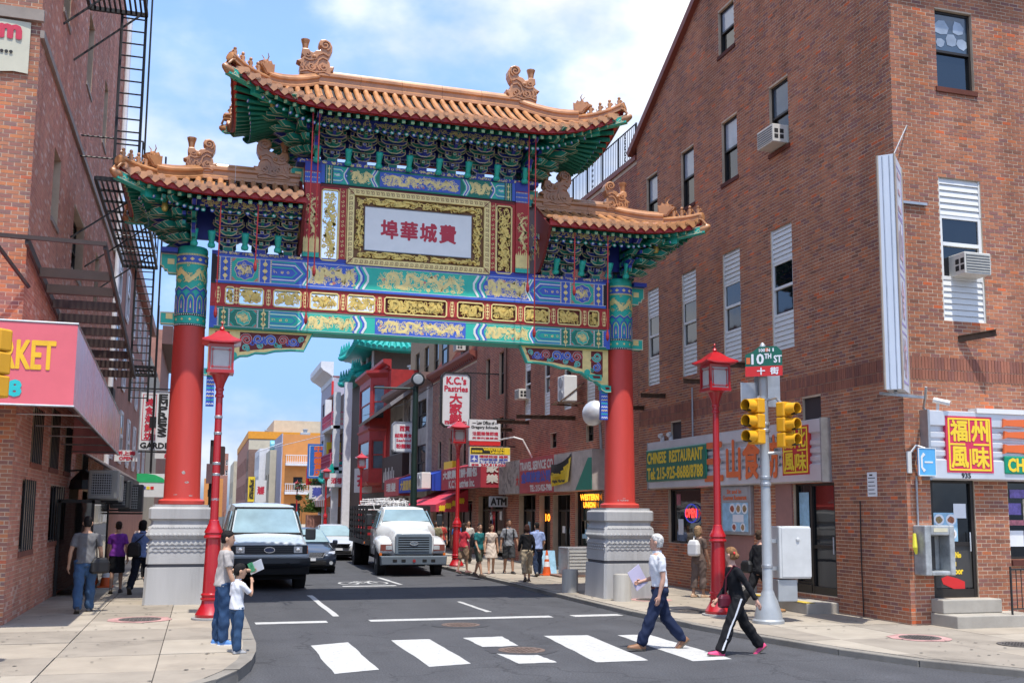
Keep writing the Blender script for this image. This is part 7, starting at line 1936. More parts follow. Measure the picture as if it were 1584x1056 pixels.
for i,(x0,x1,y,z0,z1,mm,tx,cm,lb) in enumerate(((10.9,12.2,78,3.4,5.2,SIGNW,'茶',CRIM,'white tea shop sign past the red bay house'),(11.0,12.3,98,6.2,8.4,YEL,'麵',CRIM,'yellow noodle sign by the pagoda balcony'),(10.6,12.2,109,3.2,4.6,SIGNW,'藥',BLUEC,'white sign with blue print beside the lilac house'),(10.9,12.2,116,4.8,6.6,RED,'福',YEL,'red sign at the far edge of the lilac house'))):
 t,f = hanging(y,((x0,z1),(x1,z0)),lb,mm); q = min(x1-x0,z1-z0)*.7; cx,cz = (x0+x1)/2,(z0+z1)/2; text(tx,f,cx-q/2,cz-q/2,cx+q/2,cz+q/2,cm,t,bold=.04)
wire([(12.0,47.5,9.2),(11.2,60,8.3),(11.0,75,8.9)],.02,'black cable slung along the upper shopfronts beyond the K.C. sign',BLACK,'cable','overhead_cable')
wire([(12.2,100,9.5),(6,125,8.8),(10.7,150,11.5)],.03,'pale cable crossing to the orange building',WHITEP,'cable','overhead_cable')
for i,(x,y,z) in enumerate(((16,52,13.4),(17,66,19),(15.5,80,12.1),(15,112,15.7),(14.5,158,12.75),(12,215,16.65))):
 t = thing('roof_vent',('grey vent box on the shingled attic roof','grey vent box on the tall tan building','grey vent box on the red bay house roof','grey vent box on the lilac house roof','grey vent box on the orange building roof','grey vent box on the orange banded block')[i],'roof vent',(x,y,z)); mb = MB(); mb.box((x-.7,y-.6,z-.02),(x+.7,y+.6,z+.8)); mb.build('housing',STEELD,t,bev=.04); mb = MB(); mb.lathe((x,y,z+.8),[(.3,0),(.3,.4),(.45,.42),(.45,.5),(.02,.6)],10); mb.build('cowl',STEELD,t)

R = random.Random(5)
for k in range(22):
 Y_ = R.choice((29.6,30.4,32.0,33.0,33.8,35.0,36.2,37.2,39.2,40.4,43.6,44.6,46.2)); z = R.uniform(1.0,2.1); w = R.uniform(.2,.45); h = R.uniform(.2,.5)
 m1 = MB(); m1.fbox(fw2,48.0-Y_,48.0-Y_+w,z,z+h,-.245 if Y_ > 34.4 else -.14,-.235 if Y_ > 34.4 else -.115); m1.build('window_sticker',PST[k % 5],b2)
# ================================================================== LEFT SIDE OF THE STREET
XL,YLF = -3.1,19.45
BRL = brick_mat('brick_market',[(5,(166,112,90)),(4,(178,120,92)),(3,(150,104,92)),(2,(190,122,84)),(2,(140,106,98)),(1,(194,108,80))])
BRS = brick_mat('brick_market_side_brightened',[(5,(198,138,118)),(4,(204,144,122)),(3,(188,130,114)),(1.2,(214,176,160))])  # side wall bricks made paler than the front, standing in for fill light
BELT = mat('stone_belt',(0.30,0.25,0.21),rough=.8,var=.15,dirt=.3)
mk = thing('brick_building','brick market building on the left with a red awning and slit side windows','building',(XL,YLF,ZL))
FE = frE(XL,YLF); FL = frS(YLF)
yv = lambda Y: Y-YLF
lw = [(20.6,22.1,1.32,2.62),(24.3,26.6,1.38,2.58)]
uw = [(21.3,22.6,2.95,4.0),(23.8,25.1,2.95,4.2),(26.2,27.4,2.95,4.0),(21.9,22.9,7.85,9.3),(25.4,27.6,7.6,9.1),(21.9,22.9,12.2,14.2),(26.2,27.3,12.4,14.2),(30.4,31.4,12.4,14.2),(30.5,31.5,7.8,9.2),(30,31.4,2.95,4.1)]
ops = [(yv(a),yv(b),c,d) for a,b,c,d in lw+uw]+[(yv(27.6),yv(29.6),.15,2.6),(yv(30.6),yv(34.4),.15,2.6)]
Hm = 18.6
mb = MB(); wall_sheet(mb,FE,0,17.0,0,Hm,ops,depth=.25); wall_sheet(mb,FL,-14,XL,0,Hm,[]); mb.add([(XL,YLF+17,0),(-14,YLF+17,0),(-14,YLF+17,Hm),(XL,YLF+17,Hm),(-14,YLF,0),(-14,YLF,Hm)],[(0,1,2,3),(1,4,5,2),(3,2,5,3)][:2]); mb.build('wall',MORTAR,mk)
mb = MB(); mb.box((-14,YLF,Hm),(XL,YLF+17,Hm+.05)); mb.build('roof',GREYS,mk)
bricks(FL,-8.0,XL,.15,14.5,[],BRL,mk,single=150,seed=51,bands=[(10.72,10.95)])
bricks(FE,0,17.0,.15,Hm,ops,BRS,mk,single=150,seed=52,bands=[(10.42,10.58)])
mb = MB(); mb.box((-14,YLF-.09,10.73),(XL+.05,YLF,10.94)); mb.build('stone_belt',BELT,mk); mb = MB(); mb.box((XL,YLF-.05,10.43),(XL+.07,YLF+17,10.57)); mb.build('stone_belt',BELT,mk)
for a,b,c,d in lw+uw:
 window(FE,yv(a),yv(b),c,d,mk,sill=BELT if c > 5 else SOLD,rec=.2,split=.5 if c > 5 else 0,mull=1 if c < 5 else 0)
 if c < 4.9:
  m1 = MB()
  for k in range(6): u = yv(a)+(b-a)*(k+.5)/6; m1.tube([FE(u,c,.03),FE(u,d,.03)],.012,5)
  m1.build('window_bars',BLACK,mk)
m1 = MB(); m1.fbox(FE,yv(27.6),yv(29.6),.15,2.6,-.3,-.25); m1.build('door',mat('dark_green_door',(0.02,0.022,0.02),rough=.5),mk); m1 = MB(); m1.fbox(FE,yv(30.6),yv(34.4),.15,2.6,-.5,-.45); m1.build('shopfront',SHOPD,mk)
m1 = MB(); m1.tube([FE(yv(35.9),.2,.12),FE(yv(35.9),Hm,.12)],.085,8); m1.build('downpipe',WHITEP,mk)
# vinyl sign on the front
t = thing('vinyl_banner','cream vinyl banner with red and black print on the market front','banner',(-4,YLF,9.75))
f = frS(YLF-.02); mb = MB(); n = 10
mb.add([f(-5.6+(2.34)*i/n,z+.02*math.sin(i*2.2)*(z < 10),.03+.012*math.sin(i*1.7)) for z in (9.74,10.69) for i in range(n+1)],[(i,i+1,n+2+i,n+1+i) for i in range(n)]); mb.build('vinyl',mat('vinyl_cream',(0.56,0.53,0.40),rough=.5,var=.06),t)
text('.com',f,-4.35,10.36,-3.42,10.58,mat('vinyl_red',(0.55,0.03,0.07)),t,bold=.03,d=.05); text('store...',f,-4.45,10.08,-3.53,10.25,INK,t,bold=.012,d=.05)
# the red awning wrapping the corner
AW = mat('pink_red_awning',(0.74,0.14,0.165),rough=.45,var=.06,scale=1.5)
AWS = mat('pink_red_awning_side_sheen',(0.86,0.37,0.37),rough=.26,var=.2,scale=2.5,streak=True,spec=.7)  # same fabric as the front; the side's sheen is put into a paler colour
aw = thing('awning','big glossy red market awning with yellow lettering wrapped round the corner','awning',(XL,18.0,3.7))
x1,yf = -2.03,17.95; zt,zb = 5.06,3.72; yb = 27.8; ztb,zbb = 4.42,3.44
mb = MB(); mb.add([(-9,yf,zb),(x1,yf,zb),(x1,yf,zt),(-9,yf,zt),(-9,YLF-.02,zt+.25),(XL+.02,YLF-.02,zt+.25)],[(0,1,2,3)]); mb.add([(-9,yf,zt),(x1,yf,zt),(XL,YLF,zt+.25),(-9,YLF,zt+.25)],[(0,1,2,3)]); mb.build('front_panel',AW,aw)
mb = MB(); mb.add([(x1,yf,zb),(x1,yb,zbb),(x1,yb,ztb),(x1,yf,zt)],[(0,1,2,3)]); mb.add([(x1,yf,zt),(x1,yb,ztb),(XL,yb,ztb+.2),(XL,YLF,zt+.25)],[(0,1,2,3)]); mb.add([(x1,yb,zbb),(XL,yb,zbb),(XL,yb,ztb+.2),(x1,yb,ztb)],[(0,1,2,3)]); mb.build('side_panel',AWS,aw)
mb = MB(); mb.tube([(-9,yf,zb),(x1,yf,zb),(x1,yb,zbb)],.02,6); mb.tube([(-9,yf,zt),(x1,yf,zt),(x1,yb,ztb)],.02,6)
for k in range(5): y = 19.5+2*k; zz = zb+(zbb-zb)*(y-yf)/(yb-yf)+.03; mb.tube([(XL,y,zz),(x1,y,zz)],.016,5); mb.tube([(XL,y,zz+.9),(x1,y,zz+.02)],.014,5)
mb.build('frame',STEELD,aw)
fa = frS(yf-.004); px = lambda x: pY(x,550,yf)[0]
text('MARKET',fa,px(85)-1.24,4.30,px(85),4.75,mat('awning_yellow',(0.85,0.48,0.02)),aw,bold=.014,d=.004)
text('8',fa,px(17),3.86,px(35),4.1,mat('awning_cyan',(0.02,0.50,0.50)),aw,bold=.02,d=.004); text('922-068',fa,px(10)-.95,3.86,px(8),4.1,mat('awning_cyan',(0.02,0.50,0.50)),aw,bold=.02,d=.004)

# -------- fire escape
fe = thing('fire_escape','black iron fire escape with ladders and slatted landings on the left wall','fire escape',(XL,24,9.4))
def grating(x0,x1,y0,y1,z,name='landing'):
 mb = MB()
 for x in (x0,x1): mb.beam((x,y0,z),(x,y1,z),.07,.09)
 for y in (y0,y1): mb.beam((x0,y,z),(x1,y,z),.07,.09)
 k = y0+.9
 while k < y1: mb.beam((x0,k,z),(x1,k,z),.06,.05); k += .9
 l = mb.build(name,BLACK,fe)
 n = int((x1-x0)/.105)
 for i in range(1,n): mb = MB(); x = x0+(x1-x0)*i/n; mb.beam((x,y0,z+.02),(x,y1,z+.02),.045,.02); mb.build('slat',BLACK,l)
 return l
def rails(x0,x1,y0,y1,z,h=1.0):
 mb = MB()
 for zz in (z+h,z+h*.5):
  mb.tube([(x1,y0,zz),(x1,y1,zz)],.02,5); mb.tube([(x0,y0,zz),(x1,y0,zz)],.02,5); mb.tube([(x0,y1,zz),(x1,y1,zz)],.02,5)
 for k in range(7): y = y0+(y1-y0)*k/6; mb.tube([(x1,y,z),(x1,y,z+h)],.016,5)
 mb.build('railing',BLACK,fe)
def ladder(x0,x1,y,z0,z1,n,yt=None):
 yt = y if yt is None else yt
 mb = MB()
 for x in (x0,x1): mb.beam((x,y,z0),(x,yt,z1),.045,.06)
 l = mb.build('ladder',BLACK,fe)
 for k in range(n): mb = MB(); a = (k+.5)/n; yy = y+(yt-y)*a; z = z0+(z1-z0)*a; mb.tube([(x0,yy,z),(x1,yy,z)],.018,6); mb.build('rung',BLACK,l)
grating(-2.85,-1.65,19.6,24.0,13.25); rails(-3.0,-1.65,19.6,24.0,13.25)
ladder(-2.17,-1.66,24.05,9.45,13.3,13)
mb = MB(); mb.tube([(-1.55,24.1,9.2),(-1.55,24.1,18.5)],.022,6)
for y in (20.2,22.0,23.8): mb.beam((-3.1,y,11.9),(-1.7,y,13.2),.035)
for y in (25,28,31): mb.beam((-3.1,y,8.2),(-1.65,y,9.35),.035)
mb.build('bracket',BLACK,fe)
grating(-2.55,-1.6,24.2,33.0,9.4); rails(-2.9,-1.6,24.2,33.0,9.4,.95)
ladder(-2.2,-1.68,33.1,5.3,9.4,18); grating(-2.2,-1.55,33.1,35.2,6.35)
mb = MB(); mb.tube([(-1.5,33.2,3.2),(-1.5,33.2,13)],.03,6); mb.build('post',BLACK,fe)
# counterbalanced stair hung level along the wall
DB = mat('brown_iron',(0.045,0.028,0.024),rough=.65,var=.25,scale=4)
st = thing('hanging_stair','dark brown iron fire stair hanging level above the red awning','fire stair',(-2.4,19,6))
P0,P1 = Vector((0,18.9,6.62)),Vector((0,28.3,5.5))
for x in (-3.02,-1.78):
 mb = MB(); mb.beam((x,P0.y,P0.z),(x,P1.y,P1.z),.05,.16); mb.build('stringer',DB,st)
for k in range(9):
 a = .16+.10*k; c = P0.lerp(P1,a); mb = MB(); mb.beam((-3.0,c.y,c.z-.06),(-1.8,c.y,c.z-.06),.14,.17); mb.build('tread',DB,st)
mb = MB(); mb.beam((-4.6,18.9,6.68),(-1.75,18.9,6.64),.06,.07); mb.beam((-3.55,18.95,6.6),(-3.02,19.45,5.9),.05); mb.build('top_bar',DB,st)

# -------- next buildings on the left
YW = 36.5
l2,fe2,_ = block('red_house','orange red brick house with pale window strips beyond the fire escape',-14,XL,YW,62,12.1,PLAINBR,[])
fl2 = frE(XL,YW)
for k in range(6):
 for z in (3.9,6.7,9.4): window(fl2,1.2+4.1*k,2.5+4.1*k,z,z+1.9,l2,fm=WHITEP,rec=-.06,fw=.12,sill=WHITEP)
mb = MB(); mb.box((XL,YW,11.8),(XL+.25,62,12.3)); mb.build('cornice',REDTRIM,l2)
simple('cream_house','low cream house behind the Empress sign',-14,XL,62.2,76,10.8,CREAM)
l4 = simple('brick_house','far red brick house with a heavy dark cornice on the left',-14,XL,76.2,93,14.6,PLAINBR)
mb = MB(); mb.box((XL-.0,76.2,13.6),(XL+.7,93,14.9)); mb.build('cornice',mat('dark_cornice',(0.10,0.045,0.04)),l4)
simple('row_house','plain row house at the far left end of the street',-14,XL-.3,93.2,170,11.5,PLAINBR2)
for k in range(5):
 pass
# -------- low shop canopy, condensers, vestibule, signs
t = thing('slatted_canopy','brown slatted canopy over the dark shopfronts on the left','canopy',(XL,32,3));
for k in range(24):
 y = 28.6+.55*k; mb = MB(); mb.add([(XL,y,3.62-.016*k*.0),(XL,y+.5,3.62),(XL+1.0,y+.5,3.02),(XL+1.0,y,3.02),(XL,y,3.57),(XL,y+.5,3.57),(XL+1.0,y+.5,2.97),(XL+1.0,y,2.97)],[(0,1,2,3)[::-1],(4,5,6,7),(0,3,7,4),(3,2,6,7),(2,1,5,6)]); mb.build('slat',mat('canopy_brown',(0.13,0.10,0.09),rough=.8,var=.3),t)
mb = MB(); mb.beam((XL+1.0,28.6,2.95),(XL+1.0,41.8,2.95),.06,.14); mb.build('fascia',mat('canopy_brown',(0.13,0.10,0.09)),t)
def condenser(x0,x1,y0,y1,z0,z1,label,m,gm):
 t = thing('air_condenser',label,'air conditioner',(x0,y0,z0)); mb = MB(); mb.box((x0,y0,z0),(x1,y1,z1)); mb.build('housing',m,t,bev=.03)
 f = frS(y0); mb = MB(); mb.fbox(f,x0+.08,x1-.14,z0+.1,z1-.08,0,.01); mb.build('grille',gm,t)
 mb = MB()
 for k in range(9): z = z0+.12+(z1-z0-.22)*k/8; mb.fbox(f,x0+.08,x1-.14,z-.008,z+.008,.01,.02)
 for k in range(9): u = x0+.1+(x1-x0-.26)*k/8; mb.fbox(f,u-.006,u+.006,z0+.1,z1-.08,.01,.019)
 mb.build('grille_bars',STEELD,t)
 for y in (y0+.2,y1-.2): mb = MB(); mb.beam((x0-.4,y,z0-.05),(x1,y,z0-.05),.05); mb.build('bracket',BLACK,t)
GG = mat('grille_dark',(0.035,0.037,0.04),rough=.6)
condenser(-2.62,-1.95,27.0,27.7,2.32,3.02,'pale grey air condenser hung over the left pavement nearest the awning',mat('condenser_pale',(0.42,0.41,0.37),rough=.6),GG)
condenser(-2.55,-1.95,28.4,29.0,2.28,2.95,'pale air condenser close behind the nearest one on the left',mat('condenser_pale',(0.42,0.41,0.37)),GG)
condenser(-2.5,-1.95,32.0,32.6,2.1,2.9,'dark louvred condenser farther along the left wall',mat('condenser_dark',(0.05,0.055,0.06),rough=.6),GG)
condenser(-2.45,-1.75,34.5,35.2,2.0,2.85,'dark condenser with a red badge nearest the left plinth',mat('condenser_dark',(0.05,0.055,0.06)),GG)
vb = thing('entrance_enclosure','black metal framed glass entrance enclosure on the left pavement','enclosure',(-2.6,27,ZL))
mb = MB()
for x,y in ((-3.05,25.6),(-2.35,25.6),(-2.35,29.6)): mb.box((x-.03,y-.03,ZL),(x+.03,y+.03,2.28))
mb.box((-3.1,25.57,2.22),(-2.32,29.65,2.3)); mb.build('frame',BLACK,vb)
for (a,b) in (((-3.02,25.6),(-2.38,25.6)),((-2.35,25.63),(-2.35,29.57))):
 mb = MB(); mb.beam((a[0],a[1],1.25),(b[0],b[1],1.25),.012,1.94) ; mb.build('pane',glass_mat('enclosure_glass',(10,11,13)),vb)
bx = thing('wall_box','black equipment box on the wall above the left condensers','wall box',(-2.9,27,4)); mb = MB(); mb.box((XL,29.2,3.7),(XL+.75,30.0,5.3)); mb.build('box',BLACK,bx,bev=.03)
lb = thing('wall_lantern','black dome lantern on the left wall under the awning','lantern',(-2.9,24.2,2.9)); mb = MB(); mb.lathe((-2.75,27.3,2.78),[(.34,-.22),(.30,.0),(.12,.2),(.05,.26)],10); mb.build('shade',BLACK,lb); mb = MB(); mb.beam((XL,27.3,3.0),(-2.75,27.3,3.02),.04); mb.build('arm',BLACK,lb)
t = thing('projecting_sign','tall white EMPRESS GARDEN sign hung above the left pavement','sign',(-1.7,40,4.2)); f = frS(40)
mb = MB(); mb.fbox(f,-2.26,-.95,4.22,6.38,-.18,0); mb.build('sign_box',SIGNW,t); mb = MB(); mb.ribbon(f,[(-2.26,4.22),(-.95,4.22),(-.95,6.38),(-2.26,6.38),(-2.26,4.22)],.04,-.19,.02); mb.build('sign_edge',STEELD,t)
for i,c in enumerate('EMPRESS'): text(c,f,-1.62,6.06-.225*i,-1.33,6.26-.225*i,INK,t,bold=.018)
text('GARDEN',f,-2.2,4.28,-1.0,4.48,INK,t,bold=.014)
for i,c in enumerate('美食海鮮坊'): text(c,f,-2.08,5.82-.31*i,-1.82,6.1-.31*i,CRIM,t,bold=.014)
mb = MB(); mb.ribbon(f,[(-2.17,4.58),(-1.72,4.58),(-1.72,6.24),(-2.17,6.24),(-2.17,4.58)],.025,0,.008); mb.build('red_border',CRIM,t)
mb = MB(); mb.beam((XL,40,6.45),(-.95,40,6.45),.05); mb.beam((XL,40,4.15),(-.95,40,4.15),.05); mb.tube([(-1.78,39.7,2.9),(-1.78,39.7,9.5)],.035,6); mb.box((-1.9,39.6,5.0),(-1.68,39.8,5.4)); mb.build('bracket',BLACK,t)
t = thing('projecting_sign','small white sign with red print beside the awning tip','sign',(-2.3,36,3.6)); f = frS(36); mb = MB(); mb.fbox(f,-2.75,-2.05,3.62,3.98,-.06,0); mb.build('sign_box',SIGNW,t); text('新上海',f,-2.68,3.82,-2.12,3.95,CRIM,t,bold=.01); text('OPEN',f,-2.6,3.66,-2.2,3.77,CRIM,t,bold=.008)
t = thing('projecting_sign','white sign with a green top hung over the left condensers','sign',(-1.7,38,2.4)); f = frS(38)
mb = MB(); mb.fbox(f,-2.15,-1.15,2.5,3.3,-.08,0); mb.build('sign_box',SIGNW,t); mb = MB(); mb.extr(f,[(-2.15,3.0),(-1.15,3.0),(-1.3,3.15),(-1.55,3.26),(-1.8,3.3),(-2.15,3.3)],0,.01); mb.build('green_top',mat('leaf_green',(0.02,0.42,0.14),rough=.5),t)
for i,m in enumerate((BLUEC,YEL,RED)): mb = MB(); mb.fbox(f,-1.95+.13*i,-1.84+.13*i,2.76,2.86,0,.008); mb.build('colour_mark',m,t)
t = thing('projecting_sign','white and blue sign half hidden by the left column','sign',(-1.0,42,2.4)); f = frS(42); mb = MB(); mb.fbox(f,-1.3,-.4,2.2,3.95,-.08,0); mb.build('sign_box',SIGNW,t); text('Sc',f,-1.2,3.0,-.6,3.4,mat('sky_print',(.05,.3,.7)),t,bold=.02); text('茶',f,-1.15,2.3,-.7,2.7,CRIM,t,bold=.02)
t = thing('projecting_sign','white sign with a crimson flower mark under the Empress sign','sign',(-1.0,41.5,3.9)); f = frS(41.5); mb = MB(); mb.fbox(f,-1.75,-.5,3.98,4.18,-.08,0); mb.build('sign_box',SIGNW,t); text('梅',f,-1.4,4.0,-1.2,4.16,CRIM,t,bold=.012)
# ================================================================== STREET FURNITURE
LRED = mat('lamp_red',(0.42,0.008,0.014),rough=0.3,var=0.07,scale=2,spec=.6,coat=.4)
LGLS = mat('lamp_glass',(0.48,0.46,0.44),rough=0.35,var=0.12,scale=4)
def lamp(label):
 t = thing('street_lamp',label,'street lamp',(0,0,0),'red lantern street lamps along the kerbs')
 mb = MB(); mb.lathe((0,0,0),[(.33,0),(.33,.03),(.30,.035)],20); mb.build('footing',mat('lamp_footing',(0.30,0.29,0.28),rough=.8),t)
 mb = MB(); mb.lathe((0,0,0),[(.255,.03),(.265,.05),(.265,.09),(.24,.13),(.19,.22),(.165,.28),(.16,.33),(.185,.345),(.185,.37),(.165,.38),(.165,.41),(.18,.42),(.18,.44),(.155,.46)],24); mb.build('base',LRED,t,smooth=30)
 mb = MB(); mb.lathe((0,0,0),[(.155,.46),(.132,1.42),(.165,1.43),(.175,1.45),(.165,1.48),(.15,1.49),(.15,1.52),(.165,1.53),(.16,1.56),(.13,1.62),(.095,1.70),(.088,1.75),(.075,1.76)],20); mb.build('lower_shaft',LRED,t,smooth=30)
 mb = MB(); mb.lathe((0,0,0),[(.075,1.76),(.062,3.98),(.08,3.99),(.08,4.03),(.065,4.05),(.065,4.1),(.08,4.12),(.08,4.15),(.07,4.16),(.09,4.24),(.14,4.36),(.16,4.40),(.2,4.42)],16); mb.build('pole',LRED,t,smooth=30)
 mb = MB(); mb.box((-.235,-.235,4.42),(.235,.235,4.48)); mb.box((-.22,-.22,4.90),(.22,.22,4.955))
 for sx in (-1,1):
  for sy in (-1,1): mb.box((sx*.225,sy*.225,4.48),(sx*.185,sy*.185,4.90))
 for k in range(4):
  f = frame(Vector((0,0,4.48))+Vector((math.sin(k*PI/2),-math.cos(k*PI/2),0))*.205,(math.cos(k*PI/2),math.sin(k*PI/2),0),(0,0,1))
  mb.ribbon(f,[(-.15,.05),(.15,.05),(.15,.37),(-.15,.37),(-.15,.05)],.012,-.002,.012)
  for u,v in ((-.15,.05),(.15,.05),(-.15,.37),(.15,.37)): mb.fbox(f,u-.02,u+.02,v-.02,v+.02,-.004,.010)
 lt = mb.build('lantern',LRED,t)
 for k in range(4):
  f = frame(Vector((0,0,4.48))+Vector((math.sin(k*PI/2),-math.cos(k*PI/2),0))*.2,(math.cos(k*PI/2),math.sin(k*PI/2),0),(0,0,1)); m = MB(); m.fbox(f,-.184,.184,0,.42,-.01,0); m.build('pane',LGLS,lt)
 mb = MB()
 def sqr(h,z,up=0):
  P = []
  for k in range(4):
   a = Vector((-1,-1,0)); a.rotate(Matrix.Rotation(k*PI/2,3,'Z')); b = Vector((1,-1,0)); b.rotate(Matrix.Rotation(k*PI/2,3,'Z'))
   for q in range(4): s = q/4; p = a.lerp(b,s)*h; P.append((p.x,p.y,z+up*abs(2*s-1)**3))
  return P
 mb.loft([sqr(.24,4.955),sqr(.345,4.965,.035),sqr(.345,4.99,.035),sqr(.20,5.10),sqr(.09,5.20),sqr(.045,5.23)]); mb.build('lamp_roof',LRED,t,smooth=40)
 mb = MB(); mb.lathe((0,0,5.23),[(.03,0),(.05,.03),(.035,.06),(.012,.08),(.012,.12),(.025,.14),(.01,.17)],10); mb.build('finial',LRED,t,smooth=40)
 return t
SBAND = STEELD
lm = lamp('tall red lantern lamp before the left plinth, nearest on the left kerb'); lm.location = (.24,19.75,ZL); LOC[lm.name] = Vector(lm.location)
for (x,y,z,lb) in ((9.83,18.75,ZR,'tall red lantern lamp on the near right pavement beside the traffic pole'),(8.82,36.6,ZR,'red lantern lamp by the white flatbed truck and the walkers'),
 (8.75,60,ZR,'red lantern lamp rising behind the stake bed truck'),(9.25,82,ZR,'red lantern lamp beside the tall blue sign and silver car'),(10.4,121,ZR,'distant red lantern lamp left of the street tree'),
 (10.9,168,ZR,'distant red lantern lamp before the orange building edge'),(9.6,225,ZR,'tiny red lantern lamp far along the right kerb'),(8.6,290,ZR,'tiniest red lantern lamp at the far end of the street')):
 copy_thing(lm,(x,y,z),label=lb)
mb = MB()
for z in (2.1,2.55,2.75,3.3,3.6): mb.lathe((.24,19.75,ZL+z),[(.07,0),(.074,.005),(.074,.045),(.07,.05)],12)
mb.build('steel_band',STEELD,lm)
GPOL = mat('painted_grey_pole',(0.36,0.38,0.39),rough=.45,metal=.3,var=.12)
SYEL = mat('signal_yellow',(0.74,0.36,0.012),rough=.42,var=.08)
tp = thing('traffic_pole','grey traffic signal pole with a flared base on the right corner','pole',(10.05,17.25,ZR))
mb = MB(); mb.lathe((10.05,17.25,ZR),[(.29,0),(.29,.05),(.26,.08),(.24,.2),(.17,.42),(.13,.5),(.115,.56),(.095,.6),(.08,4.9),(.085,4.92),(.085,5.0),(.05,5.02),(.07,5.08),(.05,5.16),(.015,5.2)],20); mb.build('shaft',GPOL,tp,smooth=35)
mb = MB()
for z in (1.0,2.5,2.62,3.5,3.62): mb.lathe((10.05,17.25,ZR+z),[(.1,0),(.105,.01),(.105,.05),(.1,.06)],16)
mb.tube([(10.05,17.2,4.2),(9.85,17.1,4.24)],.03,6); mb.tube([(10.05,17.2,4.2),(10.25,17.15,4.25),(10.33,17.1,4.14)],.03,6); mb.tube([(10.05,17.2,3.2),(10.33,17.1,3.22)],.03,6); mb.build('clamp',STEELD,tp)
def signal(P,U,label,red=False,n=3,group=None,pitch=.285):
 """three section head; U points to the head's own right, it looks along U x Z"""
 t = thing('traffic_signal',label,'traffic signal',P); f = frame(P,U,(0,0,1))
 LENS = mat('dark_lens',(0.012,0.014,0.012),rough=.2,spec=.8); LR = mat('red_lens',(0.16,0.004,0.004),rough=.25,var=.1)
 for k in range(n):
  z = k*pitch; mb = MB(); mb.fbox(f,-.14,.14,z+.005,z+pitch-.005,-.09,.1); mb.build('section',SYEL,t,bev=.025)
  c = f(0,z+pitch/2,.1); mb = MB(); rings = []
  m = 20
  for r,d,cut in ((.118,0,0),(.118,.2,0),(.105,.2,0),(.105,0.02,0)):
   rings.append([c+f.U*(r*math.cos(2*PI*i/m))+f.V*(r*math.sin(2*PI*i/m))+f.N*(d*(1 if math.sin(2*PI*i/m) > -.75 else .45)) for i in range(m)])
  mb.loft(rings,cap=False); mb.build('visor',SYEL,t,smooth=40)
  mb = MB(); mb.lathe(c,[(.104,.012),(.09,.035),(.05,.05),(.01,.054)],16,0,f.N); mb.build('lens',LR if (red and k == n-1) else LENS,t,smooth=40)
  mb = MB(); mb.loft([[c+f.U*(.107*math.cos(2*PI*i/m))+f.V*(.107*math.sin(2*PI*i/m))+f.N*d for i in range(m)] for d in (.195,.06)],cap=False); mb.build('visor_lining',INK,t,smooth=40)
 return t
signal(Vector((9.82,17.12,3.36)),(.30,-.954,0),'yellow traffic signal on the pole, facing left toward the crossing')
signal(Vector((10.33,17.0,3.30)),(.93,.36,0),'yellow traffic signal with a dull red top lens, right of the pole',red=True)
sn = thing('street_sign','green and red 10TH ST street name plate atop the grey traffic pole','street sign',(10.0,17.05,4.6))
fs1 = frame((9.98,17.1,4.66),(.78,-.626,0),(0,0,1)); w = .34
mb = MB(); mb.extr(fs1,[(-w,.0),(w,.0),(w,.44),(w-.10,.54),(-w+.26,.54),(-w+.12,.44),(-w,.40)],-.012,0); mb.build('plate',mat('sign_green_deep',(0.006,0.12,0.075),rough=.4,var=.05),sn)
mb = MB(); mb.fbox(fs1,-w-.003,w+.003,-.02,.17,-.004,.006); mb.build('red_band',RED,sn)
text('10',fs1,-.22,.21,.0,.40,WPAPER,sn,bold=.008); text('TH',fs1,.02,.31,.14,.40,WPAPER,sn,bold=.005); text('ST',fs1,.19,.23,.33,.36,WPAPER,sn,bold=.006); text('十',fs1,-.12,.01,.02,.14,WPAPER,sn,bold=.006,d=.008); text('街',fs1,.12,.01,.27,.14,WPAPER,sn,bold=.006,d=.008)
text('100 N',fs1,-.08,.44,.12,.50,WPAPER,sn,bold=.003); text('1',fs1,.17,.44,.19,.50,WPAPER,sn,bold=.003)
mb = MB(); mb.fbox(fs1,-.32,-.25,.22,.34,0,.006); mb.fbox(fs1,.04,.09,.44,.51,0,.0065); mb.build('orange_mark',ORG,sn)
sb = thing('traffic_sign','blank grey back of a road sign behind the 10TH ST plate','road sign',(10.2,17.35,4.2))
f2 = frame((10.22,17.4,4.2),(.98,-.2,0),(0,0,1)); mb = MB(); mb.extr(f2,[(-.05,-.1),(.2,-.1),(.25,-.05),(.25,.72),(.2,.77),(-.2,.77),(-.25,.72),(-.25,0)],-.01,0); mb.build('plate',STEELD,sb)
sb2 = thing('traffic_sign','dull grey sign back on the left side of the traffic pole','road sign',(9.9,17.4,4.1))
f2 = frame((9.86,17.42,4.05),(.98,-.2,0),(0,0,1)); mb = MB(); mb.fbox(f2,-.18,.15,0,.5,-.01,0); mb.build('plate',STEELD,sb2)
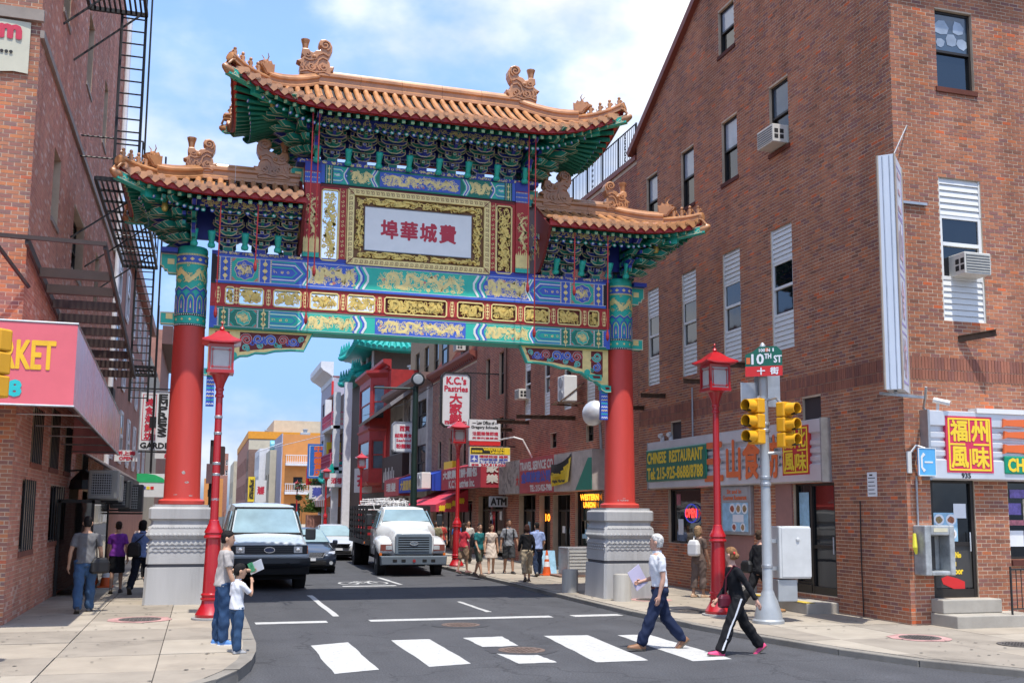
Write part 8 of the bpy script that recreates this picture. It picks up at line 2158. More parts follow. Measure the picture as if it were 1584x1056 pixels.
# control cabinet on the pole
cbn = thing('control_cabinet','white signal control cabinet strapped to the grey traffic pole','cabinet',(10.5,17.3,.8)); CABW = mat('cabinet_white',(0.56,0.57,0.56),rough=.5,var=.1,scale=3,dirt=.25)
fc = frame((10.15,17.2,0),(.99,-.14,0),(0,0,1))
mb = MB(); mb.fbox(fc,.12,.74,.90,1.86,-.42,0); mb.build('housing',CABW,cbn,bev=.02)
mb = MB(); mb.fbox(fc,.17,.74,.93,1.83,0,.012); mb.lathe(fc(.48,1.62,.012),[(.035,0),(.035,.02),(.01,.025)],10,0,fc.N); mb.build('cabinet_door',CABW,cbn,bev=.01)
mb = MB(); mb.fbox(fc,.1,.48,.48,.88,-.34,-.04); mb.build('lower_box',GPOL,cbn,bev=.015); mb = MB(); mb.fbox(fc,-.05,.12,1.55,1.62,-.2,-.1); mb.fbox(fc,-.05,.12,1.05,1.12,-.2,-.1); mb.build('strap',STEELD,cbn)
# signal head at the left edge of the view, on its own pole
pl = thing('traffic_pole','grey signal pole at the left edge before the market','pole',(-2.75,14.0,ZL)); mb = MB(); mb.lathe((-2.85,14.0,ZL),[(.28,0),(.28,.05),(.16,.45),(.1,.6),(.08,5.0),(.02,5.1)],16); mb.tube([(-2.85,14,4.2),(-2.5,14,4.2)],.03,6); mb.build('shaft',GPOL,pl,smooth=35)
signal(Vector((-2.46,13.9,3.42)),(.75,-.66,0),'yellow traffic signal cut by the left edge before the red awning')
# dark pole with sign backs left of the road
dp = thing('sign_pole','black pole beside the left lamp carrying brown sign backs','sign pole',(.24,30,ZL)); mb = MB(); mb.tube([(.24,30,ZL),(.24,30,4.0)],.06,8); mb.build('pole',BLACK,dp)
DBR = mat('sign_back_brown',(0.055,0.032,0.032),rough=.6,var=.15); fd = frS(29.9)
mb = MB(); mb.extr(fd,[(.2,3.03),(.55,3.03),(.58,3.06),(.58,3.8),(.55,3.83),(.2,3.83)],-.02,0); mb.build('sign_back',DBR,dp); mb = MB(); mb.fbox(fd,.1,.36,2.8,3.34,.02,.04); mb.build('sign_back',mat('sign_back_grey',(0.16,0.09,0.10),rough=.5),dp)
# dark mast pole with arm and round lamp head
mp_ = thing('mast_pole','dark green mast pole with a long arm and a round disc','pole',(8.72,44.2,ZR)); DGR = mat('dark_green_pole',(0.010,0.03,0.024),rough=.45)
mb = MB(); mb.lathe((8.72,44.2,ZR),[(.22,0),(.22,.3),(.15,.4),(.12,7.35),(.05,7.4)],14); mb.build('shaft',DGR,mp_); mb = MB(); mb.tube([(8.72,44.2,7.35),(6.9,44.2,7.33)],[.06,.04],8); mb.build('arm',DGR,mp_)
mb = MB(); mb.lathe((8.78,44.1,7.75),[(.28,-.08),(.30,0),(.30,.1),(.24,.11)],20,0,(0,-1,0)); mb.build('disc_rim',BLACK,mp_); mb = MB(); mb.lathe((8.78,44.1,7.75),[(.24,.1),(.2,.12),(.01,.13)],20,0,(0,-1,0)); mb.build('disc_face',mat('disc_glass',(0.33,0.37,0.40),rough=.3),mp_)
# concrete bollards
def bollard(x,y,z,label,h=.66,r=.205):
 t = thing('bollard',label,'bollard',(x,y,z),'round concrete bollards guarding the gate plinths'); mb = MB(); mb.lathe((x,y,z),[(r*1.02,0),(r*1.02,.02),(r,.03),(r*.98,h-.03),(r*.92,h),(.01,h+.005)],24); mb.build('post',concrete('bollard_concrete',(0.42,0.40,0.36),dirt=.5,streak=True),t,smooth=40)
bollard(9.24,22.25,ZR-.06,'pale round concrete bollard before the front of the right plinth'); bollard(8.93,24.9,ZR-.04,'round concrete bollard beside the right plinth, toward the street',.6); bollard(.52,22.0,ZL,'round concrete bollard behind the left lamp and the man')
# cones, pavement box
def cone(x,y,z,label,h=.7):
 t = thing('traffic_cone',label,'traffic cone',(x,y,z),'orange traffic cones'); OC = mat('cone_orange',(0.72,0.12,0.02),rough=.5)
 mb = MB(); mb.box((x-.18,y-.18,z),(x+.18,y+.18,z+.035)); mb.build('base',OC,t); mb = MB(); mb.lathe((x,y,z),[(.14,.035),(.028,h),(.01,h)],16); mb.build('body',OC,t,smooth=40)
 for a,b in ((.35,.55),(.65,.8)):
  mb = MB(); mb.lathe((x,y,z),[(.142-(.112)*(a*h-.035)/(h-.035),a*h),(.142-(.112)*(b*h-.035)/(h-.035),b*h)],16); mb.build('white_band',WPAPER,t,smooth=40)
cone(-2.2,28.2,ZL,'orange cone on the left pavement behind the woman in purple'); cone(10.55,31.6,ZR,'striped orange and white cone by the man in light blue',.78)
t = thing('pavement_condenser','grey louvred cooling unit standing on the right pavement','cooling unit',(11.4,31.0,ZR)); mb = MB(); mb.box((10.9,30.6,ZR+.05),(11.95,31.5,1.0)); mb.build('housing',STEELD,t,bev=.02)
mb = MB(); f = frS(30.6);
for k in range(7): mb.fbox(f,10.95,11.6,.25+.1*k,.31+.1*k,0,.025)
mb.build('louvre',mat('louvre_grey',(0.5,0.5,0.48)),t); mb = MB(); mb.fbox(f,11.62,11.8,1.05,1.35,-.2,-.18); mb.build('paper',WPAPER,t);
mb = MB(); mb.box((10.6,30.5,ZR+.01),(12.1,31.7,ZR+.05)); mb.build('base_board',PLAINBR2,t)
t = thing('sandwich_board','small blue folded notice board beside the striped cone','notice board',(10.75,32.2,ZR));
for s in (-1,1): mb = MB(); mb.add([(10.55,32.2+s*.25,ZR),(11.0,32.2+s*.25,ZR),(11.0,32.2+s*.02,.85),(10.55,32.2+s*.02,.85),(10.55,32.2+s*.28,ZR),(11.0,32.2+s*.28,ZR),(11.0,32.2+s*.05,.85),(10.55,32.2+s*.05,.85)],[(0,1,2,3),(7,6,5,4),(0,4,5,1),(3,2,6,7),(1,5,6,2),(0,3,7,4)]); mb.build('panel',LBLUE,t)
# tree and planter far along the right pavement
def tree(x,y,h,w,label,seed):
 R = random.Random(seed); t = thing('street_tree',label,'tree',(x,y,ZR)); BK = mat('bark',(0.07,0.05,0.035),rough=.9,var=.3)
 mb = MB(); mb.tube([(x,y,ZR),(x+.1,y,1.2),(x,y+.1,2.4),(x+.1,y,h*.7)],[.16,.13,.10,.04],8)
 for k in range(7): a = k*.9; mb.tube([(x,y,1.5+.35*k),(x+math.cos(a)*w*.3,y+math.sin(a)*w*.3,2.2+.42*k),(x+math.cos(a)*w*.45,y+math.sin(a)*w*.45,2.7+.42*k)],[.06,.04,.015],5)
 mb.build('trunk',BK,t)
 LV = mat('leaves',(0.045,0.10,0.022),rough=.55,var=.5,scale=1.2); mb = MB()
 cl = [(Vector((x+R.gauss(0,w*.26),y+R.gauss(0,w*.26),1.9+(h-2.3)*R.random()**.9)),R.uniform(.35,.75)) for _ in range(46)]
 for c,r in cl:
  fz = 1-abs((c.z-ZR)/h-.55)*.9; c.x = x+(c.x-x)*fz*1.25
  for _ in range(170):
   d = Vector((R.gauss(0,1),R.gauss(0,1),R.gauss(0,1))).normalized()*r*R.random()**.4; p = c+d; a = Vector((R.gauss(0,1),R.gauss(0,1),R.gauss(0,.6))).normalized()*R.uniform(.09,.16); b = a.cross(Vector((R.gauss(0,1),R.gauss(0,1),1))).normalized()*a.length*.5
   mb.add([p-a,p+b,p+a,p-b],[(0,1,2,3)])
 o = mb.build('crown',LV,t); o['kind'] = 'stuff'
tree(12.6,112,6.4,4.4,'dark leafy street tree before the orange building',4);
t = thing('planter','brick planter with a bright green shrub under the street tree','planter',(10.6,104,ZR)); mb = MB(); mb.box((9.9,103.4,ZR),(11.3,104.6,1.6)); mb.build('pot',PLAINBR,t)
mb = MB(); R = random.Random(2)
for _ in range(700):
 p = Vector((10.6+R.gauss(0,.55),104+R.gauss(0,.5),1.9+abs(R.gauss(0,.45)))); a = Vector((R.gauss(0,1),R.gauss(0,1),R.gauss(0,.6))).normalized()*.14; b = a.cross(Vector((R.gauss(0,1),1,1))).normalized()*.08; mb.add([p-a,p+b,p+a,p-b],[(0,1,2,3)])
o = mb.build('foliage',mat('shrub_leaves',(0.09,0.17,0.03),rough=.55,var=.4),t); o['kind'] = 'stuff'
# ================================================================== VEHICLES (local: front at y=0 facing the camera, y grows to the rear)
TYRE = mat('tyre',(0.012,0.012,0.013),rough=.8,var=.15); RIM = mat('rim',(0.42,0.43,0.45),rough=.35,metal=.8,var=.1); CHROME = mat('chrome',(0.7,0.7,0.72),rough=.15,metal=1,var=0)
VPLAS = mat('dark_bumper',(0.022,0.025,0.03),rough=.55,var=.15); CGLS = glass_mat('car_glass',(150,178,186),.05,.004); CGLS.node_tree.nodes['Principled BSDF'].inputs['Metallic'].default_value = .55; HLMP = mat('headlamp',(0.62,0.64,0.66),rough=.12,metal=.4,var=.1,spec=.9); AMB = mat('amber_lens',(0.75,0.17,0.01),rough=.25,var=.1); UNDER = mat('underbody',(0.008,0.008,0.009),rough=.9,var=0)  # car glass: pale base and part metal imitate bright sky mirrored in it
def car_paint(n,c,metal=0.0): return mat(n,c,rough=.28,metal=metal,var=.05,scale=1.0,spec=.5,coat=.6)
def shell(st,crown=.03):
 """stations (y, zb, zt, wb, wm, wt, zs): closed body skin"""
 mb = MB(); rings = []
 for (y,zb,zt,wb,wm,wt,zs) in st:
  L = [(-wb,zb),(-wm*.985,zb+(zs-zb)*.35),(-wm,zs-(zs-zb)*.18),(-wm*.985,zs),(-wt*1.0,zt-(zt-zs)*.18-.02),(-wt*.93,zt-.012),(-wt*.6,zt+crown*.7),(0,zt+crown)]
  P = L+[(-x,z) for x,z in L[-2::-1]]; rings.append([(x,y,z) for x,z in P])
 mb.loft(rings); return mb
def wheel(t,x,y,r,w,side,rim=RIM,dual=False):
 mb = MB(); mb.lathe((x,y,r),[(r*.62,-w/2),(r*.9,-w/2),(r*.985,-w*.38),(r,-w*.2),(r,w*.2),(r*.985,w*.38),(r*.9,w/2),(r*.62,w/2)],28,0,(1,0,0)); wh = mb.build('wheel',TYRE,t,smooth=40)
 mb = MB(); mb.lathe((x+side*w*.36,y,r),[(r*.63,0),(r*.6,side*.04),(r*.42,side*.01),(r*.34,side*.05),(r*.16,side*.07),(.01,side*.075)],20,0,(1,0,0)); mb.build('rim',rim,wh,smooth=40)
 mb = MB()
 for k in range(8): a = 2*PI*k/8; c = Vector((x+side*w*.40,y+r*.47*math.cos(a),r+r*.47*math.sin(a))); mb.lathe(c,[(r*.07,0),(r*.07,side*.02),(.004,side*.02)],6,0,(1,0,0))
 o = mb.build('rim_hole',UNDER,wh); o['kind'] = 'stuff'
 for k in range(0): pass
 mb = MB(); mb.lathe((x,y,r),[(r*1.12,-w*.6),(r*1.12,w*.42*1)],20,0,(1,0,0)); mb.build('wheel_arch',UNDER,t)
def quadp(t,P,m,name='pane',th=.008,off=.006):
 a = (Vector(P[1])-Vector(P[0])).cross(Vector(P[3])-Vector(P[0])).normalized(); mb = MB(); n = len(P)
 V = [Vector(p)+a*(off) for p in P]+[Vector(p)-a*(th) for p in P]; mb.add(V,[tuple(range(n)),tuple(range(n,2*n))[::-1]]+[(i,n+i,n+(i+1) % n,(i+1) % n) for i in range(n)]); return mb.build(name,m,t)
def mirror_(t,x,y,z,s,m=VPLAS,w=.22,h=.26):
 mb = MB(); mb.box((x,y-.06,z-h/2),(x+s*w,y+.08,z+h/2)); o = mb.build('mirror',m,t,bev=.04); mb = MB(); mb.beam((x-s*.1,y+.05,z-.05),(x+s*.04,y+.03,z-.04),.05); mb.build('mirror_arm',m,t)
def finish(t,loc,rz): t.location = loc; t.rotation_euler = (0,0,rz); LOC[t.name] = Vector(loc)
# ---- pale van
def van():
 t = thing('van','pale silver blue cargo van with a dark bumper stopped before the gate','van'); P = car_paint('van_paint',(0.51,0.57,0.62),.1); P2 = car_paint('van_paint_low',(0.5,0.56,0.62))
 st = [(0.0,.62,1.05,.86,.93,.86,.88),(.06,.5,1.14,.93,.98,.90,.95),(.5,.45,1.22,.96,1.0,.93,1.02),(.95,.45,1.31,.97,1.01,.93,1.08),(1.0,.45,1.34,.97,1.01,.92,1.10),(1.62,.45,1.98,.97,1.01,.80,1.14),(1.85,.45,2.07,.97,1.01,.80,1.15),(3.5,.45,2.12,.97,1.01,.80,1.15),(5.2,.45,2.10,.97,1.01,.79,1.15),(5.36,.5,2.0,.95,.99,.76,1.15)]
 shell(st).build('body',P,t,smooth=28)
 quadp(t,[(-.83,1.03,1.36),(.83,1.03,1.36),(.70,1.60,1.955),(-.70,1.60,1.955)],CGLS,'windscreen',off=.03)
 mb = MB(); f = lambda u,v,d: Vector((u,1.0+.62*(v-1.32)/.66,v))+Vector((0,-.66,.62)).normalized()*d; mb.ribbon(f,[(-.88,1.34),(.88,1.34),(.75,1.985),(-.75,1.985),(-.88,1.34)],.045,.01,.036); mb.build('screen_seal',UNDER,t)
 for s in (-1,1):
  quadp(t,[(s*.975,1.32,1.28),(s*.965,2.2,1.28),(s*.825,2.2,1.92),(s*.835,1.72,1.92)][::s*-1 if s > 0 else 1],CGLS,'side_window',off=.012); quadp(t,[(s*.97,2.35,1.28),(s*.97,3.4,1.28),(s*.825,3.4,1.92),(s*.825,2.35,1.92)][::s*-1 if s > 0 else 1],CGLS,'side_window',off=.012)
  mirror_(t,s*1.02,1.3,1.34,s,VPLAS,.26,.3)
  mb = MB(); mb.box((s*.58,-.03,.90),(s*.80,.05,1.07)); mb.build('headlight',HLMP,t,bev=.015); mb = MB(); mb.box((s*.81,-.02,.89),(s*.93,.07,1.08)); mb.build('indicator',AMB,t,bev=.012); mb = MB(); mb.lathe((s*.69,-.03,.985),[(.06,0),(.05,.012),(.01,.015)],12,0,(0,-1,0)); mb.build('lamp_reflector',CHROME,t)
  for y in (.95,4.45): wheel(t,s*.86,y,.37,.25,s)
  mb = MB(); mb.tube([(s*.15,1.06,1.375),(s*.45+.2,1.14,1.46)],.012,5); mb.build('wiper',UNDER,t)
  mb = MB(); mb.box((s*1.012,1.45,1.12),(s*1.022,5.2,1.135)); mb.box((s*1.012,2.27,.55),(s*1.02,2.285,1.9)); mb.build('body_crease',UNDER,t)
 mb = MB(); mb.box((-.95,-.03,.80),(.95,.05,.875)); mb.build('lower_panel',P,t,bev=.02); mb = MB(); mb.box((-.92,-.025,.88),(.92,.03,1.10)); mb.build('grille_surround',VPLAS,t,bev=.02)
 for k in range(4): mb = MB(); mb.box((-.56,-.045,.885+.052*k),(.56,-.02,.905+.052*k)); mb.build('grille_bar',mat('grille_grey',(0.05,0.053,0.058),rough=.4),t)
 mb = MB(); mb.lathe((0,-.05,.985),[(.062,0),(.062,.012),(.055,.014),(.01,.014)],20,0,(0,-1,0)); o = mb.build('badge',mat('badge_blue',(0.03,0.05,0.13),rough=.3),t); o.scale = (1.9,1,1); o.location = (0,0,0)
 mb = MB(); f = frS(-.064); mb.ribbon(f,[(.125*math.cos(a),.985+.065*math.sin(a)) for a in [2*PI*k/24 for k in range(25)]],.012,0,.004); mb.build('badge_ring',CHROME,t)
 mb = MB(); mb.loft([[(x,y0+abs(x)**3*.09,z) for x,z in [(-1.0+.1*i,zz) for i in range(21)]] for y0,zz in ((.02,.79),(-.10,.78),(-.12,.66),(-.06,.56),(.05,.52))],cap=False,closed=False); mb.build('bumper',VPLAS,t,smooth=40)
 mb = MB(); mb.box((-.98,0,.38),(.98,.3,.58)); mb.box((-.5,-.115,.60),(.5,-.08,.68)); mb.build('lower_valance',UNDER,t,bev=.03); mb = MB(); mb.box((-.9,.3,.25),(.9,5.2,.5)); mb.build('underbody',UNDER,t)
 t.scale = (1.07,1.07,1.07); finish(t,(1.76,28.2,0),math.radians(1.5)); return t
van()
def sedan(label,name,paint,loc,rz,chrome=True):
 t = thing(name,label,'car'); P = car_paint(*paint)
 st = [(0.0,.36,.56,.66,.72,.62,.47),(.08,.26,.66,.78,.84,.74,.52),(.4,.22,.76,.86,.895,.82,.60),(1.0,.2,.86,.88,.91,.82,.68),(1.35,.2,.93,.88,.915,.80,.74),(1.9,.2,1.24,.88,.915,.66,.86),(2.25,.2,1.41,.88,.915,.585,.88),(2.8,.2,1.46,.88,.915,.58,.89),(3.4,.2,1.42,.88,.915,.575,.89),(3.95,.2,1.16,.88,.91,.66,.90),(4.25,.22,1.04,.87,.90,.78,.88),(4.7,.3,1.0,.82,.86,.74,.82),(4.8,.38,.88,.74,.8,.68,.75)]
 shell(st,.025).build('body',P,t,smooth=32)
 quadp(t,[(-.74,1.42,.985),(.74,1.42,.985),(.555,2.2,1.395),(-.555,2.2,1.395)],CGLS,'windscreen',off=.035)
 for s in (-1,1):
  quadp(t,[(s*.86,1.75,.95),(s*.865,3.6,.95),(s*.63,3.3,1.37),(s*.625,2.35,1.37)][::s*-1 if s > 0 else 1],CGLS,'side_window',off=.02)
  mirror_(t,s*.92,1.62,1.0,s,P,.17,.14)
  mb = MB(); mb.loft([[(s*.47,-.0,.60),(s*.80,.16,.66),(s*.84,.42,.74),(s*.62,.18,.72)],[(s*.47,.1,.56),(s*.80,.26,.6),(s*.84,.5,.68),(s*.62,.28,.66)]]); mb.build('headlight',HLMP,t)
  mb = MB(); mb.lathe((s*.66,.0,.36),[(.06,0),(.06,.02),(.01,.02)],12,0,(0,-1,0)); mb.build('fog_lamp',HLMP,t)
  for y in (.92,3.72): wheel(t,s*.80,y,.32,.20,s)
 mb = MB(); mb.loft([[(-.44,-.02,.70),(.44,-.02,.70),(.36,-.035,.55),(-.36,-.035,.55)],[(-.44,.06,.70),(.44,.06,.70),(.36,.05,.55),(-.36,.05,.55)]]); mb.build('grille',UNDER,t)
 for k in range(4): mb = MB(); mb.box((-.40+.02*(3-k),-.05,.565+.038*k),(.40-.02*(3-k),-.02,.58+.038*k)); mb.build('grille_bar',CHROME,t)
 mb = MB(); f = frS(-.03); mb.ribbon(f,[(-.46,.72),(-.37,.54),(.37,.54),(.46,.72)],.03,-.01,.02); mb.build('grille_rim',CHROME,t)
 mb = MB(); mb.box((-.5,-.03,.28),(.5,.1,.42)); mb.build('air_intake',UNDER,t,bev=.03); mb = MB(); mb.box((-.15,-.05,.43),(.15,-.02,.52)); mb.build('number_plate',WPAPER,t)
 mb = MB(); mb.box((-.8,.3,.14),(.8,4.5,.3)); mb.build('underbody',UNDER,t)
 finish(t,loc,rz); return t
sedan('dark navy sedan waiting just behind the pale van','car',('navy_paint',(0.012,0.018,0.032)),(3.55,35.2,0),math.radians(1))
sedan('silver sedan behind the navy car, beside the truck bed','car',('silver_paint',(0.45,0.46,0.47)),(5.6,44.2,0),0)
sedan('dark red parked car half hidden behind the left lamp and van','car',('maroon_paint',(0.22,0.012,0.02)),(1.85,36.0,0),0)
sedan('pale blue parked car behind the dark red car','car',('pale_blue_paint',(0.36,0.43,0.48)),(1.9,42.0,0),0)
sedan('small white car far behind the silver sedan','car',('white_paint',(0.62,0.62,0.62)),(4.1,54.0,0),0)
# ---- flatbed truck
def truck():
 t = thing('flatbed_truck','white flatbed truck with black stake sides parked before the red lamp','truck'); P = car_paint('truck_white',(0.66,0.68,0.69)); GR = mat('truck_grille_grey',(0.16,0.20,0.24),rough=.45,var=.1); BK = mat('stake_black',(0.016,0.016,0.017),rough=.6,var=.2)
 st = [(.18,.75,1.30,.62,.66,.55,1.12),(.28,.62,1.42,.66,.70,.60,1.2),(.9,.6,1.52,.70,.74,.64,1.28),(1.5,.6,1.60,.80,.84,.72,1.36),(1.75,.6,1.66,.94,.98,.84,1.42),(1.8,.6,1.70,.96,1.0,.86,1.45),(2.35,.6,2.10,.97,1.01,.74,1.46),(2.6,.6,2.20,.97,1.01,.74,1.46),(3.5,.6,2.22,.97,1.01,.74,1.46),(3.6,.65,2.1,.95,.99,.72,1.44)]
 shell(st,.035).build('cab',P,t,smooth=30)
 for s in (-1,1):                                    # round front wings
  mb = MB(); rings = []
  for y,zb,zt,a,b in ((.30,.74,1.02,.60,1.02),(.36,.70,1.10,.58,1.08),(.7,.8,1.20,.56,1.12),(1.15,1.0,1.26,.56,1.13),(1.6,.9,1.26,.6,1.12),(1.85,.62,1.2,.7,1.04)):
   rings.append([(s*a,y,zb),(s*b,y,zb),(s*(b+.02),y,zt-.16),(s*(b-.05),y,zt-.05),(s*(b-.16),y,zt),(s*a,y,zt+.02)])
  mb.loft(rings if s > 0 else [r[::-1] for r in rings]); mb.build('front_wing',P,t,smooth=40)
  mb = MB(); mb.box((s*.66,.255,.84),(s*.88,.32,.98)); mb.build('headlight',HLMP,t,bev=.012); mb = MB(); mb.box((s*.885,.265,.84),(s*1.02,.34,.98)); mb.build('indicator',AMB,t,bev=.012); mb = MB(); mb.box((s*.62,.262,.81),(s*1.05,.3,1.01)); mb.build('lamp_surround',REDTRIM,t)
  mb = MB(); mb.box((s*1.0,.28,.66),(s*1.08,.33,.74)); mb.build('side_marker',AMB,t)
  quadp(t,[(s*.99,2.0,1.52),(s*.985,3.3,1.52),(s*.78,3.3,2.1),(s*.79,2.4,2.1)][::s*-1 if s > 0 else 1],CGLS,'side_window',off=.012)
  mirror_(t,s*1.12,2.2,1.78,s,VPLAS,.2,.4)
  wheel(t,s*.93,1.1,.44,.26,s,mat('white_rim',(0.55,0.55,0.55),rough=.5));
  for o_ in (0,.3): wheel(t,s*(.98-o_),8.0,.44,.25,s,mat('white_rim',(0.55,0.55,0.55)))
 quadp(t,[(-.80,1.84,1.73),(.80,1.84,1.73),(.66,2.34,2.11),(-.66,2.34,2.11)],CGLS,'windscreen',off=.035)
 mb = MB(); mb.loft([[(-.60,y,.70),(.60,y,.70),(.60,y,1.25),(.54,y,1.36),(-.54,y,1.36),(-.60,y,1.25)] for y in (.08,.3)]); mb.build('grille_frame',GR,t,bev=.03); mb = MB(); mb.box((-.50,.07,.78),(.50,.1,1.28)); mb.build('grille_recess',UNDER,t)
 for k in range(7): mb = MB(); mb.box((-.50,.045,.80+.075*k),(.50,.09,.835+.075*k)); mb.build('grille_bar',GR,t)
 mb = MB(); f = frS(.04); mb.extr(f,[(.13*math.cos(a),1.05+.055*math.sin(a)) for a in [2*PI*k/20 for k in range(20)]],0,.01); mb.build('badge',GR,t); mb = MB(); mb.ribbon(f,[(.13*math.cos(a),1.05+.055*math.sin(a)) for a in [2*PI*k/20 for k in range(21)]],.014,.005,.016); mb.build('badge_ring',CHROME,t)
 mb = MB(); mb.loft([[(-1.08,.1,.36),(1.08,.1,.36),(1.1,.1,.66),(-1.1,.1,.66)],[(-1.04,-.04,.38),(1.04,-.04,.38),(1.06,-.04,.64),(-1.06,-.04,.64)]]); mb.build('bumper',mat('truck_bumper_grey',(0.12,0.145,0.17),rough=.45,var=.1),t,bev=.015)
 for x in (-.62,-.34,.34,.62): mb = MB(); mb.box((x-.07,-.05,.46),(x+.07,-.03,.55)); mb.build('bumper_slot',UNDER,t,bev=.01)
 mb = MB(); mb.lathe((.0,-.045,.5),[(.05,0),(.05,.01),(.01,.01)],12,0,(0,-1,0)); mb.build('red_mark',REDP,t)
 mb = MB(); mb.box((-.45,.5,.3),(.45,9.2,.75)); mb.box((-.95,.6,.55),(.95,3.5,.62)); mb.build('chassis',UNDER,t)
 mb = MB(); mb.box((-1.16,3.75,.88),(1.16,9.6,1.06)); mb.build('bed',BK,t)
 mb = MB(); mb.box((-1.19,3.8,.93),(-1.16,3.95,1.0)); mb.build('side_marker',AMB,t)
 def stakes(p0,p1,n,h=1.2):
  p0,p1 = Vector(p0),Vector(p1); d = (p1-p0)
  g = MB()
  for k in range(n+1): q = p0+d*k/n; g.beam(q,q+Vector((0,0,h)),.06)
  s = g.build('stake_panel',BK,t)
  for z in (.1,.32,.54,.76,.98,1.15): m = MB(); m.beam(p0+Vector((0,0,z)),p1+Vector((0,0,z)),.03,.13); m.build('slat',BK,s)
 stakes((-1.14,3.85,1.06),(-1.14,9.5,1.06),6); stakes((1.14,3.85,1.06),(1.14,9.5,1.06),6); stakes((-1.1,3.85,1.06),(1.1,3.85,1.06),3); stakes((-1.1,9.5,1.06),(1.1,9.5,1.06),3)
 finish(t,(6.62,33.3,0),math.radians(-2.2)); return t
tk = truck()
# load on the truck: red crates and a tangle of white tubular racks
R = random.Random(9)
for i,(y,z) in enumerate(((37.8,1.07),(38.5,1.07),(39.3,1.07),(37.8,1.47),(38.5,1.47),(40.2,1.07))):
 t = thing('crate',('red plastic crate at the front of the truck bed, lower row','red plastic crate in the truck bed, second of the lower row','red plastic crate in the truck bed, third of the lower row','red plastic crate stacked on top at the front of the truck bed','red plastic crate stacked second on the upper row in the truck bed','red plastic crate at the rear of the lower row in the truck bed')[i],'crate',(6.0,y,z),'red crates on the truck bed'); mb = MB()
 mb.box((5.75,y,z),(6.3,y+.6,z+.38)); mb.build('box',mat('crate_red',(0.50,0.02,0.03),rough=.5),t,bev=.02); mb = MB()
 for k in range(3): mb.box((5.74,y+.06+.18*k,z+.08),(5.745,y+.18+.18*k,z+.3))
 mb.build('slot',UNDER,t)
WT = mat('white_tube',(0.62,0.62,0.62),rough=.4,var=.1)
for i in range(9):
 y = 36.9+.62*i; x = 5.9+.18*(i % 3); t = thing('tubular_rack',('white tubular metal rack piled on top of the truck load, nearest the cab','tangled white metal rack second from the cab on the truck load','bent white metal rack third from the cab on the truck load','white metal rack fourth from the cab on the truck load','white metal rack in the middle of the truck load','white metal rack just behind the middle of the truck load','white metal rack third from the tail of the truck','white metal rack second from the tail of the truck','white metal rack at the tail of the truck load')[i],'metal rack',(x,y,2.2),'white metal racks on the truck')
 mb = MB(); w = 1.1; z0 = 2.12; h = R.uniform(.22,.48)
 for q in range(6):
  xx = x+w*q/5+R.uniform(-.05,.05); mb.tube([(xx,y,z0),(xx+R.uniform(-.1,.1),y+.1,z0+h),(xx+R.uniform(.0,.2),y+.45,z0+h*R.uniform(.7,1)),(xx,y+.5,z0)],.018,5)
 mb.tube([(x,y,z0+h*.9),(x+w,y+.1,z0+h*R.uniform(.6,1.1))],.02,5); mb.tube([(x,y+.4,z0+h*.5),(x+w,y+.4,z0+h*R.uniform(.5,1.1))],.02,5); mb.tube([(x,y,z0),(x+w,y,z0)],.018,5); mb.build('frame',WT,t)
# ================================================================== PEOPLE
SKINS = {'light': mat('skin_light',(0.50,0.28,0.20),rough=.55,var=.06),'asian': mat('skin_warm',(0.46,0.26,0.165),rough=.55,var=.06),'tan': mat('skin_tan',(0.34,0.18,0.11),rough=.55,var=.06),'dark': mat('skin_deep',(0.13,0.065,0.04),rough=.5,var=.06)}
EYE = mat('eye_dark',(0.02,0.014,0.012),rough=.3,var=0); LIP = mat('lip',(0.34,0.10,0.09),rough=.5,var=0)
def cloth(n,c,v=.16): return mat('cloth_'+n,c,rough=.85,var=v,scale=6,bump=.25,bscale=180,spec=.2)
def voxel(mb,name,m,parent,vox,it=3,wr=0.0,seed=0,cut=None,extra=None,wscale=9):
 """closed volumes fused into one skin; wr adds cloth folds"""
 me = bpy.data.meshes.new('t'); me.from_pydata([tuple(v) for v in mb.V],[],mb.F); o = bpy.data.objects.new('t',me); COL.objects.link(o)
 r = o.modifiers.new('r','REMESH'); r.mode = 'VOXEL'; r.voxel_size = vox
 s = o.modifiers.new('s','SMOOTH'); s.factor = .5; s.iterations = it
 ev = bpy.data.meshes.new_from_object(o.evaluated_get(bpy.context.evaluated_depsgraph_get())); bpy.data.objects.remove(o); bpy.data.meshes.remove(me)
 n = len(ev.vertices); V = np.zeros(n*3); ev.vertices.foreach_get('co',V); V = V.reshape(-1,3)
 if wr:
  N = np.zeros(n*3); ev.vertices.foreach_get('normal',N); N = N.reshape(-1,3); q = seed*7.3
  P = V*wscale
  d = np.sin(P[:,2]*2.1+2.2*np.sin(P[:,0]*1.3+q)+1.7*np.sin(P[:,1]*1.6+q*1.7))*.6+np.sin(P[:,2]*4.7+3*np.sin(P[:,0]*2.3+P[:,1]*1.9+q))*.4
  V = V+N*(d*wr)[:,None]
 F = [tuple(p.vertices) for p in ev.polygons]
 if extra: b = len(V); V = np.vstack([V,np.array([tuple(v) for v in extra.V])]); F += [tuple(b+i for i in f) for f in extra.F]
 bpy.data.meshes.remove(ev)
 me = bpy.data.meshes.new(name); me.from_pydata(V.tolist(),[],F); me.materials.append(m); me.polygons.foreach_set('use_smooth',[True]*len(me.polygons)); me.update()
 o = bpy.data.objects.new(name,me); link_child(o,parent); return o
def ell(c,rx,ry,z=None,n=16,ax=None,ay=None):
 ax = ax or Vector((1,0,0)); ay = ay or Vector((0,1,0)); return [c+ax*(rx*math.cos(2*PI*k/n))+ay*(ry*math.sin(2*PI*k/n)) for k in range(n)]
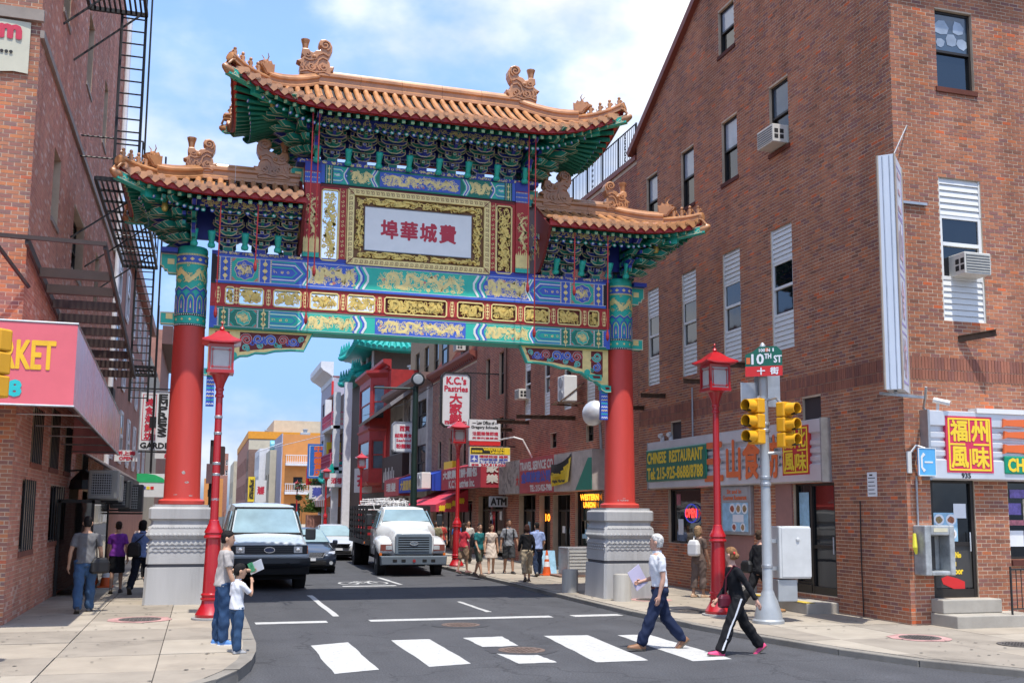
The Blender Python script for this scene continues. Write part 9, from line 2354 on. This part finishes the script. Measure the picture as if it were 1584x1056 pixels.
def person(label,loc,face,H=1.72,legs=((0,0,0),(0,0,0)),arms=((0,8,8,0),(0,8,8,0)),lean=0,head=(0,0),skin='asian',top=('tshirt','grey',(.3,.3,.3)),bottom=('trousers','jeans',(.05,.09,.18)),shoes=(0.03,0.03,0.03),hair=('short',(0.012,0.010,0.009)),female=False,vox=.014,child=False,belt=None,group=None,cuff=1.0):
 """legs: (thigh forward, knee bend, foot pitch) right, left; arms: (swing forward, outward, elbow bend, inward turn) right, left; degrees.
 Local +y is the way the person faces."""
 t = thing('person',label,'person',(0,0,0),group); D = math.radians; k = H/1.75
 if child: hs = 1.28
 else: hs = 1.0
 shw = .165 if female else .188; hpw = .092
 legp = []
 for s,(th,kn,ft) in ((1,legs[0]),(-1,legs[1])):
  hip = Vector((s*hpw,0,.92)); kne = hip+Vector((s*.005,math.sin(D(th))*.43,-math.cos(D(th))*.43)); a = D(th-kn); ank = kne+Vector((0,math.sin(a)*.41,-math.cos(a)*.41))
  fd = Vector((s*.10,math.cos(D(ft)),-math.sin(D(ft)))).normalized(); legp.append((hip,kne,ank,fd))
 low = min(min(a.z-.075*math.cos(0),(a+f*.14).z-.05) for _,_,a,f in legp); dz = -low
 up = Vector((0,0,dz))
 R_ = Matrix.Rotation(-D(lean),3,'X'); hipc = Vector((0,0,.92))
 def T(p): return hipc+R_ @ (Vector(p)-hipc)
 armp = []
 for s,(sw,ab,elb,inn) in ((1,arms[0]),(-1,arms[1])):
  sh = T((s*shw,0,1.395)); d1 = Vector((s*math.sin(D(ab)),math.sin(D(sw))*math.cos(D(ab)),-math.cos(D(sw))*math.cos(D(ab)))); el_ = sh+d1*.29
  d2 = Vector((s*math.sin(D(ab*.6-inn)),math.sin(D(sw+elb))*math.cos(D(inn)),-math.cos(D(sw+elb))*math.cos(D(inn)))).normalized(); wr_ = el_+d2*.25; armp.append((sh,el_,wr_,d2))
 S_ = lambda p: (Vector(p)+up)*k
 # ---- skin body
 b = MB(); tor = [(.84,.12,.10),(.90,.155 if not female else .165,.112),(.98,.15 if not female else .155,.105),(1.08,.138 if not female else .122,.095),(1.2,.152 if not female else .135,.105),(1.32,.165 if not female else .15,.112),(1.40,.16 if not female else .145,.095),(1.455,.11,.075),(1.49,.06,.06),(1.55,.052,.056)]
 def torso(mb,inf=0,lo=.84,hi=1.56,flare=0.0,hang=0):
  rs = []
  for z,rx,ry in tor:
   if z < lo or z > hi: continue
   e = inf+flare*max(0,(1.2-z))
   rs.append([S_(T(p)) for p in ell(Vector((0,(.012 if z > 1.1 else -.008),z)),rx+e,ry+e)])
  mb.loft(rs)
 torso(b)
 def tube(mb,pts,r,n=10): mb.tube([S_(p) for p in pts],[q*k for q in r],n)
 def leg(mb,i,inf=0,upto=1.0,flare=0,start=0):
  hip,kne,ank,fd = legp[i]; up_ = hip+Vector((0,0,.03)); q1 = hip.lerp(kne,.35); q2 = hip.lerp(kne,.7); c1 = kne.lerp(ank,.3)+Vector((0,-.012,0)); c2 = kne.lerp(ank,.65)
  P = [up_,q1,q2,kne,c1,c2,ank]; r = [.088,.084,.068,.056,.058,.046,.036]
  if female: r = [.09,.084,.066,.052,.053,.042,.033]
  n = max(2,int(round(upto*6))+1); P,r = P[:n],r[:n]
  r = [q+inf+flare*j/6 for j,q in enumerate(r)]
  tube(mb,P,r)
 for i in (0,1):
  leg(b,i)
  hip,kne,ank,fd = legp[i]; tube(b,[ank+Vector((0,-.01,.0)),ank+fd*.06-Vector((0,0,.035)),ank+fd*.15-Vector((0,0,.05))],[.036,.034,.02])
 for i,s in ((0,1),(1,-1)):
  sh,el_,wr_,d2 = armp[i]; tube(b,[sh+Vector((-s*.03,0,.012)),sh.lerp(el_,.2),sh.lerp(el_,.6),el_,el_.lerp(wr_,.3),el_.lerp(wr_,.75),wr_,wr_+d2*.05,wr_+d2*.095],[.055,.05,.045,.037,.04,.03,.026,.033,.026])
 # ---- head
 Rz = Matrix.Rotation(D(head[0]),3,'Z') @ Matrix.Rotation(D(head[1]),3,'X'); nk = T((0,.015,1.53))
 def Hd(p): return nk+Rz @ (Vector(p)*hs)
 hr = [(.0,.035,.04,.045),(.022,.05,.066,.03),(.05,.06,.083,.018),(.085,.067,.092,.012),(.12,.071,.098,.006),(.15,.073,.099,0),(.185,.068,.09,-.004),(.21,.05,.066,-.006),(.225,.02,.028,-.006)]
 b.loft([[S_(Hd((x,y+oy,z))) for x,y,z in [(rx*math.cos(2*PI*q/16),ry*math.sin(2*PI*q/16),z) for q in range(16)]] for z,rx,ry,oy in hr])
 tube(b,[Hd((0,.085,.12)),Hd((0,.112,.085)),Hd((0,.10,.073))],[.010*hs,.014*hs,.012*hs],6)
 for s in (1,-1): b.loft([[S_(Hd((s*.070,-.012+.028*math.cos(2*PI*q/8),.10+.034*math.sin(2*PI*q/8)))) for q in range(8)],[S_(Hd((s*.092,-.022+.024*math.cos(2*PI*q/8),.102+.032*math.sin(2*PI*q/8)))) for q in range(8)]])
 tube(b,[T((0,0,1.46)),T((0,.01,1.53)),Hd((0,-.005,.05))],[.058,.053,.05])
 fg = MB()
 for i,s in ((0,1),(1,-1)):                        # five fingers, slightly curled
  sh,el_,wr_,d2 = armp[i]; side = Vector((0,1,0)) if abs(d2.y) < .7 else Vector((0,0,1)); side = (side-d2*side.dot(d2)).normalized(); pal = d2.cross(side)*s*(1 if True else 1); base = wr_+d2*.085
  if pal.x*s > 0: pal = -pal
  for q,(o_,L) in enumerate(((.024,.068),(.008,.078),(-.008,.072),(-.023,.056))):
   a0 = base+side*o_; fg.tube([S_(a0-d2*.02),S_(a0+d2*L*.5+pal*.006),S_(a0+d2*L*.85+pal*.022),S_(a0+d2*L+pal*.036)],[.0098*k,.0095*k,.0085*k,.006*k],6)
  a0 = wr_+d2*.03+side*.026; fg.tube([S_(a0-side*.012),S_(a0+side*.016+d2*.028+pal*.008),S_(a0+side*.020+d2*.062+pal*.018)],[.012*k,.0115*k,.008*k],6)
 sk = SKINS[skin]; voxel(b,'body',sk,t,vox*.86*k,3,extra=fg)
 for s in (1,-1):
  mb = MB(); mb.lathe(S_(Hd((s*.031,.088,.125))),[(.010*k*hs,0),(.008*k*hs,.006),(.001,.008)],8,0,Rz @ Vector((s*.25,1,0))); mb.build('eye',EYE,t,smooth=60)
  mb = MB(); mb.tube([S_(Hd((s*.014,.096,.148))),S_(Hd((s*.034,.09,.153))),S_(Hd((s*.05,.076,.148)))],.0045*k*hs,5); mb.build('eyebrow',mat('hair_%s' % str(hair[1]),hair[1],rough=.6,var=.2),t)
 mb = MB(); mb.tube([S_(Hd((-.022,.093,.048))),S_(Hd((0,.102,.047))),S_(Hd((.022,.093,.048)))],[.003*k,.006*k,.003*k],6); mb.build('mouth',LIP,t)
 # ---- clothes
 kind,cn,cc = top; m = cloth(cn,cc); c = MB()
 long_ = kind in ('longsleeve','jacket')
 torso(c,.016 if kind != 'longsleeve' else .012,.88 if kind != 'tucked' else .95,1.46,.06 if kind in ('tshirt','shirt') else .02)
 if kind == 'dress':
  rs = []
  for z,rx,ry in ((1.12,.13,.105),(1.0,.165,.13),(.85,.195,.165),(.7,.22,.19),(.56,.245,.21)): rs.append([S_(p+Vector((0,0,0))) for p in ell(Vector((0,.0,z)),rx,ry)])
  c.loft(rs)
 for i,s in ((0,1),(1,-1)):
  sh,el_,wr_,d2 = armp[i]
  tube(c,[T((s*(shw-.10),0,1.425)),sh+Vector((-s*.012,0,.008)),sh.lerp(el_,.35)],[.052,.060,.060])
  if long_: tube(c,[sh.lerp(el_,.2),el_,el_.lerp(wr_,.5),wr_-d2*.015],[.06,.053,.047,.04])
  elif kind != 'dress': tube(c,[sh.lerp(el_,.1),sh.lerp(el_,.5),sh.lerp(el_,.78 if kind == 'shirt' else .66)],[.058,.060,.066])
 voxel(c,{'dress': 'dress','shirt': 'shirt','tucked': 'shirt','longsleeve': 'top'}.get(kind,'t_shirt'),m,t,vox*k,2,.0085*k,seed=len(label))
 if kind in ('shirt','tucked'):
  cl = MB(); cl.loft([[S_(T(p)) for p in ell(Vector((0,.005,z)),r1,r1*1.02)] for z,r1 in ((1.465,.078),(1.49,.068),(1.515,.066),(1.515,.058),(1.47,.06))]); cl.build('collar',m,t,smooth=60)
 bk,bn,bc = bottom
 if bk != 'none':
  m2 = cloth(bn,bc); c = MB(); torso(c,.013,.84,1.0)
  if bk == 'skirt':
   rs = [[S_(p) for p in ell(Vector((0,0,z)),rx,ry)] for z,rx,ry in ((.98,.165,.125),(.85,.195,.15),(.7,.19,.16),(.5,.185,.165))]; c.loft(rs)
  else:
   for i in (0,1):
    u = {'trousers': 1.0,'capri': .84,'shorts': .5}[bk]; leg(c,i,.02 if bk == 'trousers' else .022,u,{'trousers': .022*cuff,'capri': .028,'shorts': .05}[bk])
    if bk == 'trousers': hip,kne,ank,fd = legp[i]; tube(c,[kne.lerp(ank,.75),ank+Vector((0,.0,.0)),ank+fd*.012-Vector((0,0,.02))],[.066,.064+.008*cuff,.062+.008*cuff])
  voxel(c,{'skirt': 'skirt','shorts': 'shorts','capri': 'trousers'}.get(bk,'trousers'),m2,t,vox*k,2,.0105*k,seed=len(label)+3)
 if belt:
  mb = MB(); mb.loft([[S_(T(p)) for p in ell(Vector((0,-.002,z)),.17,.125)] for z in (.955,.985)]); mb.build('belt',cloth('belt',belt),t,smooth=50)
 for i in (0,1):
  hip,kne,ank,fd = legp[i]; upv = Vector((0,0,1)); rt = fd.cross(upv).normalized(); uv = rt.cross(fd).normalized(); c = MB(); sp = ank-uv*.078; rs = []
  for a,w,h in ((-.075,.028,.05),(-.06,.038,.085),(-.01,.04,.10),(.05,.043,.085),(.11,.048,.062),(.16,.046,.05),(.195,.034,.042),(.21,.018,.03)):
   rs.append([S_(sp+fd*a+rt*(w*x)+uv*(h*z)) for x,z in ((-1,0),(-1,.35),(-.8,.8),(-.35,1),(.35,1),(.8,.8),(1,.35),(1,0))])
  c.loft(rs); sm = c.build('shoe',mat('shoe_%s' % str(shoes),shoes,rough=.5,var=.15),t,smooth=50)
  so_ = MB(); so_.loft([[S_(sp+fd*a+rt*(w*1.06*x)+uv*z) for x,z in ((-1,-.012),(-1,.012),(1,.012),(1,-.012))] for a,w in ((-.08,.026),(-.06,.038),(0,.04),(.06,.044),(.12,.05),(.17,.046),(.205,.03),(.217,.014))]); so_.build('sole',mat('shoe_sole',(0.10,0.08,0.06),rough=.8) if shoes[0] > .2 or shoes[2] < .2 else WPAPER,sm)
 # ---- hair
 hk,hc = hair; hm = mat('hairtop_%s' % str(hc),hc,rough=.72,var=.5,scale=30,spec=.2); c = MB()
 if hk != 'bald':
  rs = []
  for z,g in ((.09,.0),(.12,.35),(.15,.75),(.18,1),(.21,1),(.235,.8),(.243,.2)):
   rx = np.interp(z,[.09,.12,.15,.185,.21,.235,.243],[.074,.078,.081,.077,.063,.035,.012]); ry = np.interp(z,[.09,.12,.15,.185,.21,.235,.243],[.098,.106,.108,.10,.082,.045,.015])
   pts = []
   for q in range(20):
    a = 2*PI*q/20; y = ry*math.sin(a); x = rx*math.cos(a)
    lim = np.interp(z,[.09,.12,.15,.18,.21],[-.02,.0,.045,.085,.2])
    pts.append(S_(Hd((x,min(y,lim)-.004,z))))
   rs.append(pts)
  c.loft(rs)
  if hk in ('short','bob','long','bun','thin'): c.loft([[S_(Hd((x_*math.cos(2*PI*q/12),-.035+y_*math.sin(2*PI*q/12)*(1 if math.sin(2*PI*q/12) < 0 else .4),z))) for q in range(12)] for z,x_,y_ in ((.035,.055,.055),(.07,.07,.066),(.11,.076,.072),(.15,.079,.07))])
  if hk in ('bob','long'):
   zb = -.02 if hk == 'bob' else -.15; c.loft([[S_(Hd((x_*math.cos(2*PI*q/12),-.03+y_*math.sin(2*PI*q/12),z))) for q in range(12)] for z,x_,y_ in ((zb,.07,.05),(zb+.05,.09,.075),(.06,.096,.085),(.12,.09,.085),(.18,.08,.08))])
  if hk == 'bun': c.loft([[S_(Hd((.045*math.cos(2*PI*q/10)*r_,-.115+.045*math.sin(2*PI*q/10)*r_,z))) for q in range(10)] for z,r_ in ((.05,.4),(.07,.9),(.095,1),(.12,.9),(.14,.4))])
  voxel(c,'hair',hm,t,.0105*k*hs,1,.0036*k,seed=5,wscale=38)
 z0 = loc[2]; t.location = loc; t.rotation_euler = (0,0,D(face)); LOC[t.name] = Vector(loc)
 t['_'] = 0; del t['_']
 Mx = Matrix.Translation(Vector(loc)) @ Matrix.Rotation(D(face),4,'Z')
 def Wp(p): return Mx @ S_(p)
 return dict(t=t,W=Wp,arms=armp,legs=legp,T=T,S=S_,Hd=Hd,M=Mx,k=k)
# facing angles: 0 = up the street (+Y, seen from behind), 90 = to the left (-X), -90 = to the right (+X), 180 = towards the camera
def bag(name,label,cat,P,size,m,strap=None,rot=0,bev=.04):
 t = thing(name,label,cat,P); a = math.radians(rot); x,y,z = size; U = Vector((math.cos(a),math.sin(a),0)); f = frame(P,U,(0,0,1)); mb = MB()
 mb.loft([[f(u*x/2*s,-z/2+z*q,d*y/2*s) for u,d in ((-1,-1),(1,-1),(1,1),(-1,1))] for q,s in ((0,.9),(.15,1),(.7,1),(1,.72))]); mb.build('bag_body',m,t,bev=bev,bseg=3)
 if strap: mb = MB(); mb.tube(strap,.014,6); mb.build('strap',m,t)
 return t
def sheet(name,label,cat,P,U,V,w,h,m,th=.012):
 f = frame(P,Vector(U).normalized(),Vector(V).normalized()); t = thing(name,label,cat,P); mb = MB(); mb.fbox(f,-w/2,w/2,-h/2,h/2,-th,0); mb.build('sheets',m,t); return t
WHT = (0.66,0.67,0.70)
# older man and woman on the crossing
p = person('older white haired man in white shirt and navy trousers striding across the crossing',(6.86,15.02,0),84,1.80,((-17,22,42),(24,2,-6)),((-8,5,84,16),(-2,6,16,4)),3,(-40,4),'light',('tucked','white',WHT),('trousers','navy',(0.014,0.022,0.055)),(0.22,0.10,0.045),('short',(0.52,0.50,0.47)),belt=(0.08,0.02,0.015))
w_ = p['W'](p['arms'][0][2]+p['arms'][0][3]*.10)
sheet('paper_folder','lavender paper folder in the hand of the older man','folder',w_+Vector((.02,.0,.08)),(.75,.1,.5),(-.45,0,.8),.24,.32,mat('lavender_paper',(0.48,0.44,0.58),rough=.6,var=.05))
p = person('woman in black with white side stripes and pink shoes walking across the crossing',(7.74,14.2,0),84,1.64,((-24,14,40),(24,3,-8)),((8,6,34,10),(-34,12,8,-6)),6,(-62,0),'light',('longsleeve','black',(0.012,0.012,0.014)),('trousers','black2',(0.013,0.013,0.015)),(0.62,0.05,0.16),('bun',(0.24,0.125,0.055)),female=True,cuff=1.4)
for i in (1,):
 hip,kne,ank,fd = p['legs'][i]; mb = MB(); P_ = [hip+Vector((-.122,0,.04)),hip.lerp(kne,.5)+Vector((-.105,0,0)),kne+Vector((-.092,0,0)),kne.lerp(ank,.5)+Vector((-.088,0,0)),ank+Vector((-.092,0,.02))]
 V0 = [p['S'](q+Vector((0,-.012,0))) for q in P_]; V1 = [p['S'](q+Vector((0,.012,0))) for q in P_]; mb.loft([[a+Vector((.014,0,0)),a+Vector((-.006,0,0)),b+Vector((-.006,0,0)),b+Vector((.014,0,0))] for a,b in zip(V0,V1)]); mb.build('white_stripe',WPAPER,p['t'],glob=False)
mb = MB(); mb.lathe(p['S'](p['Hd']((-.05,-.10,.14))),[(.022,0),(.026,.01),(.014,.02),(.005,.024)],8,0,(-.6,-.6,.2)); mb.build('hair_flower',RED,p['t'],glob=False)
c_ = p['W'](p['T']((.05,.20,.93))); bag('handbag','small burgundy handbag hanging at the front of the woman in black','bag',c_+Vector((0,-.06,0)),(.24,.1,.2),mat('burgundy_leather',(0.10,0.008,0.02),rough=.4),[c_+Vector((0,-.06,.08)),p['W'](p['T']((-.05,.15,1.3))),p['W'](p['T']((-.13,.03,1.48))),p['W'](p['T']((-.1,-.08,1.42)))],10)
# man and boy at the left kerb
p = person('black haired man in grey T-shirt and jeans holding leaflets at the left kerb',(.36,16.05,ZL),-84,1.63,((4,6,0),(-3,2,0)),((10,8,12,0),(22,6,68,6)),2,(-6,-4),'asian',('tshirt','lightgrey',(0.40,0.37,0.35)),('trousers','jeans',(0.028,0.062,0.135)),(0.08,0.22,0.52),('short',(0.012,0.010,0.010)))
w_ = p['W'](p['arms'][1][2]+p['arms'][1][3]*.12); t = sheet('leaflets','white and green leaflets held by the man at the left kerb','leaflets',w_+Vector((.03,0,.05)),(.8,-.35,.4),(-.3,-.1,.9),.22,.16,WPAPER); mb = MB(); f = frame(w_+Vector((-.05,-.03,.05)),Vector((.8,-.35,.4)).normalized(),Vector((-.4,0,.9)).normalized()); mb.fbox(f,-.03,.05,-.08,.06,-.01,.0); mb.build('green_sheet',mat('green_leaflet',(0.10,0.42,0.20),rough=.6,var=.5,scale=20),t)
p = person('small boy in a white shirt and jeans beside the man at the left kerb',(.53,15.02,ZL),-62,1.16,((0,3,0),(6,4,0)),((44,6,122,26),(4,8,8,0)),0,(-10,-10),'asian',('shirt','boywhite',(0.68,0.69,0.72)),('trousers','boyjeans',(0.035,0.075,0.15)),(0.36,0.36,0.36),('short',(0.012,0.010,0.010)),child=True)
# left pavement
p = person('man in a charcoal T-shirt and faded jeans walking away on the left pavement',(-2.05,21.5,ZL),4,1.80,((14,6,0),(-12,12,26)),((6,13,22,4),(-6,15,16,4)),2,(0,-4),'asian',('tshirt','charcoal',(0.145,0.145,0.15)),('trousers','fadedjeans',(0.05,0.10,0.19)),(0.03,0.035,0.05),('short',(0.012,0.010,0.010)))
c_ = p['W']((.24,-.02,.86)); bag('shoulder_bag','black shoulder bag on the man in the charcoal T-shirt','bag',c_,(.36,.14,.30),BLACK,[c_+Vector((-.05,0,.12)),p['W'](p['T']((.17,-.06,1.3))),p['W'](p['T']((.12,-.02,1.475))),p['W'](p['T']((.17,.10,1.2)))],30)
p = person('woman in a purple top and black skirt walking away on the left pavement',(-1.82,26.2,ZL),0,1.64,((10,4,0),(-10,12,28)),((-6,12,14,4),(8,12,14,4)),1,(0,-3),'asian',('tshirt','purple',(0.22,0.045,0.34)),('skirt','blackskirt',(0.012,0.012,0.014)),(0.04,0.03,0.03),('short',(0.03,0.017,0.012)),female=True)
p = person('person in a light blue shirt and dark trousers striding past the left plinth',(-1.28,26.0,ZL),-14,1.74,((24,4,-4),(-22,22,40)),((-8,10,22,4),(14,10,30,8)),3,(-12,0),'dark',('shirt','policeblue',(0.17,0.24,0.46)),('trousers','darknavy',(0.014,0.017,0.028)),(0.015,0.015,0.016),('bob',(0.010,0.009,0.009)))
c_ = p['W']((-.12,-.17,1.08)); bag('shoulder_bag','black sling bag on the back of the person in light blue','bag',c_,(.30,.13,.34),BLACK,[c_+Vector((0,0,.15)),p['W'](p['T']((.02,-.13,1.36))),p['W'](p['T']((.1,-.02,1.48)))],-14)
person('dark haired woman in a pale top far along the left pavement',(-1.55,31.0,ZL),180,1.62,((8,3,0),(-8,10,20)),((6,8,14,0),(-6,8,14,0)),0,(10,0),'asian',('tshirt','palepink',(0.52,0.42,0.40)),('trousers','greytrouser',(0.08,0.08,0.09)),(0.05,0.05,0.05),('long',(0.02,0.014,0.012)),female=True,vox=.02)
# right pavement, near
p = person('woman in brown with a white backpack looking up the right pavement',(11.42,22.75,ZR),-65,1.68,((4,3,0),(-6,4,0)),((6,8,16,4),(0,8,14,0)),1,(-20,10),'tan',('tshirt','brown',(0.12,0.085,0.07)),('capri','brown2',(0.13,0.095,0.08)),(0.45,0.30,0.19),('bob',(0.30,0.19,0.10)),female=True)
c_ = p['W']((0,-.19,1.22)); bag('backpack','white backpack on the woman in brown','backpack',c_,(.30,.16,.38),mat('white_canvas',(0.62,0.62,0.62),rough=.8,var=.08),[c_+Vector((0,0,.14)),p['W'](p['T']((-.11,-.05,1.5))),p['W'](p['T']((-.12,.12,1.36)))],-65)
p = person('person in dark clothes and tan shoes walking right behind the signal cabinet',(10.95,19.1,ZR),-80,1.72,((26,4,-6),(-26,16,40)),((20,8,70,4),(-12,8,30,0)),2,(0,0),'light',('longsleeve','darkcoat',(0.02,0.02,0.022)),('trousers','blacktr',(0.014,0.014,0.016)),(0.36,0.19,0.08),('short',(0.06,0.035,0.02)))
c_ = p['W']((-.24,-.14,1.0)); bag('handbag','black handbag beside the grey traffic pole','bag',c_,(.3,.12,.26),BLACK,None,-80)
# right pavement, beyond the gate
p = person('young man in a teal T-shirt and camouflage shorts by the kerb',(8.30,31.5,ZR),-145,1.62,((16,5,0),(-12,10,22)),((10,8,20,0),(-6,8,18,0)),1,(-30,0),'asian',('tshirt','teal',(0.02,0.15,0.16)),('shorts','camo',(0.07,0.075,0.055)),(0.10,0.07,0.05),('short',(0.012,0.010,0.010)))
c_ = p['W']((0,-.2,1.2)); bag('backpack','black backpack on the young man in teal','backpack',c_,(.3,.16,.42),BLACK,None,-145)
p = person('person in red with a pink bag half hidden behind the man in teal',(8.28,33.4,ZR),-60,1.60,((8,4,0),(-8,8,18)),((20,14,40,0),(0,8,14,0)),0,(0,0),'asian',('tshirt','redtop',(0.50,0.04,0.06)),('shorts','tanshorts',(0.3,0.2,0.13)),(0.2,0.1,0.1),('long',(0.03,0.018,0.014)),female=True,vox=.02)
c_ = p['W']((-.02,.22,.95)); bag('handbag','pink bag carried beside the man in teal','bag',c_+Vector((-.12,-.1,0)),(.3,.16,.34),mat('pink_bag',(0.62,0.14,0.24),rough=.5),None,0)
person('young woman in a short cream dress walking toward the crossing',(9.05,32.8,ZR),172,1.58,((12,4,0),(-9,9,20)),((6,10,16,0),(-4,10,14,0)),0,(35,0),'asian',('dress','cream',(0.62,0.52,0.44)),('none','',(0,0,0)),(0.35,0.22,0.16),('long',(0.06,0.025,0.015)),female=True)
p = person('tall man in grey shirt and dark shorts with backpack straps walking toward the crossing',(9.62,32.7,ZR),178,1.74,((-8,9,18),(12,4,0)),((-4,12,16,0),(6,12,18,0)),0,(0,4),'tan',('shirt','greyshirt',(0.24,0.25,0.27)),('shorts','darkshorts',(0.05,0.052,0.056)),(0.02,0.02,0.02),('short',(0.015,0.012,0.010)))
mb = MB()
for s in (-1,1): mb.tube([p['S'](p['T']((s*.10,-.05,1.47))),p['S'](p['T']((s*.115,.10,1.42))),p['S'](p['T']((s*.125,.135,1.28))),p['S'](p['T']((s*.145,.08,1.1)))],.022,6)
mb.build('backpack_strap',BLACK,p['t'],glob=False)
p = person('woman in black top and beige trousers seen from behind on the right pavement',(9.06,28.95,ZR),-8,1.62,((14,5,0),(-12,12,30)),((-6,12,30,8),(8,12,34,8)),1,(0,-4),'asian',('longsleeve','black',(0.012,0.012,0.014)),('capri','beige',(0.36,0.29,0.20)),(0.05,0.03,0.03),('bob',(0.05,0.018,0.012)),female=True)
p = person('man in a light blue shirt and jeans walking away from the crossing',(10.1,31.2,ZR),-5,1.68,((20,5,0),(-16,16,34)),((-4,10,60,14),(6,10,60,14)),3,(10,-8),'asian',('shirt','skyblue',(0.28,0.36,0.60)),('trousers','darkjeans',(0.018,0.03,0.065)),(0.16,0.16,0.17),('short',(0.015,0.012,0.012)))
# small crowd behind the truck and lamp
for (x,y,lb,fc,tc,bc,hk,fem) in ((9.25,38.2,'person in blue and yellow by the lamp beside the truck',0,(0.05,0.25,0.62),(0.02,0.22,0.10),'short',False),(8.75,39.6,'person in an olive top in the small crowd behind the truck',150,(0.22,0.20,0.12),(0.06,0.06,0.08),'long',True),(9.15,40.6,'person in a red top in the small crowd behind the truck',170,(0.45,0.06,0.05),(0.05,0.07,0.12),'bob',True),(9.9,39.2,'person in a pale shirt at the back of the small crowd',175,(0.5,0.48,0.44),(0.10,0.09,0.08),'short',False)):
 person(lb,(x,y,ZR),fc,1.64,((10,4,0),(-9,9,18)),((6,10,20,0),(-5,10,14,0)),0,(0,0),'asian',('tshirt','crowd%d' % int(y*10),tc),('trousers','crowdt%d' % int(y*10),bc),(0.03,0.03,0.03),(hk,(0.02,0.014,0.012)),female=fem,vox=.022)
